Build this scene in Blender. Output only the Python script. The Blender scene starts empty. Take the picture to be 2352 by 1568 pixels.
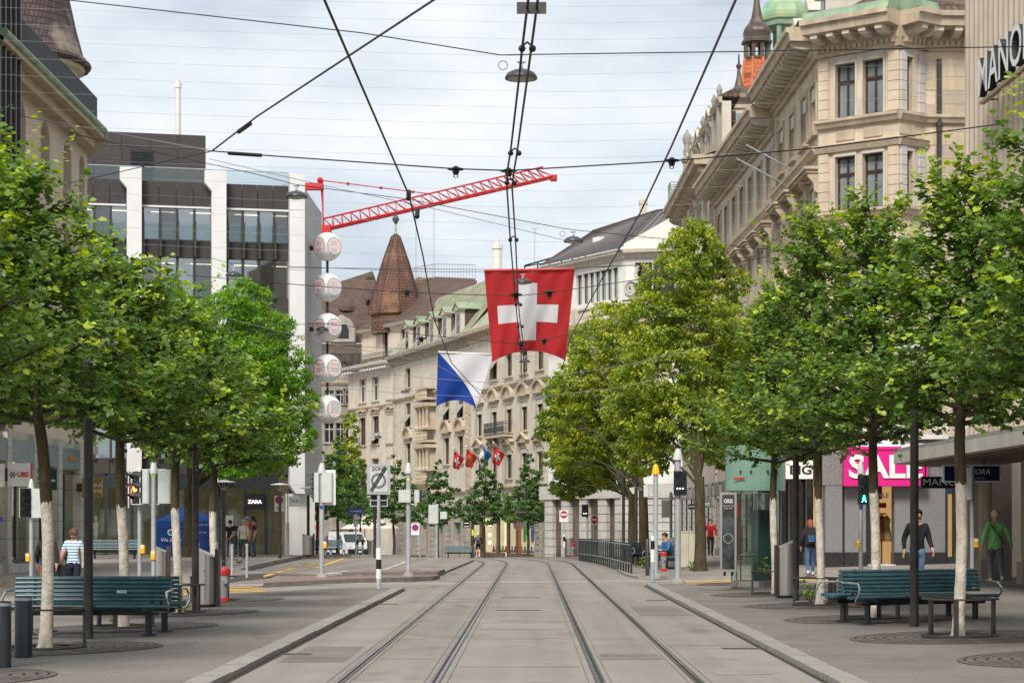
import bpy, bmesh, math, random
import numpy as np
from mathutils import Vector, Matrix
random.seed(7); rng = np.random.default_rng(11)
R = math.radians; PI = math.pi
scene = bpy.context.scene
C = scene.collection

# ------------------------------------------------------------------ camera
# photo units: 2352 x 1568; street vanishing point at (1219, 1206)
FP = 4573.0; U0 = 1219.0; V0 = 1206.0; CH = 1.65
cam = bpy.data.cameras.new('camera'); camo = bpy.data.objects.new('camera', cam); C.objects.link(camo)
camo.location = (0, 0, CH); camo.rotation_euler = (PI/2, 0, 0)
cam.lens = 70; cam.sensor_width = 36; cam.sensor_fit = 'HORIZONTAL'
cam.shift_x = -(U0-1176)/2352; cam.shift_y = (V0-784)/2352
cam.clip_start = 0.5; cam.clip_end = 3000
scene.camera = camo

# ------------------------------------------------------------------ light
SUN_EL, SUN_AZ = R(46), R(195)       # azimuth clockwise from +Y: behind the camera, a little left
w = bpy.data.worlds.new('World'); scene.world = w; w.use_nodes = True
nt = w.node_tree; N = nt.nodes; L = nt.links
N.clear()
out = N.new('ShaderNodeOutputWorld')
sky = N.new('ShaderNodeTexSky'); sky.sky_type = 'NISHITA'; sky.sun_disc = False
sky.sun_elevation = SUN_EL; sky.sun_rotation = SUN_AZ; sky.altitude = 400; sky.dust_density = 2.0
bg1 = N.new('ShaderNodeBackground'); bg1.inputs[1].default_value = 0.055
L.new(sky.outputs[0], bg1.inputs[0])
tc = N.new('ShaderNodeTexCoord'); mp = N.new('ShaderNodeMapping'); mp.inputs['Scale'].default_value = (4.0, 4.0, 11.0)
mp.inputs['Location'].default_value = (0.9, 0.35, 0.62)
n1 = N.new('ShaderNodeTexNoise'); n1.inputs['Scale'].default_value = 1.5; n1.inputs['Detail'].default_value = 7; n1.inputs['Roughness'].default_value = 0.55
L.new(tc.outputs['Generated'], mp.inputs[0]); L.new(mp.outputs[0], n1.inputs['Vector'])
cr = N.new('ShaderNodeValToRGB'); e = cr.color_ramp.elements
e[0].position = 0.33; e[0].color = (0.53, 0.59, 0.66, 1); e[1].position = 0.68; e[1].color = (0.90, 0.915, 0.925, 1)
x = e.new(0.5); x.color = (0.72, 0.765, 0.815, 1)
L.new(n1.outputs['Fac'], cr.inputs[0])
bg2 = N.new('ShaderNodeBackground'); bg2.inputs[1].default_value = 0.40
L.new(cr.outputs[0], bg2.inputs[0])
mx = N.new('ShaderNodeMixShader'); mx.inputs[0].default_value = 0.9
L.new(bg1.outputs[0], mx.inputs[1]); L.new(bg2.outputs[0], mx.inputs[2]); L.new(mx.outputs[0], out.inputs[0])
sl = bpy.data.lights.new('sun', 'SUN'); sl.energy = 1.5; sl.angle = R(18); sl.color = (1.0, 0.95, 0.88)
so = bpy.data.objects.new('sun', sl); C.objects.link(so)
sd = Vector((math.sin(SUN_AZ)*math.cos(SUN_EL), math.cos(SUN_AZ)*math.cos(SUN_EL), math.sin(SUN_EL)))
so.rotation_euler = sd.to_track_quat('Z', 'Y').to_euler(); so.location = (0, 0, 60)
vs = scene.view_settings; vs.view_transform = 'Standard'; vs.look = 'None'; vs.gamma = 1; vs.exposure = 1.55
vs.use_curve_mapping = False

# ------------------------------------------------------------------ pixel helpers
def gz(x, y):
    z = 0.0
    if y > 92:
        t = y-92
        z = -0.016*(t*t/32 if t < 16 else t-8)
    if x > 4.5: z += 0.03*(min(x, 15)-4.5)
    if x < -5 and y < 60: z -= 0.025*(min(-x, 16)-5)*min(1.0, (60-y)/6.0)
    return z
def PX(u, Y): return (u-U0)*Y/FP
def PZ(v, Y): return CH+(V0-v)*Y/FP
def P(u, v, Y): return Vector((PX(u, Y), Y, PZ(v, Y)))
def G(u, v, dz=0.0):
    Y = 60.0
    for _ in range(60):
        z = gz(PX(u, Y), Y)+dz
        Yn = (CH-z)*FP/max(v-V0, 4)
        Y = 0.5*Y+0.5*Yn
    return Vector((PX(u, Y), Y, gz(PX(u, Y), Y)+dz))

# ------------------------------------------------------------------ materials
MATS = {}
def lin(c):
    return tuple((x/12.92 if x <= 0.04045 else ((x+0.055)/1.055)**2.4) for x in c)
def mat(name, col, rough=0.75, metal=0.0, var=0.12, scale=2.0, bump=0.0, bscale=30.0, streak=0.0, emit=None, es=0.0, spec=0.4, col2=None, vscale=(1, 1, 1), alpha=1.0):
    if name in MATS: return MATS[name]
    m = bpy.data.materials.new(name); m.use_nodes = True; MATS[name] = m
    t = m.node_tree; n = t.nodes; l = t.links
    b = n['Principled BSDF']
    b.inputs['Roughness'].default_value = rough; b.inputs['Metallic'].default_value = metal
    b.inputs['Specular IOR Level'].default_value = spec
    if emit:
        b.inputs['Emission Color'].default_value = (*emit, 1); b.inputs['Emission Strength'].default_value = es
    geo = n.new('ShaderNodeNewGeometry')
    pos = geo.outputs['Position']
    if vscale != (1, 1, 1):
        vm = n.new('ShaderNodeMapping'); vm.inputs['Scale'].default_value = vscale; l.new(pos, vm.inputs[0]); pos = vm.outputs[0]
    if var > 0 or col2:
        nz = n.new('ShaderNodeTexNoise'); nz.inputs['Scale'].default_value = scale; nz.inputs['Detail'].default_value = 6; nz.inputs['Roughness'].default_value = 0.62
        l.new(pos, nz.inputs['Vector'])
        r = n.new('ShaderNodeValToRGB'); l.new(nz.outputs['Fac'], r.inputs[0])
        a = tuple(max(0, c*(1-var)) for c in col); d = col2 if col2 else tuple(min(1, c*(1+var)) for c in col)
        r.color_ramp.elements[0].position = 0.32; r.color_ramp.elements[1].position = 0.68
        r.color_ramp.elements[0].color = (*a, 1); r.color_ramp.elements[1].color = (*d, 1)
        src = r.outputs[0]
        if streak > 0:
            sm = n.new('ShaderNodeMapping'); sm.inputs['Scale'].default_value = (2.2, 2.2, 0.16); l.new(geo.outputs['Position'], sm.inputs[0])
            ns = n.new('ShaderNodeTexNoise'); ns.inputs['Scale'].default_value = 1.4; ns.inputs['Detail'].default_value = 8; ns.inputs['Roughness'].default_value = 0.7
            l.new(sm.outputs[0], ns.inputs['Vector'])
            rr = n.new('ShaderNodeMapRange'); rr.inputs['From Min'].default_value = 0.35; rr.inputs['From Max'].default_value = 0.75
            rr.inputs['To Min'].default_value = 1.0; rr.inputs['To Max'].default_value = 1.0-streak
            l.new(ns.outputs['Fac'], rr.inputs['Value'])
            mu = n.new('ShaderNodeMixRGB'); mu.blend_type = 'MULTIPLY'; mu.inputs[0].default_value = 1
            l.new(src, mu.inputs[1]); l.new(rr.outputs[0], mu.inputs[2]); src = mu.outputs[0]
        l.new(src, b.inputs['Base Color'])
    else:
        b.inputs['Base Color'].default_value = (*col, 1)
    if bump > 0:
        nb = n.new('ShaderNodeTexNoise'); nb.inputs['Scale'].default_value = bscale; nb.inputs['Detail'].default_value = 5
        l.new(geo.outputs['Position'], nb.inputs['Vector'])
        bp = n.new('ShaderNodeBump'); bp.inputs['Strength'].default_value = bump; bp.inputs['Distance'].default_value = 0.02
        l.new(nb.outputs['Fac'], bp.inputs['Height']); l.new(bp.outputs[0], b.inputs['Normal'])
    if alpha < 1: b.inputs['Alpha'].default_value = alpha
    return m
def tiles(name, c1, c2, c3, row=0.25, wid=0.2, stand=False):
    """roof tiles: rows follow world height, with per-tile colour"""
    m = bpy.data.materials.new(name); m.use_nodes = True; MATS[name] = m
    t = m.node_tree; n = t.nodes; l = t.links; b = n['Principled BSDF']; b.inputs['Roughness'].default_value = 0.8
    geo = n.new('ShaderNodeNewGeometry'); sp = n.new('ShaderNodeSeparateXYZ'); l.new(geo.outputs['Position'], sp.inputs[0])
    ad = n.new('ShaderNodeMath'); ad.operation = 'ADD'; l.new(sp.outputs[0], ad.inputs[0]); l.new(sp.outputs[1], ad.inputs[1])
    cb = n.new('ShaderNodeCombineXYZ'); l.new(ad.outputs[0], cb.inputs[0]); l.new(sp.outputs[2], cb.inputs[1])
    bt = n.new('ShaderNodeTexBrick'); l.new(cb.outputs[0], bt.inputs['Vector'])
    bt.inputs['Scale'].default_value = 1.0; bt.inputs['Brick Width'].default_value = wid; bt.inputs['Row Height'].default_value = row
    bt.inputs['Mortar Size'].default_value = row*0.09; bt.inputs['Bias'].default_value = 0.1
    bt.inputs['Color1'].default_value = (*c1, 1); bt.inputs['Color2'].default_value = (*c2, 1); bt.inputs['Mortar'].default_value = tuple(0.35*x for x in c1)+(1,)
    nz = n.new('ShaderNodeTexNoise'); nz.inputs['Scale'].default_value = 0.55; nz.inputs['Detail'].default_value = 6; l.new(geo.outputs['Position'], nz.inputs['Vector'])
    rp = n.new('ShaderNodeMapRange'); rp.inputs['From Min'].default_value = 0.55; rp.inputs['From Max'].default_value = 0.78; l.new(nz.outputs['Fac'], rp.inputs['Value'])
    mi = n.new('ShaderNodeMixRGB'); l.new(rp.outputs[0], mi.inputs[0]); l.new(bt.outputs['Color'], mi.inputs[1])
    mu = n.new('ShaderNodeMixRGB'); mu.blend_type = 'MULTIPLY'; mu.inputs[0].default_value = 0.75; mu.inputs[1].default_value = (*c3, 1)
    l.new(bt.outputs['Color'], mu.inputs[2]); mi.inputs[2].default_value = (*c3, 1)
    l.new(mi.outputs[0], b.inputs['Base Color'])
    bp = n.new('ShaderNodeBump'); bp.inputs['Strength'].default_value = 0.8; bp.inputs['Distance'].default_value = 0.03
    l.new(bt.outputs['Fac'], bp.inputs['Height']); bp.invert = True; l.new(bp.outputs[0], b.inputs['Normal'])
    return m
def leafmat(name, c1, c2, c3, trans=0.3):
    m = bpy.data.materials.new(name); m.use_nodes = True; MATS[name] = m
    t = m.node_tree; n = t.nodes; l = t.links; b = n['Principled BSDF']
    at = n.new('ShaderNodeAttribute'); at.attribute_name = 'tone'
    r = n.new('ShaderNodeValToRGB'); l.new(at.outputs['Fac'], r.inputs[0])
    r.color_ramp.elements[0].color = (*c1, 1); r.color_ramp.elements[1].color = (*c3, 1)
    k = r.color_ramp.elements.new(0.55); k.color = (*c2, 1)
    l.new(r.outputs[0], b.inputs['Base Color']); b.inputs['Roughness'].default_value = 0.40; b.inputs['Specular IOR Level'].default_value = 0.45
    tr = n.new('ShaderNodeBsdfTranslucent'); hs = n.new('ShaderNodeHueSaturation'); hs.inputs['Saturation'].default_value = 1.15; hs.inputs['Value'].default_value = 1.6; hs.inputs['Hue'].default_value = 0.485
    l.new(r.outputs[0], hs.inputs['Color']); l.new(hs.outputs[0], tr.inputs[0])
    ms = n.new('ShaderNodeMixShader'); ms.inputs[0].default_value = trans
    l.new(b.outputs[0], ms.inputs[1]); l.new(tr.outputs[0], ms.inputs[2]); l.new(ms.outputs[0], n['Material Output'].inputs[0])
    return m
def glassmat(name, col, rough=0.03, trans=True, mixf=0.5, ior=1.5):
    m = bpy.data.materials.new(name); m.use_nodes = True; MATS[name] = m
    t = m.node_tree; n = t.nodes; l = t.links; n.remove(n['Principled BSDF'])
    g = n.new('ShaderNodeBsdfGlossy'); g.inputs['Roughness'].default_value = rough; g.inputs['Color'].default_value = (0.9, 0.95, 0.95, 1)
    tr = n.new('ShaderNodeBsdfTransparent'); tr.inputs[0].default_value = (*col, 1)
    fr = n.new('ShaderNodeLayerWeight'); pw = n.new('ShaderNodeMath'); pw.operation = 'POWER'; pw.inputs[1].default_value = 4.0; l.new(fr.outputs['Facing'], pw.inputs[0])
    ma = n.new('ShaderNodeMath'); ma.operation = 'MULTIPLY_ADD'; ma.inputs[1].default_value = ior-1.0; ma.inputs[2].default_value = mixf; l.new(pw.outputs[0], ma.inputs[0])
    ms = n.new('ShaderNodeMixShader'); l.new(ma.outputs[0], ms.inputs[0]); l.new(tr.outputs[0], ms.inputs[1]); l.new(g.outputs[0], ms.inputs[2])
    l.new(ms.outputs[0], n['Material Output'].inputs[0])
    return m

def asphalt_mat(name, col, along=True):
    m = mat(name, col, 0.85, var=0.10, scale=0.45, bump=0.45, bscale=90); t = m.node_tree; n = t.nodes; l = t.links; b = n['Principled BSDF']
    src = b.inputs['Base Color'].links[0].from_socket; geo = n.new('ShaderNodeNewGeometry')
    for sc, s_, a0, a1, lo in (((1.6, 0.05, 1) if along else (0.5, 0.5, 1), 1.0, 0.42, 0.70, 0.80), ((0.7, 0.35, 1), 1.3, 0.57, 0.70, 0.74), ((1, 1, 1), 42.0, 0.58, 0.74, 0.62)):
        mp_ = n.new('ShaderNodeMapping'); mp_.inputs['Scale'].default_value = sc; l.new(geo.outputs['Position'], mp_.inputs[0])
        z = n.new('ShaderNodeTexNoise'); z.inputs['Scale'].default_value = s_; z.inputs['Detail'].default_value = 6; l.new(mp_.outputs[0], z.inputs['Vector'])
        r = n.new('ShaderNodeMapRange'); r.inputs['From Min'].default_value = a0; r.inputs['From Max'].default_value = a1; r.inputs['To Min'].default_value = 1.0; r.inputs['To Max'].default_value = lo; l.new(z.outputs['Fac'], r.inputs['Value'])
        mu = n.new('ShaderNodeMixRGB'); mu.blend_type = 'MULTIPLY'; mu.inputs[0].default_value = 1; l.new(src, mu.inputs[1]); l.new(r.outputs[0], mu.inputs[2]); src = mu.outputs[0]
    l.new(src, b.inputs['Base Color']); return m
asphalt = asphalt_mat('asphalt', (0.272, 0.245, 0.216))
pave_m = asphalt_mat('pavement asphalt', (0.20, 0.178, 0.158), False)
plaza_m = asphalt_mat('plaza asphalt', (0.26, 0.225, 0.20), False)
granite = mat('granite kerb', (0.27, 0.252, 0.222), 0.75, var=0.16, scale=3.0, bump=0.2, bscale=60)
granite_d = mat('dark granite kerb', (0.17, 0.155, 0.14), 0.8, var=0.25, scale=4.0, bump=0.3, bscale=50)
concrete_w = mat('white concrete', (0.66, 0.655, 0.64), 0.8, var=0.05, scale=0.8, bump=0.1)
darkpanel = mat('dark granite panel', (0.045, 0.038, 0.036), 0.5, var=0.25, scale=8, bump=0.15, bscale=80)
sand = mat('sandstone', (0.60, 0.495, 0.375), 0.85, var=0.13, scale=0.9, bump=0.25, bscale=25, streak=0.25)
sand_l = mat('pale sandstone', (0.585, 0.53, 0.44), 0.85, var=0.10, scale=0.8, bump=0.2, bscale=25, streak=0.30)
sand_t = mat('sandstone trim', (0.51, 0.42, 0.305), 0.85, var=0.16, scale=1.6, bump=0.2, bscale=25, streak=0.35)
sand_g = mat('grey weathered stone', (0.36, 0.325, 0.275), 0.9, var=0.22, scale=1.3, bump=0.35, bscale=18, streak=0.45)
cream = mat('cream render', (0.62, 0.53, 0.42), 0.9, var=0.07, scale=0.7, bump=0.1, streak=0.15)
white_r = mat('white render', (0.70, 0.69, 0.64), 0.85, var=0.06, scale=0.8, streak=0.15)
stone_w = mat('light grey stone', (0.50, 0.475, 0.43), 0.85, var=0.12, scale=2.0, bump=0.25, bscale=30, streak=0.2)
copper = mat('green copper', (0.20, 0.34, 0.25), 0.6, var=0.3, scale=1.5, streak=0.3, col2=(0.36, 0.47, 0.30))
copper_y = mat('pale copper roof', (0.33, 0.345, 0.24), 0.6, var=0.2, scale=1.2, streak=0.35, col2=(0.43, 0.44, 0.31))
bronze = mat('bronze sheet', (0.11, 0.085, 0.065), 0.45, metal=0.4, var=0.3, scale=1.5, streak=0.3)
steelroof = mat('standing seam roof', (0.155, 0.135, 0.128), 0.5, metal=0.3, var=0.1, scale=1.0)
tile_br = tiles('brown roof tiles', (0.085, 0.055, 0.043), (0.135, 0.08, 0.058), (0.17, 0.115, 0.07), 0.26, 0.24)
tile_or = tiles('orange roof tiles', (0.60, 0.17, 0.06), (0.48, 0.12, 0.05), (0.50, 0.14, 0.06), 0.24, 0.22)
tile_tu = tiles('turret roof tiles', (0.115, 0.058, 0.04), (0.17, 0.08, 0.047), (0.24, 0.13, 0.06), 0.28, 0.26)
tile_sc = tiles('scalloped slates', (0.05, 0.035, 0.035), (0.10, 0.06, 0.055), (0.45, 0.38, 0.28), 0.26, 0.24)
wood_d = mat('dark brown window wood', (0.055, 0.028, 0.022), 0.5, var=0.2, scale=6)
wood_w = mat('white window wood', (0.60, 0.58, 0.52), 0.5, var=0.1, scale=6)
blind_m = mat('brown roller blind', (0.10, 0.065, 0.055), 0.7, var=0.25, scale=3, vscale=(1, 1, 12))
blind_w = mat('pale blind box', (0.55, 0.52, 0.46), 0.7, var=0.1, scale=2)
glass = mat('window glass', (0.018, 0.022, 0.024), 0.04, spec=0.7, var=0.5, scale=0.5)
glass_b = mat('reflecting window glass', (0.24, 0.29, 0.29), 0.05, spec=1.0, var=0.3, scale=0.6, metal=0.2)
curtain = mat('pale curtain', (0.42, 0.43, 0.40), 0.9, var=0.25, scale=2, vscale=(6, 6, 0.4))
iron = mat('black iron', (0.03, 0.03, 0.032), 0.5, var=0.3, scale=5)
anth = mat('anthracite paint', (0.022, 0.028, 0.031), 0.42, var=0.25, scale=4, bump=0.05)
pole_d = mat('dark brown steel', (0.060, 0.055, 0.052), 0.42, metal=0.4, var=0.3, scale=5)
galv = mat('galvanised steel', (0.40, 0.425, 0.44), 0.5, metal=0.35, var=0.12, scale=4)
grey_box = mat('pale grey housing', (0.50, 0.53, 0.50), 0.5, var=0.08, scale=3)
black_p = mat('black plastic', (0.014, 0.014, 0.016), 0.35, var=0.2, scale=5)
stainless = mat('brushed stainless', (0.52, 0.49, 0.45), 0.28, metal=0.9, var=0.10, scale=6, vscale=(1, 1, 0.05))
chrome = mat('bright steel', (0.60, 0.60, 0.60), 0.2, metal=0.95, var=0.05)
rail_m = mat('rail steel', (0.42, 0.44, 0.45), 0.2, metal=0.9, var=0.15, scale=3)
rail_g = mat('rail groove', (0.025, 0.022, 0.02), 0.7, var=0.3, scale=5)
teal = mat('teal painted wood', (0.036, 0.100, 0.122), 0.36, var=0.4, scale=5, bump=0.08, bscale=60, vscale=(0.6, 3, 3))
bark = mat('bark', (0.045, 0.033, 0.022), 0.9, var=0.35, scale=9, bump=0.8, bscale=22, col2=(0.085, 0.066, 0.026), vscale=(1, 1, 0.3))
bark_w = mat('limewashed bark', (0.54, 0.48, 0.40), 0.9, var=0.3, scale=9, bump=0.9, bscale=20, vscale=(1,1,0.6))
white_p = mat('white paint', (0.72, 0.72, 0.70), 0.5, var=0.05)
mark_w = mat('white road marking', (0.60, 0.58, 0.54), 0.8, var=0.18, scale=6)
mark_y = mat('yellow road marking', (0.66, 0.40, 0.06), 0.8, var=0.20, scale=5)
red_p = mat('red paint', (0.48, 0.025, 0.022), 0.45, var=0.12)
yellow_p = mat('yellow plastic', (0.80, 0.42, 0.01), 0.4, var=0.08)
blue_p = mat('blue enamel', (0.03, 0.06, 0.30), 0.35, var=0.08)
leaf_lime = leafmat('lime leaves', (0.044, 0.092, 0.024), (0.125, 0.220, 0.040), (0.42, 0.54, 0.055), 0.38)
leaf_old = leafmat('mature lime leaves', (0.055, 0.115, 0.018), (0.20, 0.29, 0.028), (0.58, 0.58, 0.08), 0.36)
leaf_loc = leafmat('robinia leaves', (0.060, 0.145, 0.016), (0.155, 0.33, 0.024), (0.30, 0.50, 0.045), 0.40)
leaf_horn = leafmat('hornbeam leaves', (0.034, 0.080, 0.024), (0.085, 0.175, 0.04), (0.18, 0.30, 0.06), 0.32)

# ------------------------------------------------------------------ mesh builder
class MB:
    def __init__(s): s.v = []; s.f = []; s.m = []
    def add(s, vs, fs, m=0):
        o = len(s.v); s.v += [tuple(p) for p in vs]; s.f += [tuple(i+o for i in f) for f in fs]; s.m += [m]*len(fs); return s
    def box(s, x0, x1, y0, y1, z0, z1, m=0):
        return s.add([(x0,y0,z0),(x1,y0,z0),(x1,y1,z0),(x0,y1,z0),(x0,y0,z1),(x1,y0,z1),(x1,y1,z1),(x0,y1,z1)],
                     [(0,3,2,1),(4,5,6,7),(0,1,5,4),(1,2,6,5),(2,3,7,6),(3,0,4,7)], m)
    def bbox(s, x0, x1, y0, y1, z0, z1, b=0.02, m=0):
        """box with its eight edges in the xy-outline cut (a bevelled slab)"""
        p = [(x0+b,y0),(x1-b,y0),(x1,y0+b),(x1,y1-b),(x1-b,y1),(x0+b,y1),(x0,y1-b),(x0,y0+b)]
        return s.prism(p, z0, z1, m)
    def prism(s, p, z0, z1, m=0):
        n = len(p)
        return s.add([(a,b,z0) for a,b in p]+[(a,b,z1) for a,b in p],
                     [tuple(range(n-1,-1,-1)), tuple(range(n,2*n))]+[(i,(i+1)%n,n+(i+1)%n,n+i) for i in range(n)], m)
    def xprism(s, p, y0, y1, m=0):
        """outline in x,z extruded along y"""
        n = len(p)
        return s.add([(a,y0,b) for a,b in p]+[(a,y1,b) for a,b in p],
                     [tuple(range(n)), tuple(range(2*n-1,n-1,-1))]+[(i,n+i,n+(i+1)%n,(i+1)%n) for i in range(n)], m)
    def yprof(s, p, x0, x1, m=0):
        """outline in y,z extruded along x"""
        n = len(p)
        return s.add([(x0,a,b) for a,b in p]+[(x1,a,b) for a,b in p],
                     [tuple(range(n)), tuple(range(2*n-1,n-1,-1))]+[(i,n+i,n+(i+1)%n,(i+1)%n) for i in range(n)], m)
    def cyl(s, a, b, r0, r1=None, n=10, m=0, caps=True):
        a = Vector(a); b = Vector(b); r1 = r0 if r1 is None else r1
        d = (b-a)
        if d.length < 1e-6: return s
        d.normalize(); t = Vector((0,0,1)) if abs(d.z) < 0.9 else Vector((1,0,0))
        p = d.cross(t).normalized(); q = d.cross(p)
        vs = []
        for c, r in ((a,r0),(b,r1)):
            for i in range(n):
                k = 2*PI*i/n; vs.append(c+(p*math.cos(k)+q*math.sin(k))*r)
        fs = [(i,n+i,n+(i+1)%n,(i+1)%n) for i in range(n)]
        if caps: fs += [tuple(range(n)), tuple(range(2*n-1,n-1,-1))]
        return s.add(vs, fs, m)
    def tube(s, pts, r, n=6, m=0, closed=False):
        pts = [Vector(p) for p in pts]; k = len(pts); vs = []
        rr = r if isinstance(r, (list, tuple)) else [r]*k
        ref = None
        for i, p in enumerate(pts):
            if closed: d = pts[(i+1)%k]-pts[i-1]
            else: d = pts[min(i+1,k-1)]-pts[max(i-1,0)]
            d.normalize()
            if ref is None:
                t = Vector((0,0,1)) if abs(d.z) < 0.9 else Vector((1,0,0)); a = d.cross(t).normalized()
            else:
                a = (ref-d*ref.dot(d)).normalized()
            ref = a; b = d.cross(a)
            for j in range(n):
                q = 2*PI*j/n; vs.append(p+(a*math.cos(q)+b*math.sin(q))*rr[i])
        fs = []
        for i in range(k if closed else k-1):
            o = i*n; o2 = ((i+1)%k)*n
            fs += [(o+j,o2+j,o2+(j+1)%n,o+(j+1)%n) for j in range(n)]
        if not closed: fs += [tuple(range(n)), tuple(range(k*n-1,(k-1)*n-1,-1))]
        return s.add(vs, fs, m)
    def lathe(s, prof, n=12, c=(0,0,0), m=0, a0=0.0):
        vs = []
        for r, z in prof:
            for i in range(n):
                k = a0+2*PI*i/n; vs.append((c[0]+r*math.cos(k), c[1]+r*math.sin(k), c[2]+z))
        fs = []
        for j in range(len(prof)-1):
            fs += [(j*n+i,j*n+(i+1)%n,(j+1)*n+(i+1)%n,(j+1)*n+i) for i in range(n)]
        fs += [tuple(range(n-1,-1,-1)), tuple(range((len(prof)-1)*n,len(prof)*n))]
        return s.add(vs, fs, m)
    def ball(s, c, r, n=12, k=8, m=0, sz=1.0):
        return s.lathe([(max(1e-4, r*math.sin(PI*i/k)), -r*sz*math.cos(PI*i/k)) for i in range(k+1)], n, c, m)
    def ring(s, c, r0, r1, z0, z1, n=32, a0=0, a1=2*PI, m=0):
        full = abs(a1-a0-2*PI) < 1e-4; k = n if full else n+1; vs = []
        for r, z in ((r0,z0),(r1,z0),(r1,z1),(r0,z1)):
            for i in range(k):
                a = a0+(a1-a0)*i/n; vs.append((c[0]+r*math.cos(a), c[1]+r*math.sin(a), c[2]+z))
        fs = []
        for q in range(4):
            o, o2 = q*k, ((q+1)%4)*k
            for i in range(n):
                j = (i+1)%k; fs.append((o+i,o2+i,o2+j,o+j))
        if not full: fs += [(0,k,2*k,3*k),(k-1,4*k-1,3*k-1,2*k-1)]
        return s.add(vs, fs, m)
    def mesh(s, name, mats, smooth=False):
        me = bpy.data.meshes.new(name)
        me.from_pydata(s.v, [], s.f)
        ms = mats if isinstance(mats, (list, tuple)) else [mats]
        for q in ms: me.materials.append(q)
        if len(ms) > 1: me.polygons.foreach_set('material_index', s.m)
        if smooth:
            me.polygons.foreach_set('use_smooth', [True]*len(me.polygons))
            try: me.set_sharp_from_angle(angle=R(38))
            except Exception: pass
        me.update()
        return me
    def obj(s, name, mats, parent=None, loc=(0,0,0), rz=0.0, smooth=False):
        return put(name, s.mesh(name, mats, smooth), parent, loc, rz)
def put(name, me, parent=None, loc=(0,0,0), rz=0.0):
    o = bpy.data.objects.new(name, me); C.objects.link(o); o.location = loc; o.rotation_euler = (0,0,rz)
    if parent is not None: o.parent = parent
    return o
def tag(o, label=None, cat=None, group=None, kind=None):
    if label: o['label'] = label
    if cat: o['category'] = cat
    if group: o['group'] = group
    if kind: o['kind'] = kind
    return o
def thing(name, label, cat, loc=(0,0,0), rz=0.0, group=None):
    o = bpy.data.objects.new(name, None); C.objects.link(o); o.location = loc; o.rotation_euler = (0,0,rz); o.empty_display_size = 0.3
    return tag(o, label, cat, group)
def copy_tree(o, parent=None):
    c = o.copy(); C.objects.link(c)
    if parent is not None: c.parent = parent
    for ch in o.children: copy_tree(ch, c)
    return c
def text_mesh(body, size, m, extrude=0.005, offset=0.0, align='CENTER', shear=0.0, sx=1.0):
    cu = bpy.data.curves.new('lettering', 'FONT'); cu.body = body; cu.size = size; cu.extrude = extrude; cu.offset = offset
    cu.align_x = align; cu.align_y = 'CENTER'; cu.shear = shear; cu.resolution_u = 3
    o = bpy.data.objects.new('lettering', cu); C.objects.link(o)
    dg = bpy.context.evaluated_depsgraph_get()
    me = bpy.data.meshes.new_from_object(o.evaluated_get(dg)); me.name = 'lettering'
    bpy.data.objects.remove(o); bpy.data.curves.remove(cu)
    # stand upright: x right, z up, facing -y
    me.transform(Matrix.Rotation(PI/2, 4, 'X') @ Matrix.Diagonal((sx, 1, 1, 1)))
    me.materials.clear(); me.materials.append(m)
    return me
def lettering(body, size, m, parent, loc, rz=0.0, **k):
    return put('lettering', text_mesh(body, size, m, **k), parent, loc, rz)

# ------------------------------------------------------------------ facade frame
class Fac:
    """p0 -> p1 runs left to right as seen from outside; local -y is outwards"""
    def __init__(s, root, p0, p1):
        s.root = root; s.p0 = Vector(p0); d = Vector(p1)-s.p0; s.L = d.length; s.th = math.atan2(d.y, d.x)
    def xu(s, u):
        """distance along the facade where photo column u falls"""
        k = (u-U0)/FP; c, q = math.cos(s.th), math.sin(s.th)
        return (k*s.p0.y-s.p0.x)/(c-k*q)
    def w(s, x, y=0.0):
        c, q = math.cos(s.th), math.sin(s.th)
        return s.p0.x+c*x-q*y, s.p0.y+q*x+c*y
    def zv(s, v, x, y=0.0): return PZ(v, s.w(x, y)[1])
    def put(s, name, me, x=0.0, y=0.0, z=0.0, parent=None):
        if parent is not None: return put(name, me, parent, (x, y, z))
        a, b = s.w(x, y); r = s.root.location
        return put(name, me, s.root, (a-r.x, b-r.y, z-r.z), s.th)
def wall_mesh(x0, x1, z0, z1, holes, depth, mats, back=False):
    """wall sheet at y=0 with rectangular openings (xa,xb,za,zb) and reveals of the given depth"""
    holes = [h for h in holes if h[0] > x0 and h[1] < x1]
    xs = sorted({x0, x1, *[h[0] for h in holes], *[h[1] for h in holes]})
    zs = sorted({z0, z1, *[max(z0, h[2]) for h in holes], *[min(z1, h[3]) for h in holes]})
    b = MB()
    for i in range(len(xs)-1):
        for j in range(len(zs)-1):
            cx, cz = (xs[i]+xs[i+1])/2, (zs[j]+zs[j+1])/2
            if any(h[0] < cx < h[1] and h[2] < cz < h[3] for h in holes): continue
            b.add([(xs[i],0,zs[j]),(xs[i+1],0,zs[j]),(xs[i+1],0,zs[j+1]),(xs[i],0,zs[j+1])], [(0,1,2,3)])
    for xa, xb, za, zb in holes:
        b.add([(xa,0,za),(xb,0,za),(xb,0,zb),(xa,0,zb),(xa,depth,za),(xb,depth,za),(xb,depth,zb),(xa,depth,zb)],
              [(0,4,5,1),(1,5,6,2),(2,6,7,3),(3,7,4,0)])
    t = 0.45
    b.add([(x0,0,z0),(x0,0,z1),(x0,t,z1),(x0,t,z0)], [(0,1,2,3)]); b.add([(x1,0,z0),(x1,0,z1),(x1,t,z1),(x1,t,z0)], [(3,2,1,0)])
    b.add([(x0,0,z1),(x1,0,z1),(x1,t,z1),(x0,t,z1)], [(0,1,2,3)])
    return b.mesh('wall', mats)
_wc = {}
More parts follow.
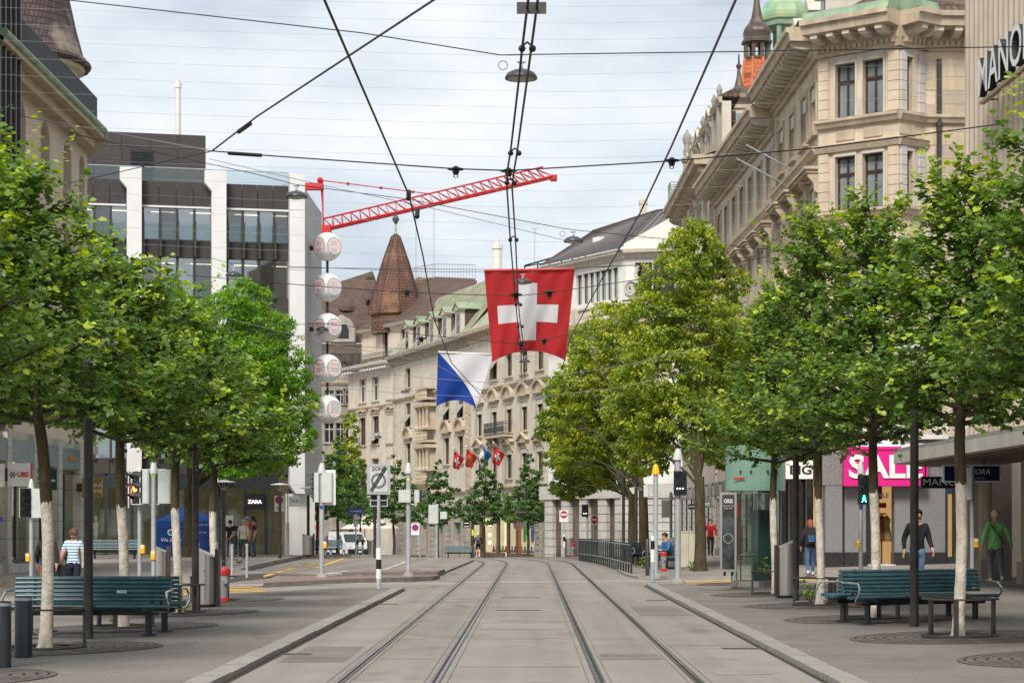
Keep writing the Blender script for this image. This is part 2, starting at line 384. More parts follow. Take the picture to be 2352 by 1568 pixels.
def window(F, xc, z0, w, h, frame=None, cas=0.14, ped=None, sill=True, trim=None, mull=1, trans=0.68, depth=0.24, blind=0.0, gl=None, cols=None, flap=0.0, box=0.0):
    """one window: stone surround (window) > frame, pane, pediment, blind"""
    frame = frame or wood_d; trim = trim or sand_t; gl = gl or glass
    key = (round(w,2), round(h,2), frame.name, cas, ped, sill, trim.name, mull, trans, depth, blind, gl.name, flap, box)
    if key not in _wc:
        q = {}
        b = MB(); c = cas
        if c > 0:
            b.box(-w/2-c, -w/2, -0.05, 0.03, 0, h).box(w/2, w/2+c, -0.05, 0.03, 0, h).box(-w/2-c, w/2+c, -0.06, 0.03, h, h+c)
        if sill: b.box(-w/2-c-0.08, w/2+c+0.08, -0.16, 0.03, -0.14, 0)
        if not b.v: b.box(-w/2, w/2, depth-0.05, depth-0.02, 0, 0.03)
        q['window'] = b.mesh('window', trim)
        b = MB(); t = 0.06; d = depth
        b.box(-w/2, -w/2+t, d-0.05, d+0.04, 0, h).box(w/2-t, w/2, d-0.05, d+0.04, 0, h).box(-w/2+t, w/2-t, d-0.05, d+0.04, 0, t).box(-w/2+t, w/2-t, d-0.05, d+0.04, h-t, h)
        for i in range(1, mull+1):
            xx = -w/2+w*i/(mull+1); b.box(xx-0.035, xx+0.035, d-0.055, d+0.035, t, h-t)
        if trans: b.box(-w/2+t, w/2-t, d-0.06, d+0.03, h*trans-0.04, h*trans+0.04)
        q['frame'] = b.mesh('frame', frame)
        q['pane'] = MB().box(-w/2+0.02, w/2-0.02, d+0.005, d+0.02, 0.02, h-0.02).mesh('pane', gl)
        if blind > 0:
            b = MB(); zb = h*(1-blind); k = 0
            while zb < h-0.02:
                b.box(-w/2+0.01, w/2-0.01, d-0.12, d-0.09+0.02*(k % 2), zb, min(zb+0.085, h)); zb += 0.09; k += 1
            q['blind'] = b.mesh('blind', blind_m)
        if box > 0: q['blind_box'] = MB().box(-w/2+0.005, w/2-0.005, 0.02, 0.1, h-box, h-0.005).mesh('blind_box', blind_w)
        if flap > 0:
            b = MB(); b.add([(-w/2,0.02,h*flap+0.9),(w/2,0.02,h*flap+0.9),(w/2,-0.55,h*flap+0.15),(-w/2,-0.55,h*flap+0.15),(-w/2,0.05,h*flap+0.9),(w/2,0.05,h*flap+0.9),(w/2,-0.52,h*flap+0.13),(-w/2,-0.52,h*flap+0.13)],
                  [(0,1,2,3),(7,6,5,4),(0,4,5,1),(3,2,6,7),(0,3,7,4),(1,5,6,2)])
            q['awning_shutter'] = b.mesh('awning_shutter', mat('faded blind slats', (0.30, 0.29, 0.25), 0.7, var=0.2, scale=4))
        if ped:
            b = MB(); W = w/2+c+0.12; zz = h+c
            b.box(-W, W, -0.14, 0.02, zz+0.12, zz+0.24)
            if ped == 'flat':
                b.box(-W-0.12, W+0.12, -0.42, 0.02, zz+0.24, zz+0.36).box(-W-0.2, W+0.2, -0.5, 0.02, zz+0.36, zz+0.46)
                for sx in (-1, 1):
                    b.yprof([(0.01,zz-0.45),(-0.12,zz-0.4),(-0.16,zz-0.1),(-0.36,zz+0.12),(-0.36,zz+0.238),(0.01,zz+0.238)], sx*(W-0.02)-0.09, sx*(W-0.02)+0.09)
            elif ped == 'tri':
                b.box(-W-0.1, W+0.1, -0.30, 0.02, zz+0.24, zz+0.33)
                b.xprism([(-W-0.1,zz+0.33),(W+0.1,zz+0.33),(0,zz+0.85)], -0.15, 0.02)
                b.xprism([(-W-0.16,zz+0.335),(0,zz+0.88),(0,zz+1.02),(-W-0.24,zz+0.42)], -0.34, -0.02).xprism([(W+0.16,zz+0.335),(W+0.24,zz+0.42),(0,zz+1.02),(0,zz+0.88)], -0.34, -0.022)
                for sx in (-1, 1): b.yprof([(0.01,zz-0.35),(-0.1,zz-0.3),(-0.26,zz+0.1),(-0.26,zz+0.238),(0.01,zz+0.238)], sx*(W-0.08)-0.09, sx*(W-0.08)+0.09)
            elif ped == 'arch':
                b.box(-W-0.06, W+0.06, -0.26, 0.02, zz+0.24, zz+0.32)
                n = 10; r = W+0.06; pts = []
                for k in range(n+1):
                    a = PI-PI*k/n; pts.append((r*math.cos(a), zz+0.32+0.78*r*math.sin(a)))
                b.xprism(pts, -0.10, 0.015)
                for k in range(n):
                    (a1,b1),(a2,b2) = pts[k], pts[k+1]; f = 1.22
                    b.xprism([(a1,b1),(a2,b2),(a2*f,(b2-zz-0.32)*f+zz+0.32),(a1*f,(b1-zz-0.32)*f+zz+0.32)], -0.30, 0.01)
            elif ped == 'swan':
                n = 12; W2 = W+0.05; pts = [(-W2+2*W2*k/n, zz+0.28+0.34*math.exp(-((k-n/2)/2.6)**2)+0.1*math.cos(k/n*2*PI)) for k in range(n+1)]
                for k in range(n):
                    (a1,b1),(a2,b2) = pts[k], pts[k+1]; b.xprism([(a1,b1),(a2,b2),(a2,b2+0.2),(a1,b1+0.2)], -0.28, 0.02)
            q['pediment'] = b.mesh('pediment', trim)
        _wc[key] = q
    q = _wc[key]
    o = F.put('window', q['window'], xc, 0, z0)
    for k, me in q.items():
        if k != 'window': put(k, me, o)
    return o
def cornice(F, x0, x1, z, prof, m, name='cornice'):
    return F.put(name, MB().yprof([(-a, b) for a, b in prof], x0, x1).mesh(name, m), 0, 0, z)
def repeat(F, name, me, x0, x1, n, y, z):
    for i in range(n):
        F.put(name, me, x0+(x1-x0)*(i+0.5)/n, y, z)
BAL = [(0.07,0),(0.07,0.06),(0.035,0.1),(0.085,0.27),(0.07,0.36),(0.03,0.46),(0.03,0.52),(0.065,0.56),(0.065,0.62)]
_bal = {}
def balustrade(F, x0, x1, y, z, m, n, posts=1, h=0.62):
    s = h/0.62
    if (m.name, h) not in _bal: _bal[(m.name, h)] = MB().lathe([(r*s, q*s) for r, q in BAL], 7).mesh('baluster', m, True)
    o = F.put('balustrade', MB().box(x0, x1, -0.14, 0.14, -0.14, 0).box(x0, x1, -0.15, 0.15, h, h+0.13).box(x0-0.02, x0+0.32, -0.165, 0.165, -0.15, h+0.15).box(x1-0.32, x1+0.02, -0.165, 0.165, -0.15, h+0.15).mesh('balustrade', m), 0, y, z)
    for i in range(n):
        put('baluster', _bal[(m.name, h)], o, (x0+0.4+(x1-x0-0.8)*(i+0.5)/n, 0, 0))
    return o
def iron_rail(F, x0, x1, y, z, h=0.95, sides=0.0, m=None, step=0.14, scroll=True):
    b = MB(); m = m or iron
    segs = [((x0,0),(x1,0))]
    if sides > 0: segs += [((x0,0),(x0,sides)),((x1,0),(x1,sides))]
    for (a,c),(d,e) in segs:
        for hh in (0.05, h-0.16, h): b.cyl((a,c,hh),(d,e,hh),0.022,n=5)
        k = max(2, int(math.hypot(d-a,e-c)/step))
        for i in range(k+1):
            t = i/k; xx, yy = a+(d-a)*t, c+(e-c)*t
            b.cyl((xx,yy,0),(xx,yy,h),0.014,n=4)
            if scroll and i < k:
                t2 = (i+0.5)/k; xx, yy = a+(d-a)*t2, c+(e-c)*t2
                b.tube([(xx+0.045*math.cos(q)*(d-a != 0), yy+0.045*math.sin(q)*(d-a == 0), h*0.45+0.16*math.sin(q)) for q in [i2*PI/4 for i2 in range(8)]], 0.011, 4, closed=True)
    return F.put('railing', b.mesh('railing', m), 0, y, z)
# ================================================================== ground
def sheet(name, poly, dz, m, skirt=0.0, skirt_m=None, kind='structure', parent=None):
    bm = bmesh.new()
    vs = [bm.verts.new((a, b, 0)) for a, b in poly]; bm.faces.new(vs)
    bmesh.ops.recalc_face_normals(bm, faces=bm.faces)
    if bm.faces[:][0].normal.z < 0: bmesh.ops.reverse_faces(bm, faces=bm.faces[:])
    def cut(co, no): bmesh.ops.bisect_plane(bm, geom=bm.verts[:]+bm.edges[:]+bm.faces[:], plane_co=co, plane_no=no, dist=1e-5)
    ys = [p[1] for p in poly]; xs = [p[0] for p in poly]
    for xx in (-16.0, -5.0, 4.5, 15.0):
        if min(xs) < xx < max(xs): cut((xx,0,0), (1,0,0))
    for yy in [54.0, 57.0, 60.0]+[92+2*i for i in range(9)]+[112+8*i for i in range(12)]:
        if min(ys) < yy < max(ys): cut((0,yy,0), (0,1,0))
    if skirt > 0:
        be = [e for e in bm.edges if e.is_boundary]
        r = bmesh.ops.extrude_edge_only(bm, edges=be)
        for q in [g for g in r['geom'] if isinstance(g, bmesh.types.BMVert)]: q.co.z -= skirt
        for q in [g for g in r['geom'] if isinstance(g, bmesh.types.BMFace)]: q.material_index = 1
    for v in bm.verts: v.co.z += gz(v.co.x, min(v.co.y, 210))+dz
    me = bpy.data.meshes.new(name); bm.to_mesh(me); bm.free()
    me.materials.append(m); me.materials.append(skirt_m or granite_d)
    return tag(put(name, me, parent), kind=kind)
sheet('ground', [(-900,-60),(900,-60),(900,1500),(-900,1500)], 0, asphalt)
def bend(Y): return -(Y-84)**2/190.0 if Y > 84 else 0.0
pave_l = sheet('pavement_left', [(-40,-20),(-3.502,-20),(-3.502,50.8),(-4.2,51.2),(-6,49.4),(-9,47.2),(-13,46.6),(-16.05,46.6),(-40,46.6)], 0.06, pave_m, 0.3)
plaza = sheet('plaza', [(-45,57.3),(-9.4,57.3),(-8.25,61.2),(-8.5,62.4),(-9.75,66.3),(-10.2,72),(-10.8,85),(-11.2,97),(-10.9,103),(-9.6,106.2),(-6.6,107.6),(-5.8,110),(-7.5,122),(-16,150),(-60,150),(-60,100)], 0.18, plaza_m, 0.4, granite)
sheet('side_pavement', [(-45,51.5),(-16.05,51.5),(-16.05,60),(-45,60)], 0.10, plaza_m, 0.3) if False else None
pave_r = sheet('pavement_right', [(3.402,-20),(40,-20),(40,52.6),(6.4,52.6),(4.2,54.0),(3.402,54.4)], 0.06, pave_m, 0.3)
pave_r2 = sheet('far_pavement_right', [(3.3,61.2),(5,60.2),(40,60.2),(40,170),(-6,170),(-3.6,150),(-0.6,128),(1.35,110),(2.35,98),(2.9,88),(3.12,76),(3.1,64)], 0.08, plaza_m, 0.3, granite)
sheet('raised_road', [(-9.3,66.2),(-6.2,63.5),(-2.97,64.6),(-2.92,69.5),(-2.62,91),(-3.4,97),(-7,104.5),(-9.4,105.5),(-10.5,103),(-10.8,97),(-10.4,85),(-9.8,71)], 0.07, asphalt, 0.3, granite_d)
brickp = mat('red brick paving', (0.23, 0.155, 0.13), 0.85, var=0.25, scale=9, bump=0.5, bscale=14)
sheet('traffic_island', [(-7.35,54.7),(-2.95,59.2),(-2.8,61.4),(-6.9,60.2),(-7.6,56.6)], 0.13, brickp, 0.35, granite_d)
sheet('traffic_island', [(-5.95,62.7),(-3.0,64.0),(-2.9,67.4),(-5.4,66.6)], 0.17, brickp, 0.35, granite_d)
# kerb stones: single slabs along both pavements
def kerb(parent, x0, x1, ya, yb, h):
    y = ya; i = 0
    while y < yb:
        ln = min(1.15+0.5*((i*37) % 10)/10, yb-y)
        b = MB().bbox(x0, x1, y+0.006, y+ln-0.006, -0.2, h+0.004*((i*13) % 3), 0.012)
        b.obj('kerb_stone', granite, parent); y += ln; i += 1
kerb(pave_l, -3.50, -3.23, 17.5, 50.9, 0.065)
kerb(pave_r, 3.13, 3.40, 17.5, 54.2, 0.065)
gap_m = mat('dark slot shade and joint', (0.035, 0.031, 0.028), 0.9, var=0.3, scale=3)
sheet('kerb_slot_shade', [(-3.226,17.5),(-3.165,17.5),(-3.165,50.9),(-3.226,50.9)], 0.0045, gap_m); sheet('kerb_slot_shade', [(3.065,17.5),(3.126,17.5),(3.126,54.2),(3.065,54.2)], 0.0045, gap_m)  # flat strip; the drain slot's shadow is put into its colour
def kerb_path(parent, pts, w, h, m):
    pts = [Vector((a, b, 0)) for a, b in pts]
    for i in range(len(pts)-1):
        a, b = pts[i], pts[i+1]; n = max(1, int((b-a).length/1.6))
        for k in range(n):
            p = a+(b-a)*(k/n); q = a+(b-a)*((k+1)/n); d = (q-p).normalized(); s = Vector((-d.y, d.x, 0))*w
            mb = MB(); zz = gz(p.x, p.y)+h
            p = p+d*0.01; q = q-d*0.01
            mb.prism([(p.x, p.y), (q.x, q.y), (q.x+s.x, q.y+s.y), (p.x+s.x, p.y+s.y)], zz-0.35, zz)
            mb.obj('kerb_stone', m, parent)
kerb_path(plaza, [(-9.4,57.28),(-8.22,61.2),(-8.47,62.4),(-9.72,66.3),(-10.17,72),(-10.77,85),(-11.17,97),(-10.87,103),(-9.58,106.15),(-6.6,107.5)], 0.28, 0.185, granite)
kerb_path(pave_r2, [(2.33,98),(2.88,88),(3.1,76),(3.08,64),(3.3,61.18),(5,60.18)], 0.26, 0.085, granite)
# tram rails
def rail(cx, flip):
    b = MB(); s = 1 if not flip else -1
    ys = [6, 20, 40, 60, 76, 84]+[84+3*i for i in range(1, 18)]
    def strip(o0, o1, z0, m):
        vs = []; o0, o1 = sorted((o0*s, o1*s))
        for y in ys:
            x = cx+bend(y); z = gz(x, y)+z0
            vs += [(x+o0, y, z), (x+o1, y, z)]
        b.add(vs, [(2*i, 2*i+1, 2*i+3, 2*i+2) for i in range(len(ys)-1)], m)
    strip(-0.050, -0.036, 0.005, 2); strip(-0.036, 0.0, 0.010, 0); strip(0.0, 0.036, 0.005, 1); strip(0.036, 0.050, 0.009, 0); strip(0.050, 0.060, 0.005, 2)
    strip(-0.125, -0.118, 0.004, 2); strip(0.115, 0.122, 0.004, 2)
    return tag(b.obj('tram_rail', [rail_m, rail_g, mat('bitumen joint', (0.09, 0.08, 0.072), 0.8, var=0.3, scale=2)]), kind='structure')
for cx, fl in ((-2.02, False), (-1.0, True), (0.73, False), (1.78, True)): rail(cx, fl)
# a pale concrete band that crosses the tram bed, cross joints
cb = mat('pale concrete band', (0.32, 0.29, 0.265), 0.85, var=0.08, scale=1.0)
for a, bx, ya, yb, m in ((-9, -2.15, 55.6, 57.2, cb), (-1.9, -1.12, 57.0, 58.6, cb), (-0.88, 0.62, 57.3, 58.9, cb), (0.85, 1.66, 57.6, 59.2, cb), (1.9, 5.4, 57.9, 59.5, cb)):
    sheet('road_band', [(a,ya),(bx,ya),(bx,yb),(a,yb)], 0.004, m)
pt1 = asphalt_mat('newer asphalt patch', (0.205, 0.182, 0.160), False); pt2 = asphalt_mat('older asphalt patch', (0.30, 0.268, 0.235), False)
for k, (xa, xb, ya, yb) in enumerate(((-3.05,-2.25,24.0,27.2),(-0.82,0.55,31.5,33.4),(2.0,2.95,36.5,41.0),(-1.88,-1.14,43.0,45.6),(0.86,1.64,24.5,25.6),(2.05,2.7,22.0,23.0))):
    sheet('road_patch', [(xa,ya),(xb,ya+0.05),(xb-0.02,yb),(xa+0.03,yb-0.04)], 0.0028, pt1 if k % 2 == 0 else pt2)
for k, (xa, xb, y) in enumerate(((-1.87,-1.15,24.6),(-0.85,0.58,23.2),(0.88,1.63,28.9),(-0.85,0.58,29.0),(-3.15,-2.16,31.8),(1.93,3.05,27.4),(-0.85,0.58,40.5),(0.88,1.63,46.0),(-1.87,-1.15,37.0),(1.93,3.05,47.5))):
    sheet('road_joint', [(xa,y),(xb,y+0.02),(xb,y+0.045),(xa,y+0.025)], 0.0036, gap_m)
def mark(name, u0, v0, u1, v1, w, m, dz=0.005):
    a = G(u0, v0, dz); b = G(u1, v1, dz); d = (b-a); d.z = 0; d.normalize(); s = Vector((-d.y, d.x, 0))*w/2
    return sheet(name, [(p.x, p.y) for p in (a-s, b-s, b+s, a+s)], dz+0.002, m)
for u0, v0, u1, v1, w in ((665,1350.5,868,1346,0.13),):
    mark('white_line', u0, v0, u1, v1, w, mark_w)
for u, v in ((837,1318),(862,1312),(886.5,1306),(903,1300),(919,1294),(933,1289)):
    mark('white_dash', u-11, v+2.4, u+11, v-2.4, 0.16, mark_w, 0.078)
for q in ((748,1316.5,800,1310,.16),(753,1317,775,1316,.5),(944,1311,981,1308,.2),(970,1309,982,1306.5,.5),(740,1321,800,1318,.12)):
    mark('white_arrow_marking', *q, mark_w, 0.078)
for q in ((608,1322,627,1317,.2),(634,1315,652,1310,.2),(657,1309,677,1304,.2),(728,1304,793,1281,.2),(660,1296,726,1302,.12),(672,1290,735,1296,.12),(693,1285,752,1289,.12),(640,1306,672,1303.5,.12),(700,1283,790,1281,.12),(735,1296,688,1300,.12),(752,1289,700,1293,.12)):
    mark('yellow_stop_marking', *q, mark_y, 0.078)
def zebra(bars, m):
    for ya, yb, xa, xb in bars: sheet('zebra_bar', [(xa,ya),(xb,ya),(xb+0.25,yb),(xa,yb)], 0.006, m)
zebra([(49.7,50.2,-12.5,-6.7),(50.9,51.4,-12.5,-6.9),(52.1,52.65,-12.5,-7.1),(53.3,53.9,-12.5,-7.35),(54.6,55.2,-12.5,-7.7)], mark_y)
zebra([(55.4,55.95,4.3,9.5),(56.7,57.25,4.3,9.5),(58.1,58.7,4.3,9.5)], mark_y)
mark('white_track_line', 1318, 1358.5, 1372, 1358.5, 0.06, mark_w)
mark('white_track_line', 1188, 1303, 1226, 1302.5, 0.06, mark_w)
# drain grates beside the kerbs
dm = MB().box(-0.24, 0.24, -0.11, 0.11, 0, 0.006, 0)
for i in range(7): dm.box(-0.2+i*0.06, -0.172+i*0.06, -0.085, 0.085, 0.006, 0.0075, 1)
dme = dm.mesh('drain_grate', [mat('cast iron grate', (0.10, 0.092, 0.085), 0.7, metal=0.3, var=0.2), rail_g])
for u, v, lb in ((672,1502,'slotted drain grate by the left kerb, nearest the camera'), (888,1387,'small slotted drain grate by the left kerb near its end'),
                 (1700,1489,'slotted drain grate by the right kerb, nearest the camera'), (1508,1378,'small slotted drain grate by the right kerb near its end')):
    p = G(u, v); tag(put('drain_grate', dme, None, (p.x, p.y, 0.003)), lb, 'drain grate', 'kerb drain grates')
dme2 = MB().box(-0.44, 0.44, -0.06, 0.06, 0, 0.005, 0)
for i in range(16): dme2.box(-0.41+i*0.052, -0.385+i*0.052, -0.045, 0.045, 0.005, 0.0065, 1)
dme2 = dme2.mesh('track_drain', [mat('cast iron grate', (0.1,0.1,0.1)), rail_g])
for u, v, lb in ((1192,1401,'slotted track drain between the tram tracks, nearer one'), (1196,1372,'slotted track drain between the tram tracks, farther one')):
    p = G(u, v); tag(put('track_drain', dme2, None, (p.x, p.y, 0.003)), lb, 'drain', 'track drains')

# ================================================================== left: bank building with round corner
cp = [(0,0),(0.25,0.02),(0.3,0.2),(0.55,0.28),(0.6,0.42),(0.95,0.5),(1.0,0.7),(0,0.72)]
b1 = thing('corner_bank_building', 'cream stone corner building with arched windows and round slated turret on the left', 'building', (-16.2,60,0))
F = Fac(b1, (-16.2,60.5), (-16.35,73.4))
ows = []
for Yw in (63.4, 66.75, 70.1): ows.append((Yw-60.5, 13.35, 1.25, 1.85)); ows.append((Yw-60.5, 9.9, 1.25, 2.2)); ows.append((Yw-60.5, 6.0, 1.25, 2.2))
ows.append((72.5-60.5, 13.1, 0.95, 2.0)); ows.append((72.5-60.5, 9.4, 0.95, 2.2))
def arch_fill(w, n=8):
    b = MB(); r = w/2
    for k in range(n):
        a0 = PI*k/n; a1 = PI*(k+1)/n
        x0, z0, x1, z1 = r*math.cos(a0), r*math.sin(a0), r*math.cos(a1), r*math.sin(a1)
        b.add([(x0,-0.003,z0),(x1,-0.003,z1),(x1,-0.003,r),(x0,-0.003,r)], [(0,3,2,1)])
        b.add([(x0,-0.003,z0),(x1,-0.003,z1),(x1,0.5,z1),(x0,0.5,z0)], [(0,1,2,3)])
    return b
F.put('wall', wall_mesh(0, F.L, 4.6, 16.0, [(x-w_/2, x+w_/2, z, z+h_) for x, z, w_, h_ in ows], 0.5, cream))
for x, z, w_, h_ in ows:
    window(F, x, z, w_, h_, frame=wood_w, cas=0, sill=True, depth=0.45, trim=sand_t)
    F.put('arch', arch_fill(w_).mesh('arch', cream), x, 0, z+h_-w_/2)
Fc = Fac(b1, (-16.35,73.4), (-17.4,75.8)); Fc.put('corner_wall', wall_mesh(0, Fc.L, 4.6, 16.2, [], 0.4, cream))
# eave with copper gutter
path = [(-15.35,58),(-15.5,70),(-15.55,72.6),(-15.85,73.9),(-16.7,75.1),(-18.6,75.8)]
def eave(path, z, inner, name, m, t):
    b = MB(); n = len(path)
    for i in range(n-1):
        (xa,ya),(xb,yb) = path[i], path[i+1]; (xc,yc),(xd,yd) = inner[i], inner[i+1]
        b.add([(xa,ya,z),(xb,yb,z),(xd,yd,z),(xc,yc,z),(xa,ya,z+t),(xb,yb,z+t),(xd,yd,z+t),(xc,yc,z+t)], [(0,3,2,1),(4,5,6,7),(0,1,5,4),(2,3,7,6)])
    o = b.obj(name, m, b1); o.location = -b1.location; return o
inn = [(-16.6,58),(-16.7,70),(-16.75,72.6),(-17.0,73.8),(-17.5,74.6),(-18.6,75.2)]
eave(path, 15.75, inn, 'eave', sand_t, 0.22)
eave([(x-0.35,y) for x,y in path], 15.40, inn, 'eave_moulding', sand_t, 0.34)
g_ = MB().tube([(x,y,16.02) for x,y in path], 0.13, 8); o = g_.obj('gutter', copper, b1, smooth=True); o.location = -b1.location
rb = MB(); pr = [(x-0.28,y) for x,y in path]
for i in range(len(pr)-1):
    (xa,ya),(xb,yb) = pr[i], pr[i+1]
    for z in (16.15, 17.2): rb.cyl((xa,ya,z),(xb,yb,z),0.03,n=5)
    n = int(math.hypot(xb-xa,yb-ya)/0.11)
    for k in range(n):
        t = k/n; rb.box(xa+(xb-xa)*t-0.02, xa+(xb-xa)*t+0.02, ya+(yb-ya)*t-0.02, ya+(yb-ya)*t+0.02, 16.0, 17.2)
o = rb.obj('roof_railing', anth, b1); o.location = -b1.location
tc_ = (-20.6-b1.location.x, 80-b1.location.y, 0)
MB().lathe([(2.25,16),(2.25,19.5),(2.35,19.6),(2.35,19.85),(2.6,19.9),(2.65,20.1)], 24, tc_).obj('turret_drum', cream, b1, smooth=True)
MB().lathe([(2.85,20.05),(2.9,20.18),(2.6,20.5),(2.3,21.6),(1.95,23.2),(1.2,27),(0.05,32)], 24, tc_).obj('turret_roof', tile_sc, b1, smooth=True)
for k in range(6):
    a = -1.9+k*0.5; MB().box(-0.28,0.28,-0.04,0.05,0,1.1).obj('turret_window', glass, b1, (tc_[0]+2.26*math.cos(a), tc_[1]+2.26*math.sin(a), 18.2), a+PI/2)
MB().yprof([(0,0),(6,0),(3,3)], 0, 8).obj('roof', tile_sc, b1, (-10.4, 14.5-b1.location.y+60, 16.4), 0)
# ground floor: stone piers, teal glass fascia, shop windows
F = Fac(b1, (-16.0,46.6), (-16.15,74.6))
shop_in = mat('lit shop interior', (0.5, 0.42, 0.3), 0.9, var=0.3, scale=1.5, emit=(1.0, 0.80, 0.55), es=0.25)
fasc = mat('blue green glass fascia', (0.065, 0.135, 0.175), 0.22, var=0.2, scale=1.2)
shopglass = glassmat('shop window glass', (0.68, 0.74, 0.72), 0.02, True, 0.04, 1.16)
cloth_m = [mat('shop cloth %s' % n_, c_, 0.9, var=0.2) for n_, c_ in (('red', (0.35,0.05,0.04)), ('cream', (0.55,0.48,0.38)), ('green', (0.06,0.18,0.12)), ('dark', (0.03,0.03,0.04)))]
ups = [-40, 13, 75, 130.5, 180]
xs = [F.xu(u) for u in ups]
F.put('shop_floor_wall', MB().box(0, F.L, 1.6, 1.8, 0, 4.6).mesh('shop_floor_wall', shop_in), 0, 0, 0)
F.put('lintel', MB().box(0, F.L, 0.05, 1.7, 4.32, 4.6).mesh('lintel', stone_w))
pier = MB()
for k in range(8): pier.bbox(-0.27, 0.27, -0.14, 0.5, 0.12+k*0.56, 0.12+k*0.56+0.545, 0.012)
pier = pier.bbox(-0.31, 0.31, -0.18, 0.5, -0.4, 0.5, 0.02).mesh('pier', stone_w)
for i, x in enumerate(xs):
    if x < 0: x = 0.5
    F.put('pier', pier, x, 0, 0)
    if i < len(xs)-1:
        xb = xs[i+1]; x2 = max(x, 0.5)
        F.put('fascia_panel', MB().box(x2+0.28, xb-0.28, -0.12, 0.0, 3.62, 4.32).mesh('fascia_panel', fasc), 0, 0, 0)
        o = F.put('shop_window', MB().box(x2+0.28, xb-0.28, 0.1, 0.18, 0.45, 0.6).box(x2+0.28, xb-0.28, 0.1, 0.18, 3.45, 3.6).box((x2+xb)/2-0.05, (x2+xb)/2+0.05, 0.1, 0.18, 0.6, 3.45).box(x2+0.275, x2+0.42, 0.05, 0.2, 0.55, 3.5).mesh('shop_window', mat('dark teal shop frame', (0.03, 0.075, 0.085), 0.4, var=0.1)), 0, 0, 0)
        put('pane', MB().box(x2+0.28, xb-0.28, 0.13, 0.15, 0.6, 3.45).mesh('pane', shopglass), o)
        F.put('plinth', MB().box(x2+0.28, xb-0.28, -0.05, 0.4, -0.4, 0.2).box(x2+0.28, xb-0.28, 0.0, 0.3, 0.2, 0.45).mesh('plinth', stone_w), 0, 0, 0)
        for k in range(4):
            F.put('display_cloth', MB().lathe([(0.05,0),(0.24,0.1),(0.18,0.7),(0.26,1.15),(0.06,1.35)], 8).mesh('display_cloth', cloth_m[(i+k) % 4]), x2+0.8+k*(xb-x2-1.4)/4, 0.8, 0.6+0.1*(k % 2))
def board(name, label, u0, v0, u1, v1, Y, m, t=0.06, cat='sign', border=None):
    a = P(u0, v1, Y); b = P(u1, v0, Y); o = thing(name, label, cat, ((a.x+b.x)/2, Y, a.z))
    W, H = b.x-a.x, b.z-a.z
    MB().box(-W/2, W/2, -t, t, 0, H).obj('board', m, o)
    return o, W, H
white_s = mat('white sign face', (0.72, 0.73, 0.73), 0.45, var=0.04)
o, W, H = board('bank_sign', 'white square sign with three keys emblem and red UBS letters', 19, 1063, 71, 1116, 59.6, white_s)
MB().box(W/2, W/2+0.03, -0.06, 0.06, 0, H).obj('edge', red_p, o); MB().box(-W/2-0.15, -W/2, -0.03, 0.03, 0.15, H-0.15).obj('bracket', iron, o)
lettering('UBS', 0.20, red_p, o, (0.115, -0.066, H*0.5), offset=0.008)
key = MB()
for a in (0, PI/3, 2*PI/3): key.cyl((0.11*math.cos(a),0,0.11*math.sin(a)), (-0.11*math.cos(a),0,-0.11*math.sin(a)), 0.011, n=5)
for k in range(6):
    a = k*PI/3; key.tube([(0.11*math.cos(a)+0.03*math.cos(q), 0, 0.11*math.sin(a)+0.03*math.sin(q)) for q in [j*PI/4 for j in range(8)]], 0.008, 4, closed=True)
key.obj('emblem', iron, o, (-0.19, -0.067, H*0.5)).scale = (0.72, 1, 0.72)
o, W, H = board('bank_sign', 'grey edge of a second bank sign cut by the left picture edge', -22, 1064, 10, 1118, 57.5, grey_box)
o, W, H = board('green_shop_sign', 'dark green square sign with three lines of white lettering behind a trunk', 83, 1077, 131, 1125, 64.5, mat('dark green sign', (0.010, 0.050, 0.042), 0.4, var=0.1))
for i, s in enumerate(('brauerei', 'wiederkehr', '& bruder')): lettering(s, 0.158, white_p, o, (-W/2+0.06, -0.066, H*0.70-i*0.165), align='LEFT', offset=0.004, sx=0.8)
MB().box(-W/2-0.2, -W/2, -0.03, 0.03, 0.2, H-0.2).obj('bracket', iron, o)
o, W, H = board('gold_shop_sign', 'golden square sign reading ZARA HOME behind the lamp post', 189, 1097, 235, 1142, 70.5, mat('gold sign face', (0.42, 0.26, 0.07), 0.3, metal=0.6, var=0.15))
lettering('ZARA', 0.17, white_p, o, (0.08, -0.066, H*0.62), sx=1.3); lettering('HOME', 0.17, white_p, o, (0.08, -0.066, H*0.32), sx=1.2); MB().box(-W/2-0.2, -W/2, -0.03, 0.03, 0.2, H-0.2).obj('bracket', iron, o)
goldm = mat('gold letters', (0.55, 0.36, 0.12), 0.3, metal=0.7, var=0.05)
gb = MB()
for k, (h_, sl_) in enumerate(((0.2,0.05),(0.2,-0.05),(0.2,0.0),(0.17,0.06),(0.2,-0.06),(0.2,0.0),(0.16,0.04),(0.2,0.0))): gb.xprism([(k*0.13,0),(k*0.13+0.05,0),(k*0.13+0.05+sl_,h_),(k*0.13+sl_,h_)], -0.05, 0.0)
F.put('gold_letter_strokes', gb.mesh('gold_letter_strokes', goldm), F.xu(150), -0.13, 3.88)['kind'] = 'stuff'
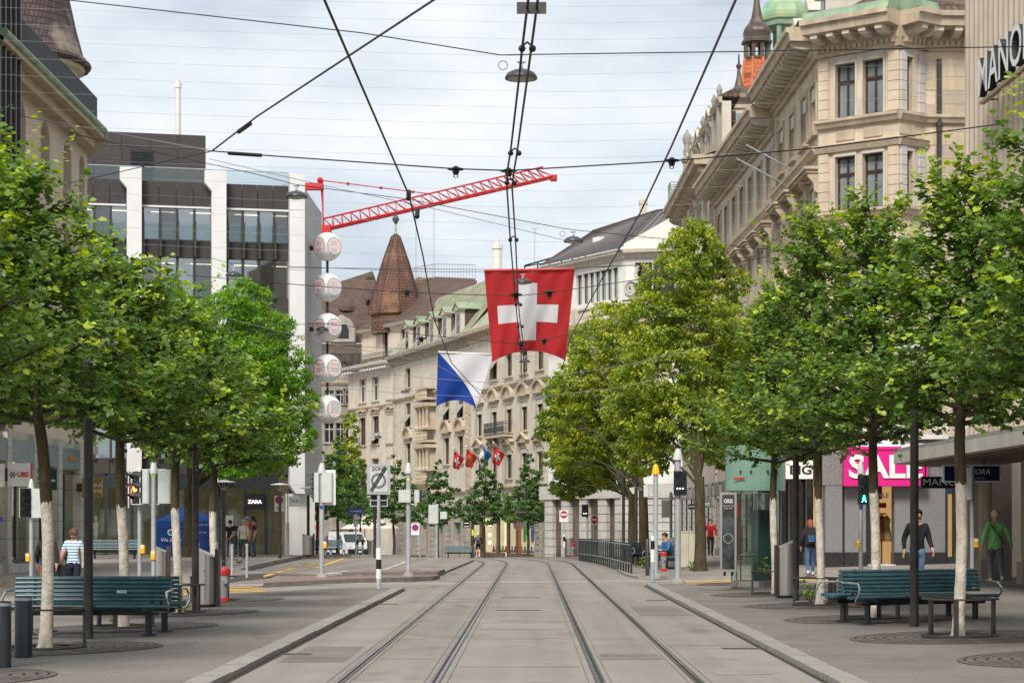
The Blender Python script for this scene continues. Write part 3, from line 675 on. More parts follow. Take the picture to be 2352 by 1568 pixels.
# dark fin building at the very left
b0 = thing('fin_facade_building', 'dark building with close vertical metal fins at the left edge', 'building', (-16,50,0))
F = Fac(b0, (-15.9,46.6), (-15.98,60.6))
F.put('wall', wall_mesh(0, F.L, 4.6, 25, [], 0.3, mat('dark grey metal cladding', (0.06, 0.057, 0.055), 0.5, var=0.15)))
fin = MB().box(-0.06, 0.06, -0.5, 0, 4.7, 25).mesh('fin', mat('bronze fin', (0.085, 0.08, 0.075), 0.45, metal=0.3, var=0.15))
for k in range(24): F.put('fin', fin, 0.3+k*0.59, 0, 0)
for z in (8.3, 12, 15.7, 19.4): F.put('floor_band', MB().box(0, F.L, -0.12, 0, z, z+0.35).mesh('floor_band', pole_d))

# ================================================================== left: white-pillared department store
b3 = thing('department_store', 'modern store of dark panels between white concrete pillars, ZARA shop below', 'building', (-12,104,0))
pA, pB = Vector((-33.6,99.2)), Vector((-11.9,104.2))
F = Fac(b3, pA, pB)
Lx = F.L
pil = [F.xu(u) for u in (120, 307.5, 501, 681)]
z_sp = [(18.1,19.35),(15.45,16.3),(12.7,13.4),(9.9,10.6),(7.1,7.8),(4.3,5.0)]
wz = [(16.3,18.1),(13.4,15.45),(10.6,12.7),(7.8,9.9),(5.0,7.1)]
F.put('back_wall', MB().box(0, Lx, 1.5, 1.7, 0, 19.3).mesh('back_wall', mat('office interior', (0.16, 0.14, 0.12), 0.9, var=0.3, scale=1)))
officeglass = glassmat('office glass', (0.62, 0.70, 0.72), 0.02, True, 0.30); officeglass2 = glassmat('darker office glass', (0.42, 0.46, 0.47), 0.02, True, 0.16)
lamp_e = mat('ceiling light strip', (0.9, 0.7, 0.5), 0.5, emit=(1.0, 0.72, 0.42), es=2.5)
for z0, z1 in z_sp[1:]: F.put('floor_slab', MB().box(0, Lx, 0.1, 1.5, z0, z1-0.02).mesh('floor_slab', darkpanel))
for i in range(len(pil)):
    xa = pil[i-1]+0.4 if i else 0.0; xb = pil[i]-0.4
    n = 4; wdt = (xb-xa)/n
    for z0, z1 in z_sp:
        for k in range(n): F.put('spandrel_panel', MB().bbox(xa+k*wdt+0.012, xa+(k+1)*wdt-0.012, -0.05, 0.09, z0, z1, 0.008).mesh('spandrel_panel', darkpanel))
    F.put('soffit', MB().box(xa, xb, -0.12, 0.4, 18.0, 18.095).mesh('soffit', concrete_w))
    for j, (z0, z1) in enumerate(wz):
        for k in range(n):
            o = F.put('window', MB().box(xa+k*wdt, xa+k*wdt+0.12, -0.22 if j else -0.1, 0.14, z0+0.003, z1-0.003).box(xa+k*wdt+0.12, xa+(k+1)*wdt, 0.02, 0.1, z0+0.003, z0+0.1).mesh('window', pole_d))
            put('pane', MB().box(xa+k*wdt+0.12, xa+(k+1)*wdt, 0.06, 0.08, z0+0.1, z1-0.003).mesh('pane', officeglass if (k+j+i) % 3 else officeglass2), o)
            q_ = (k*7+j*5+i*3) % 4
            if q_ < 3: F.put('pane_tint_block', MB().box(xa+k*wdt+0.15, xa+k*wdt+0.3+0.25*q_, 0.7+0.2*q_, 0.75+0.2*q_, z0+0.05, z0+(1.0,1.7,1.35)[q_]).mesh('pane_tint_block', (blind_w, blind_m, cloth_m[0])[q_]))  # added blocks tint the panes; red ones stand in for reflections
        for k in range(2):
            F.put('ceiling_light', MB().box(xa+0.5+k*2.0, xa+1.7+k*2.0, 0.9, 0.96, z1-0.2, z1-0.16).mesh('ceiling_light', lamp_e)) if j < 3 else None
        if j == 0:
            for k in range(n):
                F.put('parapet_pane', MB().box(xa+k*wdt+0.13, xa+(k+1)*wdt, -0.30, -0.285, z0, z0+0.95).mesh('parapet_pane', glassmat('balustrade glass', (0.85,0.9,0.9), 0.02, True, 0.06) if 'balustrade glass' not in MATS else MATS['balustrade glass']))
                F.put('fin', MB().box(xa+k*wdt, xa+k*wdt+0.13, -0.5, -0.225, z0-0.85, z0+1.0).mesh('fin', pole_d))
                F.put('display_goods', MB().box(xa+k*wdt+0.25, xa+k*wdt+0.6, 0.6, 0.8, z0+0.1, z0+0.7+0.2*(k % 3)).mesh('display_goods', cloth_m[(i+k) % 4]))
pm = MB().prism([(-0.37,-0.75),(0.37,-0.75),(0.37,0.3),(-0.37,0.3)], 3.9, 19.9).xprism([(-0.37,18.85),(-0.72,19.25),(-0.72,19.9),(-0.37,19.9)], -0.74, -0.1).mesh('pillar', concrete_w)
for x in pil[:3]: F.put('pillar', pm, x, 0, 0)
xe = F.xu(681)
cor = MB()
for i, (za, zb) in enumerate(((3.75,7.2),(7.22,11.0),(11.02,14.9),(14.92,18.0),(18.02,19.9))): cor.box(xe-0.42, Lx, -0.7, 0.5, za, zb)
cor.xprism([(xe-0.42,3.75),(Lx,3.75),(Lx,3.3),(xe-0.1,3.3)], -0.69, 0.5)
F.put('corner_pillar', cor.mesh('corner_pillar', concrete_w))
S = Fac(b3, (-11.88,104.25), (-11.86,113))
sw = MB()
for za, zb in ((3.3,7.2),(7.22,11.0),(11.02,14.9),(14.92,19.35)): sw.box(0, S.L, 0.0, 0.35, za, zb)
S.put('side_wall', sw.mesh('side_wall', mat('shaded side concrete', (0.46, 0.46, 0.465), 0.8, var=0.05, scale=0.6, streak=0.08)))  # shade of the side face is put into a darker concrete colour
S.put('side_wall_lower', MB().box(0.9, S.L, 0.6, 0.9, 0, 3.3).mesh('side_wall_lower', mat('shaded side concrete', (0,0,0))))
F.put('corner_column', MB().box(xe-0.55, xe+0.95, -0.1, 0.6, 0.0, 3.31).mesh('corner_column', white_r))
F.put('roof_slab', MB().box(0, Lx, 0.0, 9, 19.1, 19.3).mesh('roof_slab', concrete_w))
bg_ = MATS['balustrade glass']
F.put('roof_balustrade', MB().box(0, pil[3]-0.4, 0.0, 0.015, 19.35, 20.05).mesh('roof_balustrade', bg_)); F.put('roof_handrail', MB().cyl((0,0,20.06),(pil[3]-0.4,0,20.06),0.025,n=5).mesh('roof_handrail', galv))
xp0, xp1 = F.xu(150), F.xu(480)
ph = MB().box(xp0, xp1, 2.6, 8, 19.3, 22.3)
o = F.put('penthouse', ph.mesh('penthouse', darkpanel))
nx = 5; wdt = (xp1-xp0)/nx
for k in range(nx):
    for j in range(4): put('panel', MB().bbox(xp0+k*wdt+0.012, xp0+(k+1)*wdt-0.012, 2.56, 2.61, 19.31+j*0.75, 19.31+j*0.75+0.735, 0.005).mesh('panel', darkpanel), o)
xl0, xl1 = F.xu(303), F.xu(357); lo = MB().box(xl0, xl1, 2.5, 2.555, 19.9, 21.4)
for k in range(14): lo.box(xl0+0.04, xl1-0.04, 2.46, 2.498, 19.95+k*0.1, 19.99+k*0.1)
put('louvre', lo.mesh('louvre', anth), o)
put('chimney', MB().lathe([(0.15,0),(0.15,3.0),(0.18,3.02),(0.18,3.3),(0.12,3.32),(0.12,3.45)], 12).mesh('chimney', white_r, True), o, (F.xu(421), 5.2, 22.3))
F.put('lower_roof_block', MB().box(xp1, xp1+0.9, 3.0, 7, 19.3, 20.6).mesh('lower_roof_block', darkpanel))
# ground-floor shop
F.put('shop_interior', MB().box(0, Lx-0.6, 1.4, 1.45, 0, 4.2).mesh('shop_interior', mat('warm shop interior', (0.20, 0.15, 0.10), 0.9, var=0.75, scale=0.9, emit=(1.0, 0.72, 0.40), es=0.03)))
xs_ = [0.0, F.xu(240), F.xu(300), F.xu(365), F.xu(430), F.xu(500), F.xu(560), F.xu(608), F.xu(640)]
for k in range(len(xs_)-1):
    xa, xb = xs_[k], xs_[k+1]
    o = F.put('shop_window', MB().box(xa, xa+0.16, -0.05, 0.15, 0, 4.2).box(xa+0.16, xb, -0.05, 0.15, 3.6, 4.28).mesh('shop_window', anth))
    put('pane', MB().box(xa+0.16, xb, 0.04, 0.06, 0.02, 3.6).mesh('pane', shopglass), o)
manq = MB().lathe([(0.08,0),(0.09,0.4),(0.12,0.8),(0.16,0.95),(0.13,1.15),(0.19,1.4),(0.16,1.5),(0.055,1.53),(0.05,1.6),(0.09,1.68),(0.1,1.78),(0.05,1.88)], 10)
for u, m in ((222, cloth_m[1]), (400, goldm), (520, cloth_m[3]), (585, cloth_m[0])): F.put('mannequin', manq.mesh('mannequin', m, True), F.xu(u), 0.7, 0.25)
xa, xb = F.xu(561), F.xu(608)
o = thing('store_sign', 'black fascia panel with small white ZARA letters over the shop door', 'sign', (*F.w((xa+xb)/2, -0.12), 2.35), F.th)
MB().box(-(xb-xa)/2, (xb-xa)/2, -0.06, 0.05, 0.12, 0.95).obj('board', black_p, o)
lettering('ZARA', 0.26, mat('lit white letters', (0.8,0.78,0.7), 0.5, emit=(1,0.85,0.7), es=0.6), o, (0.0, -0.07, 0.52), offset=0.006, sx=1.05)

# ================================================================== centre background buildings
def bldg_wall(F, x0, x1, z0, z1, wins, m, depth=0.24):
    """wins: (xc, z, w, h, kwargs)"""
    F.put('wall', wall_mesh(x0, x1, z0, z1, [(x-w_/2, x+w_/2, z, z+h_) for x, z, w_, h_, k in wins], depth, m))
    for x, z, w_, h_, k in wins: window(F, x, z, w_, h_, depth=depth, **k)
CORN = [(0,0),(0.12,0.0),(0.18,0.2),(0.3,0.28),(0.34,0.5),(0.75,0.62),(0.8,0.9),(0,0.92)]
BAND = [(0,0),(0.14,0.03),(0.2,0.16),(0.26,0.2),(0.26,0.3),(0,0.32)]
def quoins(F, x, z0, z1, m, h=0.42, w=0.62):
    a = MB().bbox(-w/2, w/2, -0.09, 0.02, 0.012, h-0.012, 0.02).mesh('quoin', m); b = MB().bbox(-w*0.37, w*0.37, -0.09, 0.02, 0.012, h-0.012, 0.02).mesh('quoin', m)
    k = 0; z = z0
    while z+h <= z1: F.put('quoin', a if k % 2 == 0 else b, x, 0, z); z += h; k += 1
# -- long pale facade at right centre (flag building)
c3r = thing('pale_stone_building', 'pale stone building with pointed window hoods and rainbow shop window behind the flag', 'building', (1.5,142.7,-1))
F3 = Fac(c3r, (-5.05,161.7), (1.75,142.0))
lz = -1.2
cols3 = [F3.xu(u) for u in (1101,1135,1169,1204,1240)]
W3 = []
for i, x in enumerate(cols3):
    W3.append((x, 13.0, 1.6, 1.75, dict(trim=sand_t, flap=0.35 if i < 2 else 0, blind=0.35 if i < 2 else 0)))
    W3.append((x, 8.75, 1.5, 2.15, dict(trim=sand_t, ped='arch', box=0.4)))
    W3.append((x, 5.25, 1.5, 2.2, dict(trim=sand_t, ped='tri', box=0.4)))
bldg_wall(F3, 0, F3.L, 3.6, 16.7, W3, sand_l)
cornice(F3, -0.2, F3.L+0.3, 16.3, CORN, sand_t)
repeat(F3, 'bracket', MB().yprof([(0,0),(-0.5,0.18),(-0.5,0.34),(0,0.34)], -0.1, 0.1).mesh('bracket', sand_t), 0, F3.L, 26, 0, 16.42)
cornice(F3, 0, F3.L, 12.15, BAND, sand_t, 'string_course'); cornice(F3, 0, F3.L, 4.35, BAND, sand_t, 'string_course')
quoins(F3, 0.35, 4.7, 16.2, sand_t); quoins(F3, F3.L-0.35, -1, 16.2, sand_t)
F3.put('balcony_slab', MB().box(cols3[1]-0.6, cols3[2]+0.9, -0.75, 0, -0.16, 0).yprof([(0,-0.9),(-0.3,-0.75),(-0.65,-0.16),(0,-0.16)], cols3[1]-0.2, cols3[1]+0.1).yprof([(0,-0.9),(-0.3,-0.75),(-0.65,-0.16),(0,-0.16)], cols3[2]+0.4, cols3[2]+0.7).mesh('balcony_slab', sand_t), 0, 0, 8.55)
iron_rail(F3, cols3[1]-0.5, cols3[2]+0.8, -0.7, 8.55, 1.0, 0.68)
# shop floor
F3.put('shop_lintel', MB().box(0, F3.L, -0.15, 0.5, 2.9, 3.62).mesh('shop_lintel', sand_g)); F3.put('shop_roof_band', MB().box(1.5, F3.L-3, -0.35, 0, 2.5, 2.9).mesh('shop_roof_band', bronze))
F3.put('shop_interior', MB().box(0.5, F3.L-3.2, 1.5, 1.55, lz, 2.95).box(0.5, 0.6, 0.3, 1.5, lz, 2.95).mesh('shop_interior', mat('bright shop interior', (0.62, 0.48, 0.32), 0.9, var=0.35, scale=1.0, emit=(1.0, 0.76, 0.48), es=0.38)))
xq = [F3.xu(u) for u in (1083,1104,1143,1158,1166,1232)]
woodb = mat('brown wooden shopfront', (0.10, 0.055, 0.03), 0.5, var=0.2, scale=4)
for a, bq in ((xq[0],xq[1]),(xq[1],xq[2]),(xq[2],xq[3]),(xq[4],xq[5])):
    o = F3.put('shop_window', MB().box(a, a+0.3, -0.1, 0.12, lz, 2.6).box(a+0.3, bq, -0.08, 0.12, lz+0.45, lz+0.75).box(a+0.3, bq, -0.08, 0.12, 2.3, 2.6).mesh('shop_window', woodb))
    put('pane', MB().box(a+0.3, bq, 0.02, 0.04, lz+0.75, 2.3).mesh('pane', shopglass), o)
F3.put('base', MB().box(0, F3.L-3.2, 0.0, 0.4, lz-0.3, lz+0.45).mesh('base', sand_g))
F3.put('shop_post', MB().box(xq[5], xq[5]+0.4, -0.12, 0.12, lz, 2.6).mesh('shop_post', woodb))
rain = [(0.6,0.02,0.02),(0.75,0.2,0.01),(0.8,0.35,0.02),(0.05,0.55,0.05),(0.03,0.5,0.08),(0.03,0.16,0.6),(0.2,0.05,0.5)]
for k in range(9):
    c_ = rain[min(6, k*7//9)]; x = xq[4]+0.7+k*(xq[5]-xq[4]-1.4)/9; ln = (3.0 if k in (1,2) else 1.0+0.5*((k*5) % 3))
    F3.put('paint_drip', MB().lathe([(0.02,0),(0.11,0.15),(0.13,0.5),(0.11,ln),(0.14,ln+0.1)], 6).mesh('paint_drip', mat('drip %d' % min(6, k*7//9), c_, 0.35, var=0)), x, 0.35, 2.35-ln)
for k in range(16):
    F3.put('display_goods', MB().lathe([(0.1,0),(0.14,0.1),(0.05,0.35),(0.09,0.42),(0.03,0.5)], 6).mesh('display_goods', mat('drip %d' % (k % 7), (0,0,0)) if k % 3 == 0 else cloth_m[k % 4]), xq[1]+0.6+k*(xq[5]-xq[1]-1.2)/16, 0.9, lz+0.75)
for z in (1.7, 0.9, 0.3):
    F3.put('globe_lamp', MB().ball((0,0,0), 0.13, 10, 6).mesh('globe_lamp', mat('lit globe', (1,0.9,0.7), 0.5, emit=(1,0.85,0.6), es=3.0), True), xq[1]+0.5, 0.6, z)
# rusticated end piers
rb_ = MB().bbox(-0.6, 0.6, -0.16, 0.3, 0.02, 0.43, 0.03).mesh('stone_block', sand_g)
for u in (1238, 1262, 1284):
    for k in range(8): F3.put('stone_block', rb_, F3.xu(u), 0, lz+0.1+k*0.45)
F3.put('shop_end_wall', MB().box(F3.L-3.2, F3.L, 0.05, 0.4, lz-0.3, 2.9).mesh('shop_end_wall', sand_g))
# -- facade with columned bay and green mansard
c3l = thing('columned_bay_building', 'pale stone building with columned bay window and green copper mansard with dormers', 'building', (-8,170,-1))
F4 = Fac(c3l, (-12.6,183.2), (-5.08,161.75))
colsL = [F4.xu(u) for u in (938, 1026, 1058)]; bayx = F4.xu(988)
W4 = []
for i, x in enumerate(colsL):
    W4.append((x, 14.0, 1.6, 1.7, dict(trim=sand_t)))
    W4.append((x, 10.5, 1.6, 2.1, dict(trim=sand_t, blind=0.5, flap=0.1)))
    W4.append((x, 6.8, 1.6, 2.2, dict(trim=sand_t, ped='arch')))
bldg_wall(F4, 0, F4.L, 3.4, 16.6, W4, sand_l)
cornice(F4, -0.3, F4.L, 16.2, CORN, sand_g); cornice(F4, 0, F4.L, 12.9, BAND, sand_t, 'string_course'); cornice(F4, 0, F4.L, 4.2, BAND, sand_t, 'string_course')
repeat(F4, 'bracket', MB().yprof([(0,0),(-0.45,0.18),(-0.45,0.3),(0,0.3)], -0.09, 0.09).mesh('bracket', sand_t), 0, F4.L, 34, 0, 16.32)
quoins(F4, F4.L-0.35, -1, 16, sand_t); quoins(F4, 0.35, -1, 16, sand_t)
col = MB().lathe([(0.24,0),(0.24,0.12),(0.17,0.2),(0.15,1.6),(0.2,1.7),(0.24,1.85)], 10).mesh('column', sand_t, True)
for zb, top in ((5.2, 0), (8.75, 0), (12.4, 1)):
    o = F4.put('bay', MB().box(-1.9, 1.9, -1.0, 0, 0, 0.22).box(-1.8, 1.8, -0.9, 0, 1.12, 1.25).box(-1.5, 1.5, -0.55, 0, 1.25, 3.1).box(-1.95, 1.95, -1.0, 0, 3.1, 3.4).mesh('bay', sand_t) if not top else MB().box(-1.9, 1.9, -1.0, 0, 0, 0.22).box(-1.8, 1.8, -0.9, 0, 0.95, 1.06).mesh('bay', sand_t), bayx, 0, zb)
    if not top:
        for x in (-1.55, -0.55, 0.55, 1.55): put('column', col, o, (x, -0.72, 1.25))
        for x in (-1.0, 0, 1.0): put('pane', MB().box(x-0.33, x+0.33, -0.57, -0.555, 1.35, 3.0).mesh('pane', glass), o)
    for k in range(14): put('baluster', _bal.setdefault(('baybal', 1), MB().lathe([(r, q) for r, q in BAL], 6).mesh('baluster', sand_t, True)), o, (-1.6+k*0.246, -0.82, 0.3 if not top else 0.25))
F4.put('bay_console', MB().yprof([(0,-1.3),(-0.35,-1.1),(-0.9,-0.2),(-0.95,0),(0,0)], -1.6, 1.6).mesh('bay_console', sand_t), bayx, 0, 5.2)
# mansard roof + dormers
F4.put('mansard_roof', MB().add([(-0.3,-0.6,17.05),(F4.L+1.5,-0.6,17.05),(F4.L+1.5,3.6,22.4),(2.4,3.6,22.4),(F4.L+1.5,9,23.0),(2.4,9,23.0)], [(0,1,2,3),(3,2,4,5)]).mesh('mansard_roof', copper_y))
seam = MB().add([(-0.02,-0.6,17.07),(0.02,-0.6,17.07),(0.02,3.6,22.42),(-0.02,3.6,22.42),(-0.02,-0.64,17.1),(0.02,-0.64,17.1),(0.02,3.56,22.46),(-0.02,3.56,22.46)], [(4,5,6,7),(0,4,7,3),(1,2,6,5)]).mesh('seam', copper_y)
for k in range(40):
    x = 2.6+k*0.56
    if x < F4.L+1.4: F4.put('seam', seam, x, 0, 0)
dorm = MB().box(-0.75, 0.75, -0.35, 0.0, 0, 2.1).mesh('dormer', sand_l)
dped = MB().xprism([(-1.0,2.1),(1.0,2.1),(1.0,2.2),(0,2.75),(-1.0,2.2)], -0.5, 0.0).mesh('pediment', sand_t)
droof = MB().xprism([(-1.05,2.2),(0,2.8),(1.05,2.2),(1.0,2.14),(0,2.7),(-1.0,2.14)], -0.6, 2.2).mesh('dormer_roof', mat('dull copper', (0.20, 0.26, 0.165), 0.6, var=0.2, scale=1.5, col2=(0.30,0.36,0.24)))
dside = MB().yprof([(0.0,0),(0.0,2.1),(1.7,2.1)], -0.74, -0.70).yprof([(0.0,0),(0.0,2.1),(1.7,2.1)], 0.70, 0.74).mesh('dormer_cheek', tile_br)
dpane = MB().box(-0.42, 0.42, -0.37, -0.352, 0.25, 1.85).mesh('pane', glass)
dfl = MB().add([(-0.42,-0.37,1.2),(-0.36,-0.37,1.2),(-0.36,-0.85,0.15),(-0.42,-0.85,0.15)], [(0,1,2,3)]).add([(0.36,-0.37,1.2),(0.42,-0.37,1.2),(0.42,-0.85,0.15),(0.36,-0.85,0.15)], [(0,1,2,3)]).mesh('awning_arm', white_p)
for u in (946,973,1003,1033,1064):
    o = F4.put('dormer', dorm, F4.xu(u), -0.1, 17.1)
    for nme, me in (('pediment', dped), ('dormer_roof', droof), ('dormer_cheek', dside), ('pane', dpane), ('awning_arm', dfl)): put(nme, me, o)
# ground floor with rusticated arches
F4.put('ground_wall', wall_mesh(0, F4.L, -1.5, 3.4, [(F4.xu(u)-1.0, F4.xu(u)+1.0, -1.4, 1.9) for u in (942, 975, 1010, 1050)], 0.5, sand_g))
for u in (942, 975, 1010, 1050):
    o = F4.put('shop_window', MB().box(-1.0, 1.0, 0.4, 0.5, 1.1, 1.9).box(-0.05, 0.05, 0.4, 0.5, -1.4, 1.1).mesh('shop_window', mat('green shop fascia', (0.10, 0.28, 0.12), 0.5, var=0.3) if u > 1000 else sand_t), F4.xu(u), 0, 0)
    put('pane', MB().box(-1.0, 1.0, 0.45, 0.47, -1.4, 1.1).mesh('pane', mat('pinkish shop glass', (0.30, 0.20, 0.16), 0.1, var=0.3, spec=0.8)), o)
for u in (921, 958, 993, 1030, 1070):
    for k in range(9): F4.put('stone_block', rb_, F4.xu(u), 0, -1.5+k*0.45)
for u in (942, 1026, 1058): F4.put('arched_niche', MB().box(-1,1,-0.02,0.02,0,0.02).lathe([(0.02,0)],4).mesh('arched_niche', sand_g), F4.xu(u), 0, 3.3) if False else None
# -- turreted building
c2 = thing('turret_building', 'pale stone building with tall pointed octagonal tiled turret and iron balconies', 'building', (-15,187,-1))
F5 = Fac(c2, (-17.7,193.2), (-12.62,183.25))
W5 = []
for u in (833, 863, 897):
    x = F5.xu(u)
    W5 += [(x, 13.4, 1.65, 2.2, dict(trim=sand_l, frame=wood_w, cas=0.12)), (x, 9.3, 1.6, 2.6, dict(trim=sand_t, ped='swan', flap=0.05 if u == 863 else 0)), (x, 5.0, 1.6, 2.9, dict(trim=sand_t, blind=0.7))]
bldg_wall(F5, 0, F5.L, -1.6, 16.4, W5, sand_l)
cornice(F5, -0.6, F5.L+0.1, 16.3, [(0,0),(0.2,0.1),(0.9,0.3),(0.95,0.55),(0,0.6)], sand_l)
repeat(F5, 'bracket', MB().box(-0.12,0.12,-0.8,0,0,0.16).mesh('bracket', white_p), 0, F5.L, 16, 0, 16.2)
cornice(F5, 0, F5.L, 12.6, BAND, sand_t, 'string_course')
F5.put('balcony_slab', MB().box(-0.8, F5.L, -1.1, 0, -0.2, 0).mesh('balcony_slab', sand_t), 0, 0, 4.9); iron_rail(F5, -0.8, F5.L, -1.05, 4.9, 1.1, 0.9, step=0.2)
F5.put('balcony_slab', MB().box(-1.6, 1.6, -1.2, 0, -0.2, 0).mesh('balcony_slab', sand_t), F5.xu(815), 0, 9.0); iron_rail(F5, F5.xu(815)-1.5, F5.xu(815)+1.5, -1.1, 9.0, 1.0, 1.0, step=0.2)
at_ = Fac(c2, (-17.3+0.9,195.2-1), (-11.3,184.6))
Wa = [(at_.xu(u), 17.6, 1.2, 2.3, dict(trim=sand_l, cas=0.08)) for u in (838, 886, 927)]
bldg_wall(at_, 0, at_.L, 16.6, 20.4, Wa, cream); iron_rail(at_, 1.5, at_.L-1, -1.2, 16.95, 1.0, 0, step=0.2)
cornice(at_, -0.3, at_.L+0.2, 20.3, [(0,0),(0.5,0.1),(0.6,0.3),(0,0.35)], wood_w)
tp = P(909, 720, 190.5); tl = (tp.x-c2.location.x, tp.y-c2.location.y, 0)
MB().lathe([(2.35,19.9),(2.35,21.6),(2.65,21.75),(2.45,22.6),(1.3,26.6),(0.35,29.3),(0.2,29.5)], 8, tl, a0=0.2).obj('turret_roof', tile_tu, c2, (0,0,1))
hip = MB()
for k in range(8):
    a = 0.2+k*PI/4
    hip.tube([(tl[0]+r*math.cos(a), tl[1]+r*math.sin(a), z+1) for r, z in ((2.67,21.8),(2.47,22.6),(1.33,26.6),(0.37,29.3))], 0.09, 5)
hip.obj('ridge_tiles', mat('ridge tile', (0.085, 0.05, 0.04), 0.8, var=0.2), c2)
MB().lathe([(0.4,29.1),(0.3,29.6),(0.1,30.8),(0.06,31.6)], 8, tl).obj('spire_cap', copper, c2); MB().lathe([(0.05,31.3),(0.1,31.5),(0.3,31.75),(0.34,31.95),(0.2,32.2),(0.04,32.3),(0.03,33)], 10, tl).obj('finial', mat('dark copper', (0.06,0.075,0.06), 0.5, metal=0.3), c2)
def poly_roof(root, name, pts, m):
    r = root.location
    o = MB().add([(p.x-r.x, p.y-r.y, p.z-r.z) for p in pts], [tuple(range(len(pts)))]).obj(name, m, root); return o
# brown hipped roof between turret and mansard, flat terrace with railing on top
e0 = Vector((*at_.w(-0.3, -0.6), 20.55)); e1 = Vector((*at_.w(at_.L+0.2, -0.6), 20.55))
rt0 = P(960, 636, 196); rt1 = P(1001, 640, 193); rt2 = P(1096, 644, 182)
poly_roof(c2, 'hip_roof', [e0, e1, rt1, rt0], tile_br)
e2 = P(1090, 700, 176)
poly_roof(c2, 'hip_roof', [e1, Vector((*F4.w(4, 0.5), 20.0)), e2, rt2, rt1], tile_br)
tr_ = MB(); pts = [P(950,646,195), P(1001,638,193.5), P(1092,642,182.5)]
for a, b in ((pts[0],pts[1]),(pts[1],pts[2])):
    for dz in (0.1, 1.35): tr_.cyl((a.x,a.y,a.z+dz),(b.x,b.y,b.z+dz),0.035,n=4)
    n = 14
    for k in range(n+1):
        p = a+(b-a)*(k/n); tr_.cyl((p.x,p.y,p.z),(p.x,p.y,p.z+1.35),0.02,n=4)
o = tr_.obj('terrace_railing', galv, c2); o.location = -c2.location
tp_ = MB().add([(p.x,p.y,p.z-0.9) for p in pts]+[(p.x,p.y,p.z+0.05) for p in pts], [(0,1,4,3),(1,2,5,4)]); o = tp_.obj('terrace_edge', mat('copper edge', (0.22,0.11,0.07), 0.6, var=0.2), c2); o.location = -c2.location
# -- stone building behind (narrow strip left of the turret)
c1 = thing('brown_roof_building', 'brown tiled hip roofed stone building behind the illuminated globes', 'building', (-20,200,-1))
F6 = Fac(c1, (-27,201), (-15.5,201))
W6 = [(F6.xu(u), z, 2.0 if u != 820 else 1.6, h_, dict(frame=wood_w, trim=sand_g, mull=2, cas=0.18, gl=glass)) for u in (776, 800) for z, h_ in ((16.6,1.7),(13.9,1.5),(10.2,2.0),(7.2,1.7),(3.5,1.8))]
W6 = [(F6.xu(u), z, 0.95, h_, dict(frame=wood_w, trim=sand_g, mull=1, cas=0.1)) for u in (756, 782, 801) for z, h_ in ((16.5,1.6),(13.9,1.4),(10.0,2.0),(7.0,1.8),(3.4,2.0))]
bldg_wall(F6, 0, F6.L, -1.6, 19.2, W6, sand_g)
cornice(F6, 0, F6.L, 19.0, CORN, sand_l); cornice(F6, 0, F6.L, 12.6, BAND, sand_t, 'string_course'); cornice(F6, 0, F6.L, 15.8, BAND, sand_t, 'string_course')
F6.put('relief', MB().xprism([(-2.6,0),(2.6,0),(1.8,0.5),(0.7,0.7),(0,1.3),(-0.7,0.7),(-1.8,0.5)], -0.14, 0).mesh('relief', sand_t), F6.xu(793), 0, 15.9)
r0 = Vector((-28,199.5,19.9)); r1 = Vector((-14.6,199.5,19.9)); q0 = P(770, 650, 207); q1 = P(856, 622, 207)
poly_roof(c1, 'roof', [r0, r1, q1, q0], tile_br); poly_roof(c1, 'roof', [r1, Vector((-14,215,19.9)), q1], tile_br)
for u, v, s_ in ((797,715,0.9),(850,690,0.6),(850,640,0.5)):
    p = P(u, v, 203.2); MB().lathe([(s_,0),(s_*0.9,s_*0.5),(s_*0.5,s_*0.85),(0.02,s_)], 12).obj('roof_eye', tile_br, c1, (p.x-c1.location.x, p.y-c1.location.y, p.z-c1.location.z))
p = P(788, 788, 200); o = MB().xprism([(-1.3,0),(1.3,0),(1.3,1.3),(0.9,2.2),(0,2.7),(-0.9,2.2),(-1.3,1.3)], -0.7, 1.5).obj('dormer', sand_l, c1, (p.x-c1.location.x, 198.9-c1.location.y, p.z-c1.location.z)); MB().xprism([(-0.75,0.3),(0.75,0.3),(0.75,1.2),(0.5,1.7),(-0.5,1.7),(-0.75,1.2)], -0.72, -0.705).obj('pane', glass, o)
# -- white building with standing seam roof
c4 = thing('seam_roof_building', 'white stone building with dark standing seam roof and stone balustrade, right of the flag', 'building', (6,128,0))
k0, k1 = Vector((1.2,136.4)), Vector((6.1,128.0))
F7 = Fac(c4, k0, k1); F8 = Fac(c4, k1, (16,125.5))
W7 = [(F7.xu(u), 16.35, 0.75, 2.0, dict(trim=white_r, cas=0, sill=False, trans=0, mull=0, gl=glass_b)) for u in (1330,1345,1358,1371,1385,1399,1412)]
W7 += [(F7.xu(u), z, 1.3, 2.2, dict(trim=sand, cas=0.2, frame=sand)) for u in (1345,1382,1418) for z in (11.4, 7.6)]
bldg_wall(F7, 0, F7.L, -1, 19.2, W7, white_r)
W8 = [(F8.xu(u), 16.3, 1.1, 2.2, dict(trim=white_r, cas=0, sill=False, trans=0, mull=0)) for u in (1478, 1520)]+[(F8.xu(u), z, 1.3, 2.2, dict(trim=sand, cas=0.2, frame=sand)) for u in (1470, 1515) for z in (11.4, 7.6)]
bldg_wall(F8, 0, F8.L, -1, 19.2, W8, white_r)
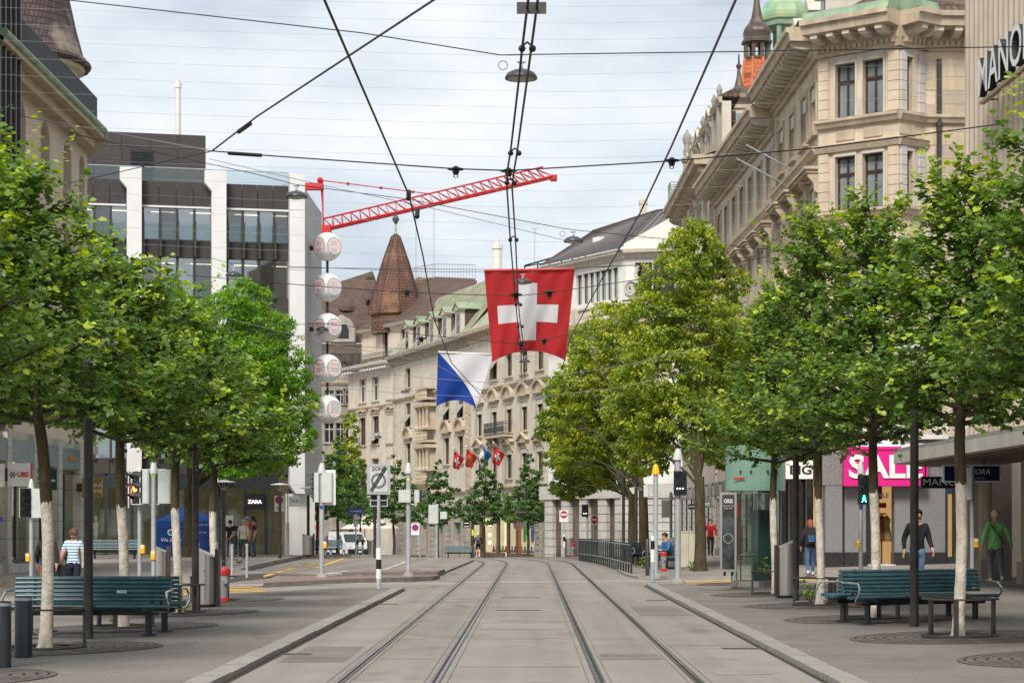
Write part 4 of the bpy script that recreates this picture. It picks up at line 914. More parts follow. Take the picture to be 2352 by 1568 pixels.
for FF in (F7, F8):
    cornice(FF, -0.1, FF.L, 18.7, [(0,0),(0.15,0.1),(0.2,0.3),(0.55,0.4),(0.6,0.62),(0,0.65)], sand_l)
    cornice(FF, -0.3, FF.L+0.2, 14.1, [(0,0),(0.3,0.1),(0.4,0.4),(0.9,0.5),(0.95,0.75),(0,0.78)], sand_t)
    nb = int(FF.L/0.3); balustrade(FF, 0.1, FF.L/2-0.1, -0.75, 15.02, sand_l, nb//2, h=0.75); balustrade(FF, FF.L/2+0.1, FF.L-0.1, -0.75, 15.02, sand_l, nb//2, h=0.75)
    cornice(FF, 0, FF.L, 10.3, BAND, sand_t, 'string_course')
# scroll on the corner
F8.put('scroll', MB().tube([(0.5*math.exp(-a/9)*math.cos(a), -0.15, 0.7+0.6*math.exp(-a/9)*math.sin(a)) for a in [i*0.4 for i in range(36)]], 0.09, 6).lathe([(0.62,-0.02),(0.62,0.0)], 14, (0,0,0)).tube([(0.45,-0.15,0.9),(0.35,-0.15,1.7),(0.5,-0.15,2.2)], 0.12, 6).mesh('scroll', stone_w), 0.35, 0, 16.1)
rA, rB, rC = Vector((*F7.w(-0.2,-0.7), 19.35)), Vector((*F7.w(F7.L+0.2,-0.7), 19.35)), Vector((*F8.w(F8.L,-0.7), 19.35))
t0, t1, t2 = P(1361,531,139.5), P(1509,484,133), P(1567,479,131)
poly_roof(c4, 'roof', [rA, rB, t1, t0], steelroof); poly_roof(c4, 'roof', [rB, P(1562,500,127.5), t2, t1], steelroof)
sm = MB()
for k in range(22):
    t = (k+0.5)/22; a = rA.lerp(rB, t); b = t0.lerp(t1, t); n_ = (rB-rA).cross(t0-rA).normalized()*0.06
    if n_.y > 0: n_ = -n_
    sm.cyl(a+n_*0.5, b+n_*0.5, 0.035, n=4)
for k in range(5):
    t = (k+0.5)/5; sm.cyl(rB.lerp(P(1562,500,127.5), t)+Vector((0,-0.03,0.02)), t1.lerp(t2, t)+Vector((0,-0.03,0.02)), 0.03, n=4)
sm.cyl(t0, t1, 0.09, n=5); sm.cyl(t1, t2, 0.09, n=5); sm.cyl(rB, t1, 0.05, n=5)
o = sm.obj('roof_seam', mat('dark seam', (0.075,0.066,0.062), 0.5, metal=0.3), c4); o.location = -c4.location
pd = MB(); a, b = Vector((*F8.w(0,-0.6), 19.3)), P(1562,500,127.3)
pd.add([a, a+Vector((0,0,0.35)), b+Vector((0,0,0.35)), b+Vector((0,0,-0.3)), Vector((b.x,b.y,19.3))], [(0,4,3),(0,3,2,1)]); o = pd.obj('pediment', white_r, c4); o.location = -c4.location
p = P(1478,470,136); MB().box(-0.25,0.25,-0.25,0.25,-3,0).box(-0.3,0.3,-0.3,0.3,0,0.3).obj('chimney', sand_l, c4, (p.x-6,p.y-128,p.z))
p = P(1383,556,134); MB().box(-0.4,0.4,-0.5,0.6,-0.3,0.3).obj('roof_hatch', white_p, c4, (p.x-6,p.y-128,p.z), F7.th)
gr = MB()
for a, b in (((1205,610),(1335,573)),((1335,573),(1345,590))): gr.cyl(P(*a,140), P(*b,138), 0.06, n=4)
for u in (1205,1235,1262,1290,1315): v = 610-(u-1205)*0.285; gr.cyl(P(u,v,140), P(u,618,140), 0.05, n=4)
gr.cyl(P(1205,612,140), P(1330,590,140), 0.04, n=4); o = gr.obj('roof_pergola', anth, c4); o.location = -c4.location
p = P(1142,600,150); MB().lathe([(0.35,-2),(0.35,0.9),(0.42,0.92),(0.42,1.2),(0.15,1.25),(0.15,1.7)], 10).obj('chimney', white_r, c3r, (p.x-1.5, p.y-142.7, p.z+1))
# small plain roof over the flag building so nothing is hollow
poly_roof(c3r, 'roof', [Vector((*F3.w(-0.2,-0.6), 17.2)), Vector((*F3.w(F3.L+0.2,-0.6), 17.2)), Vector((*F3.w(F3.L,4), 21.0)), Vector((*F3.w(0,4), 21.6))], copper_y)
# ================================================================== right side buildings
HCOR = [(0,0),(0.14,0.0),(0.2,0.22),(0.24,0.3),(0.24,0.64),(1.0,0.65),(1.05,0.92),(1.15,0.95),(1.15,1.12),(0,1.15)]
modil = MB().yprof([(0,0.0),(-0.4,0.02),(-0.8,0.08),(-0.92,0.14),(-0.92,0.29),(0,0.29)], -0.13, 0.13).mesh('bracket', sand_l)
dent = MB().box(-0.06, 0.06, -0.3, -0.1, 0, 0.16).mesh('dentil', sand_t)
def palace(root, F, wy, rows, m, z_top, x0=0.0, x1=None, quo=True, zb=4.6):
    x1 = F.L if x1 is None else x1
    wins = [(x, z, w_, h_, k) for x in wy for z, w_, h_, k in rows]
    bldg_wall(F, x0, x1, zb, z_top+0.4, wins, m, 0.3)
    cornice(F, x0, x1, z_top-0.15, HCOR, sand_t)
    n = max(1, int((x1-x0)/0.62)); repeat(F, 'bracket', modil, x0, x1, n, 0, z_top+0.2)
    n = max(1, int((x1-x0)/0.25)); repeat(F, 'dentil', dent, x0, x1, n, 0, z_top-0.02)
    return wins
rw = dict(trim=sand_t, cas=0.2, box=0.45)
r1 = thing('corner_palace', 'ornate sandstone corner building with oriel windows and heavy cornice, SALE shop below', 'building', (10,70,0))
zt = 18.05
A = Fac(r1, (9.82,79.6), (10.05,69.5))
rows = [(15.45,1.15,1.75,dict(trim=sand_t, cas=0.18, box=0.5)), (11.6,1.15,1.95,dict(trim=sand_t, cas=0.18, ped='flat', box=0.5)), (7.8,1.2,2.3,dict(trim=sand_t, cas=0.2, ped='tri'))]
palace(r1, A, [79.6-y for y in (78.2,75.4,72.6,70.6)], rows, sand, zt)
cornice(A, 0, A.L, 14.55, BAND, sand_t, 'string_course'); cornice(A, 0, A.L, 10.95, BAND, sand_t, 'string_course'); quoins(A, 0.3, 4.6, zt, sand_t)
for sx_ in (2.2, 5.0): A.put('flag_pole', MB().cyl((0,0,0),(0.2,-1.9,0.95),0.035,n=6).mesh('flag_pole', galv), sx_, 0, 14.9)
B_ = Fac(r1, (10.05,69.5), (12.5,67.6)); D_ = Fac(r1, (12.5,67.6), (13.5,68.3)); E_ = Fac(r1, (13.5,68.3), (18,68.5))
for FF, ws in ((B_, [B_.xu(1942), B_.xu(2006)]), (D_, [D_.xu(2083)]), (E_, [])):
    wv = []
    for x in ws:
        ww = 0.78 if FF is B_ else 0.5
        for z, h_ in ((15.75,1.85),(12.55,1.85),(8.9,2.0)): wv.append((x, z, ww, h_, dict(trim=sand_l, cas=0.07, sill=False, box=0.0, gl=curtain if False else glass_b)))
    bldg_wall(FF, 0, FF.L, 4.6, zt+0.4, wv, sand, 0.22)
    for x in ws:
        for z in (15.75, 12.55, 8.9): FF.put('curtain', MB().box(-0.3 if FF is B_ else -0.2, 0.3 if FF is B_ else 0.2, 0.30, 0.32, 0, 1.8).mesh('curtain', curtain), x, 0, z)
    cornice(FF, -0.12, FF.L+(0.12 if FF is not E_ else 0), zt-0.15, HCOR, sand_t)
    n = max(2, int(FF.L/0.62)); repeat(FF, 'bracket', modil, 0, FF.L, n, 0, zt+0.2)
    n = max(2, int(FF.L/0.2)); repeat(FF, 'dentil', dent, 0, FF.L, n, 0, zt-0.02)
    cornice(FF, -0.05, FF.L+0.05 if FF is not E_ else FF.L, 15.4, BAND, sand_t, 'string_course')
    if FF is not E_:
        cornice(FF, -0.05, FF.L+0.05, 14.55, [(0,0),(0.12,0.02),(0.2,0.2),(0.24,0.25),(0,0.28)], sand_t, 'sill_band')
        cornice(FF, -0.05, FF.L+0.05, 12.2, BAND, sand_t, 'string_course'); cornice(FF, -0.05, FF.L+0.05, 11.05, [(0,-0.3),(0.1,-0.25),(0.3,0.05),(0.34,0.2),(0,0.22)], sand_t, 'string_course')
        for x in ws:
            FF.put('parapet_panel', MB().box(-0.36, 0.36, -0.04, 0.0, 14.95, 15.3).mesh('parapet_panel', sand_t), x, 0, 0)
            for z in (15.75, 12.55): FF.put('lintel_panel', MB().box(-0.42 if FF is B_ else -0.28, 0.42 if FF is B_ else 0.28, -0.05, 0.0, 1.9, 2.12).mesh('lintel_panel', stone_w), x, 0, z)
        for k in range(7): FF.put('baluster', _bal.setdefault(('or', 1), MB().lathe(BAL, 7).mesh('baluster', sand_l, True)), 0.25+k*(FF.L-0.5)/6, -0.12, 11.42) if FF is B_ else None
# corner pilasters of rusticated blocks
qa = MB().bbox(-0.2, 0.22, -0.08, 0.06, 0.012, 0.328, 0.03).mesh('quoin', sand); qb = MB().bbox(-0.12, 0.2, -0.08, 0.06, 0.012, 0.328, 0.03).mesh('quoin', stone_w)
for z0 in (15.75, 12.55, 8.9):
    for k in range(6):
        B_.put('quoin', qa, B_.L-0.2, 0, z0+k*0.335); D_.put('quoin', qb, 0.15, 0, z0+k*0.335); B_.put('quoin', qa, 0.2, 0, z0+k*0.335); D_.put('quoin', qb, D_.L-0.2, 0, z0+k*0.335)
# ashlar blocks on the recessed wall
for r_ in range(20):
    x = 0.02+0.35*(r_ % 2); z = 8.1+r_*0.47
    if z > 17.2: break
    while x < 2.9:
        ln = 0.62+0.25*random.random()
        E_.put('ashlar_block', MB().bbox(x+0.006, x+ln-0.006, -0.018-0.008*random.random(), 0.02, z+0.006, z+0.464, 0.008).mesh('ashlar_block', mat('ashlar %d' % (r_*3 % 4), ((0.46,0.375,0.28),(0.50,0.415,0.315),(0.53,0.43,0.30),(0.44,0.365,0.285))[r_*3 % 4], 0.85, var=0.12, scale=1.5, streak=0.3)))
        x += ln
E_.put('downpipe', MB().cyl((0,-0.12,0),(0,-0.12,17.6),0.085,n=10).cyl((0,-0.12,15.3),(0,-0.12,15.45),0.11,n=10).cyl((0,-0.12,12.0),(0,-0.12,12.15),0.11,n=10).mesh('downpipe', mat('dark green pipe', (0.035,0.042,0.036), 0.5, var=0.2), True), E_.xu(2155), 0, 0)
r_ = r1.location
def loc_poly(root, name, pts, m): return poly_roof(root, name, [Vector(p) for p in pts], m)
loc_poly(r1, 'roof_flashing', [(9.2,79.6,19.2),(9.3,69.3,19.2),(10.6,70.6,19.6),(10.5,79.6,19.6)], copper)
for FF, m_ in ((B_, copper), (D_, copper), (E_, tile_br)): FF.put('roof_band', MB().yprof([(-1.0,19.06),(-0.9,19.32),(0.5,19.6),(1.4,19.6),(1.4,19.0)], -0.1, FF.L+0.1 if FF is not E_ else FF.L).mesh('roof_band', m_))
loc_poly(r1, 'roof', [(10.6,70.6,19.6),(12.6,68.2,19.6),(18,69.5,19.4),(18,76,23),(13,76,23)], tile_br); loc_poly(r1, 'roof', [(10.5,79.6,19.45),(10.6,70.6,19.6),(13,76,23),(13,79.6,23)], tile_br)
# ground floor of the corner house: grey granite, shop openings, SALE fascia
grey_gr = mat('grey granite cladding', (0.19, 0.185, 0.18), 0.55, var=0.45, scale=28, bump=0.15)
blackst = mat('black polished stone', (0.03, 0.028, 0.028), 0.25, var=0.3, scale=10)
Sg = Fac(r1, (9.5,79.6), (9.85,68.2)); Gf = Fac(r1, (9.85,66.9), (18,66.9))
Gf.put('shop_back', MB().box(0, 8, 2.4, 2.5, 0, 4.6).mesh('shop_back', mat('orange lit shop', (0.50, 0.30, 0.13), 0.9, var=0.6, scale=1.6, emit=(1.0, 0.60, 0.25), es=0.16)))
def gx(u): return PX(u, 66.9)-9.85
Gf.put('entablature', MB().box(-0.05, 8, -0.1, 2.4, 3.0, 4.6).mesh('entablature', grey_gr))
for ua, ub in ((1893,1936),(1938,1990),(2052,2100),(2105,2172)):
    Gf.put('granite_panel', MB().bbox(gx(ua)+0.02, gx(ub)-0.02, -0.08, 0.5, 0.75, 3.0, 0.02).mesh('granite_panel', grey_gr)); Gf.put('plinth', MB().box(gx(ua), gx(ub), -0.12, 0.5, 0, 0.75).mesh('plinth', blackst))
Gf.put('door_jamb', MB().box(gx(1990), gx(2020), 0.0, 0.5, 0.35, 3.0).mesh('door_jamb', blackst)); Gf.put('step', MB().bbox(gx(1990), gx(2052), -0.5, 2.4, 0, 0.35, 0.02).mesh('step', stone_w))
Gf.put('shop_window', MB().box(gx(2172), gx(2177), 0, 0.1, 0, 3.0).box(gx(2192), 8, 0, 0.4, 0.0, 3.0).box(gx(2177), gx(2192), 0, 0.1, 2.7, 3.0).box(gx(2177), gx(2192), 0, 0.1, 0, 0.6).mesh('shop_window', anth))
cl = [mat('dress %d' % i, c_, 0.9, var=0.2) for i, c_ in enumerate(((0.45,0.25,0.05),(0.5,0.36,0.12),(0.3,0.12,0.06)))]
for k in range(5): Gf.put('dress', MB().lathe([(0.16,0),(0.2,0.1),(0.1,0.55),(0.14,0.75),(0.03,0.9)], 7).mesh('dress', cl[k % 3]), gx(2026)+k*0.1, 1.4+0.25*(k % 2), 1.1)
Gf.put('clothes_rail', MB().cyl((gx(2024),1.4,2.05),(gx(2052),1.4,2.05),0.025,n=5).cyl((gx(2030),1.4,0.3),(gx(2030),1.4,2.05),0.025,n=5).cyl((gx(2042),1.4,0.3),(gx(2042),1.4,2.05),0.025,n=5).mesh('clothes_rail', iron))
Gf.put('sale_poster', MB().box(gx(2021), gx(2037), 0.9, 0.92, 2.55, 3.0).mesh('sale_poster', red_p)); Gf.put('small_poster', MB().box(gx(2030), gx(2048), 1.0, 1.02, 2.25, 2.42).mesh('small_poster', red_p))
lettering('ALE', 0.22, white_p, r1, (PX(2030,67.7)-10, 67.78-70, 2.66), 0, offset=0.006)
# side shop windows (dark frames)
Sg.put('shop_interior', MB().box(0, Sg.L, 0.7, 0.75, 0, 4.4).mesh('shop_interior', mat('dim shop interior', (0.16, 0.17, 0.13), 0.9, var=0.4, scale=1.0, emit=(1,0.9,0.7), es=0.03)))
for k in range(6):
    x = k*Sg.L/6; o = Sg.put('shop_window', MB().box(x, x+0.35, -0.12, 0.25, 0, 4.4).box(x+0.35, x+Sg.L/6, -0.02, 0.12, 0.0, 0.7).box(x+0.35, x+Sg.L/6, -0.02, 0.12, 3.3, 3.5).box(x+0.35, x+Sg.L/6, -0.08, 0.2, 4.1, 4.6).mesh('shop_window', blackst))
    put('pane', MB().box(x+0.35, x+Sg.L/6, 0.05, 0.07, 0.7, 4.1).mesh('pane', shopglass), o)
loc_poly(r1, 'shop_roof', [(9.45,79.6,4.62),(9.8,66.8,4.62),(18,66.8,4.62),(18,70,4.62),(10.2,79.6,4.62)], grey_gr)
pink = mat('magenta fascia', (0.62, 0.012, 0.20), 0.45, var=0.05)
xa, xb = PX(1938,66.4), PX(2131,66.4)
o = thing('sale_sign', 'large magenta fascia sign with white letters SALE over the corner shop', 'sign', ((xa+xb)/2, 66.5, PZ(1113,66.4)), 0.0)
W, H = xb-xa, PZ(1028,66.4)-PZ(1113,66.4)
MB().box(-W/2, W/2, -0.12, 0.25, 0, H).box(-W/2-0.02, W/2+0.02, -0.16, 0.2, -0.04, 0.06).box(-W/2-0.02, W/2+0.02, -0.16, 0.2, H-0.06, H+0.04).obj('board', pink, o)
me = text_mesh('SALE', 1.05, white_p, 0.02, 0.03); put('lettering', me, o, (-0.02, -0.15, H*0.46)); s_ = 2.45/(max(v.co.x for v in me.vertices)-min(v.co.x for v in me.vertices)); me.transform(Matrix.Diagonal((s_, 1, 1, 1)))
xa, xb = PX(1985,66.2), PX(2062,66.2)
o = thing('shop_name_board', 'white name board with big black letters above the SALE sign', 'sign', ((xa+xb)/2+0.2, 66.7, PZ(1022,66.4)))
MB().box(-1.0, 1.0, -0.1, 0.1, 0.02, 0.85).box(-1.1, 1.1, -0.16, 0.14, -0.06, 0.02).obj('board', white_s, o); lettering('BIG', 0.62, iron, o, (0.1, -0.11, 0.38), offset=0.02, extrude=0.01)
for k in range(3):
    pass
sl_ = MB()
for k in range(4): sl_.box(PX(2072,66.2), PX(2180,66.2), 66.3, 66.6, PZ(968+k*20,66.4), PZ(958+k*20,66.4))
o = sl_.obj('canopy_slats', white_r, r1); o.location = -r1.location
o, W, H = board('shop_blade_sign', 'cream blade sign with black letters BIG behind the lamp post', 1795, 1057, 1866, 1099, 68.3, mat('cream sign face', (0.62,0.56,0.48), 0.5, emit=(1,0.9,0.75), es=0.15)); lettering('BIG', 0.42, iron, o, (0.12, -0.066, H*0.45), offset=0.015, sx=1.2)
# second palace along the street
zt2 = 17.45
r2 = thing('street_palace', 'long sandstone building with tall plain windows and stone balcony beyond the corner house', 'building', (9.6,88,0))
A2 = Fac(r2, (9.15,98.6), (9.80,79.65)); shopf = None
palace(r2, A2, [98.6-y for y in (97,94.4,91.7,89.1,86.5,83.9,81.3)], [(14.85,1.15,1.9,dict(trim=sand_t, cas=0.16)), (11.2,1.15,2.1,dict(trim=sand_t, cas=0.18, ped='flat')), (7.6,1.2,2.3,dict(trim=sand_t, cas=0.2, ped='flat'))], sand_l, zt2, zb=-0.5)
cornice(A2, 0, A2.L, 14.3, BAND, sand_t, 'string_course'); quoins(A2, A2.L-0.3, 0, zt2, sand_t); quoins(A2, 0.3, 0, zt2, sand_t)
A2.put('balcony', MB().box(0.8, 5.4, -1.3, 0, -0.25, 0).box(1.2, 5.0, -1.0, 0, -1.0, -0.25).box(1.4, 4.8, -0.8, 0, -4.2, -1.0).mesh('balcony', sand_t), 0, 0, 14.1)
balustrade(A2, 0.9, 5.3, -1.2, 14.25, sand_l, 12, h=0.75)
hipf = [(8.6,98.6,18.45),(8.85,79.6,18.45),(12.5,79.6,20.4),(12.3,98.6,20.4)]; loc_poly(r2, 'roof', hipf, mat('dark slate', (0.075,0.07,0.07), 0.6, var=0.2))
dmr = MB().box(-0.55, 0.55, 0, 1.6, 0, 1.7).xprism([(-0.75,1.7),(0.75,1.7),(0,2.35)], -0.2, 1.8).mesh('dormer', sand_l); dp_ = MB().box(-0.32, 0.32, -0.02, -0.005, 0.2, 1.5).mesh('pane', glass)
for y in (80.6,83.2,87,90,93.2,96.3):
    o = A2.put('dormer', dmr, 98.6-y, 0.5, 18.5); put('pane', dp_, o); o.scale = (0.8, 0.8, 0.72)
for y in (71.5,74.2,77.2):
    o = A.put('dormer', dmr, 79.6-y, 0.5, 18.95); put('pane', dp_, o)
# third: pale ornate house with gables, onion domes and orange spire
r3 = thing('spired_house', 'pale ornate house with gabled attic, bronze onion domes and an orange tiled spire', 'building', (9,106,0))
A3 = Fac(r3, (8.85,116.2), (9.12,98.65))
wins3 = [(116.2-y, z, 1.2, h_, dict(trim=sand_l, cas=0.22, ped=pd_)) for y in (101,104,107.5,111,114) for z, h_, pd_ in ((15.3,2.6,'arch'),(11.2,2.4,'tri'),(7.2,2.4,None))]
bldg_wall(A3, 0, A3.L, -0.6, 19.4, wins3, sand_l, 0.3)
cornice(A3, -0.2, A3.L, 18.9, HCOR, sand_t); repeat(A3, 'bracket', MB().tube([(0,-0.1,0),(0,-0.5,0.1),(0,-0.75,0.3)], 0.16, 6).mesh('bracket', sand_t, True), 0, A3.L, 22, 0, 19.15)
cornice(A3, 0, A3.L, 14.3, BAND, sand_t, 'string_course'); cornice(A3, 0, A3.L, 10.2, BAND, sand_t, 'string_course')
pil_ = MB().box(-0.3, 0.3, -0.22, 0, 0, 3.9).box(-0.4, 0.4, -0.32, 0, 3.9, 4.25).mesh('pilaster', sand_l)
for y in (99.5,102.5,106,109.2,112.5,115.6): A3.put('pilaster', pil_, 116.2-y, 0, 14.65)
for x, z, w_ in ((14.5,14.35,2.4),(4,14.35,2.4),(2.2,20.1,1.6)):
    A3.put('balcony_slab', MB().box(-w_/2, w_/2, -1.0, 0, -0.2, 0).mesh('balcony_slab', sand_t), x, 0, z); iron_rail(A3, x-w_/2, x+w_/2, -0.95, z, 1.05, 0.9, copper if w_ < 2 else iron, 0.16)
A3b = Fac(r3, (9.2,116.0), (9.5,98.8))
aw = [(116.0-y, 20.6, 0.9, 1.5, dict(trim=sand_l, cas=0.16, ped=pd_)) for y, pd_ in ((100.5,None),(103.2,'tri'),(106,None),(108.8,'tri'),(111.6,None),(114.4,'tri'))]
bldg_wall(A3b, 0, A3b.L, 19.6, 22.7, aw, sand_l, 0.25); cornice(A3b, -0.1, A3b.L, 22.6, BAND, sand_t)
for y in (99.6,102,104.6,107.4,110.2,113,115.6): A3b.put('pilaster', MB().box(-0.22,0.22,-0.18,0,0,2.9).lathe([(0.2,2.9),(0.24,3.3),(0.1,3.4),(0.16,3.7),(0.04,4.0)], 8, (0,-0.05,0)).mesh('pilaster', sand_g), 116.0-y, 0, 19.7)
A3b.put('attic_roof', MB().yprof([(-0.25,22.92),(0.5,23.3),(0.9,23.3),(0.9,22.9)], 0, A3b.L).mesh('attic_roof', tile_br))
# attic: gable tower with big window, gables
def tower(F, xc, yc, w_, z0, z1, m): return F.put('attic_tower', MB().box(xc-w_/2, xc+w_/2, yc, yc+w_, z0, z1).box(xc-w_/2-0.15, xc+w_/2+0.15, yc-0.15, yc+w_+0.15, z1-0.25, z1).mesh('attic_tower', m), 0, 0, 0)
def dome(root, u, Y, zb, s, name, m, prof): 
    return MB().lathe([(r*s, z*s) for r, z in prof], 8, a0=PI/8).obj(name, m, root, (PX(u,Y)-root.location.x, Y-root.location.y, zb-root.location.z), 0, smooth=False)
ONION = [(1.0,0),(1.0,0.1),(0.93,0.2),(0.98,0.5),(0.9,0.75),(0.6,1.0),(0.3,1.35),(0.14,2.0),(0.06,3.0),(0.05,3.3)]
def boxat(root, name, u0, u1, v0, v1, Y, dpt, m):
    a = P(u0, v1, Y); b = P(u1, v0, Y)
    return MB().box(a.x, b.x, Y, Y+dpt, a.z, b.z).obj(name, m, root, -root.location)
boxat(r3, 'attic_tower', 1664, 1733, 246, 345, 103, 1.6, cream); boxat(r3, 'attic_cornice', 1660, 1737, 240, 248, 102.9, 1.8, sand_t); o = boxat(r3, 'attic_window', 1690, 1722, 260, 300, 102.96, 0.03, glass_b); boxat(r3, 'attic_frame', 1680, 1690, 255, 310, 102.95, 0.06, wood_d)
dome(r3, 1697, 103.8, PZ(241,103), 0.83, 'onion_dome', bronze, ONION)
MB().lathe([(0.05,0),(0.12,0.06),(0.16,0.2),(0.05,0.32),(0.03,0.8)], 8).obj('finial', bronze, r3, (PX(1697,103.8)-9, 103.8-106, PZ(160,103.8)))
Yt = 108.5; k_ = FP/Yt
def sp(u): return abs(u-1738)/k_
MB().lathe([(sp(1700),0),(sp(1703),0.5),(sp(1709),PZ(137,Yt)-PZ(219,Yt))], 8, a0=PI/8).obj('spire_roof', tile_or, r3, (PX(1738,Yt)-9, Yt-106, PZ(219,Yt)))
hz = MB()
for k in range(8):
    a = PI/8+k*PI/4; hz.cyl((sp(1699)*math.cos(a), sp(1699)*math.sin(a), 0), (sp(1708.5)*math.cos(a), sp(1708.5)*math.sin(a), PZ(137,Yt)-PZ(219,Yt)), 0.08, n=6)
hz.obj('ridge_tiles', mat('orange ridge', (0.50,0.16,0.07), 0.8, var=0.2), r3, (PX(1738,Yt)-9, Yt-106, PZ(219,Yt)))
lan = MB().lathe([(0.75,0),(0.75,0.12),(0.5,0.14)], 8, a0=PI/8)
for k in range(8):
    a = PI/8+k*PI/4; lan.box(0.62*math.cos(a)-0.1, 0.62*math.cos(a)+0.1, 0.62*math.sin(a)-0.1, 0.62*math.sin(a)+0.1, 0.1, 0.85)
lan.lathe([(0.72,0.85),(0.72,0.98),(0.5,1.0)], 8, a0=PI/8).obj('lantern', bronze, r3, (PX(1738,Yt)-9, Yt-106, PZ(139,Yt)))
dome(r3, 1738, Yt, PZ(101,Yt), 0.80, 'onion_dome', bronze, [(1.1,0),(1.1,0.1),(0.92,0.3),(0.98,0.75),(0.9,1.0),(0.6,1.35),(0.38,1.8),(0.24,2.6),(0.14,3.6),(0.05,4.6)])
boxat(r3, 'spire_base', 1702, 1774, 217, 330, Yt-0.5, 1.5, cream)
# gables to the left
g0 = P(1652,290,108)
def gable(u0, u1, vb, vt, Y, m):
    a, b, t = P(u0,vb,Y), P(u1,vb,Y), P((u0+u1)/2,vt,Y)
    return MB().xprism([(a.x,a.z),(b.x,b.z),(b.x,b.z+(t.z-a.z)*0.45),(t.x,t.z),(a.x,a.z+(t.z-a.z)*0.45)], Y, Y+0.8).obj('gable', m, r3, -r3.location)
gable(1640,1672,330,262,106,cream); gable(1610,1640,400,322,110,sand_l); gable(1588,1608,430,360,113,sand_l)
for (u0,u1,v0,v1,Y) in ((1655,1668,300,335,105.9),(1612,1622,340,375,109.9)): boxat(r3, 'gable_window', u0, u1, v0, v1, Y, 0.05, wood_d)
for u, v, Y, s_, m in ((1625,322,110,0.35,copper),(1676,262,106,0.35,bronze),(1640,300,108,0.3,copper),(1600,362,112,0.4,copper_y)): dome(r3, u, Y, PZ(v,Y), s_, 'small_dome', m, ONION)
MB().lathe([(0.36,0),(0.4,0.2),(0.24,0.35),(0.22,1.2),(0.32,1.3),(0.34,1.5),(0.16,1.65),(0.24,1.9),(0.15,2.15),(0.2,2.35),(0.27,2.6),(0.22,2.85),(0.09,3.0),(0.05,3.15)], 10).obj('pinnacle', sand_g, r3, (PX(1578,114)-9, 8, PZ(425,114)), 0, True)
boxat(r3, 'corner_pier', 1570, 1592, 420, 520, 114, 0.8, sand_g)
loc_poly(r3, 'roof', [(8.4,116.2,20.0),(8.6,98.6,20.0),(12,98.6,21.2),(12,116.2,22)], tile_br)
# green copper domed tower behind
gt = thing('copper_dome_tower', 'green copper domed lantern tower behind the bronze onion spire', 'tower', (PX(1800,116), 116, 20))
kk = FP/116
MB().lathe([(1.5,0),(1.5,PZ(178,116)-20),(1.2,PZ(176,116)-20)], 8, a0=PI/8).obj('tower_base', copper, gt)
cg = MB()
for k in range(8):
    a = PI/8+k*PI/4; cg.cyl((1.0*math.cos(a),1.0*math.sin(a),PZ(178,116)-20),(1.0*math.cos(a),1.0*math.sin(a),PZ(60,116)-20),0.16,n=6)
cg.obj('lantern_column', copper, gt)
MB().lathe([(1.25,PZ(66,116)-20),(1.3,PZ(52,116)-20),(1.2,PZ(48,116)-20)], 8, a0=PI/8).obj('entablature', copper, gt)
MB().lathe([(1.4,PZ(52,116)-20),(1.45,PZ(44,116)-20),(1.45,PZ(36,116)-20),(1.25,PZ(15,116)-20),(0.9,PZ(2,116)-20),(0.35,PZ(-25,116)-20),(0.05,PZ(-70,116)-20)], 8, a0=PI/8).obj('dome', mat('bright copper patina', (0.24, 0.48, 0.33), 0.6, var=0.3, scale=1.0, col2=(0.42,0.46,0.22)), gt)
# -- Manor department store
mn = thing('fluted_store', 'stone department store with close vertical ribs and big white MANOR letters', 'building', (11.6,46,0))
M_ = Fac(mn, (11.55,52.2), (12.5,19))
M_.put('wall', wall_mesh(0, M_.L, 3.75, 26, [], 0.3, mat('shadow gap stone', (0.24,0.185,0.14), 0.85, var=0.15, scale=1.5, streak=0.3))); Mb = Fac(mn, (20,52.6), (11.55,52.2)); Mb.put('end_wall', wall_mesh(0, Mb.L, 0, 26, [], 0.3, sand))  # wall coloured dark, putting shadow between the ribs into the stone colour
ribm = MB().prism([(-0.16,0),(-0.13,-0.14),(-0.05,-0.22),(0.05,-0.22),(0.13,-0.14),(0.16,0)], 3.8, 26)
for k in range(64): ribm.box(-0.225, -0.185, -0.035, 0, 3.9+k*0.34, 3.945+k*0.34, 1)
ribm = ribm.mesh('rib', [mat('pale rib stone', (0.50, 0.42, 0.33), 0.85, var=0.10, scale=1.2, bump=0.2, streak=0.3), iron])
for k in range(60): M_.put('rib', ribm, 0.25+k*0.47, 0, 0)
mo = thing('store_letters', 'big white raised MANOR letters with dark sides on the ribbed wall', 'sign', (*M_.w(3.2,-0.55), 12.15), M_.th)
me = text_mesh('MANOR', 1.36, white_p, 0.09, 0.015, 'LEFT'); xs = [v.co.x for v in me.vertices]; zs = [v.co.z for v in me.vertices]
me.transform(Matrix.Translation((-min(xs), 0, -min(zs)))); me.transform(Matrix.Diagonal((4.75/(max(xs)-min(xs)), 1, 0.97/(max(zs)-min(zs)), 1)))
me.materials.append(iron)
for p in me.polygons: p.material_index = 0 if p.normal.y < -0.5 else 1
put('lettering', me, mo, (0, 0, 0)); MB().box(-0.1, 4.9, -0.03, 0.1, -0.14, -0.06).box(0.3, 0.36, 0.1, 0.5, -0.12, -0.08).box(4.3, 4.36, 0.1, 0.5, -0.12, -0.08).obj('letter_rail', mat('brass rail', (0.3,0.2,0.1), 0.4, metal=0.5), mo)
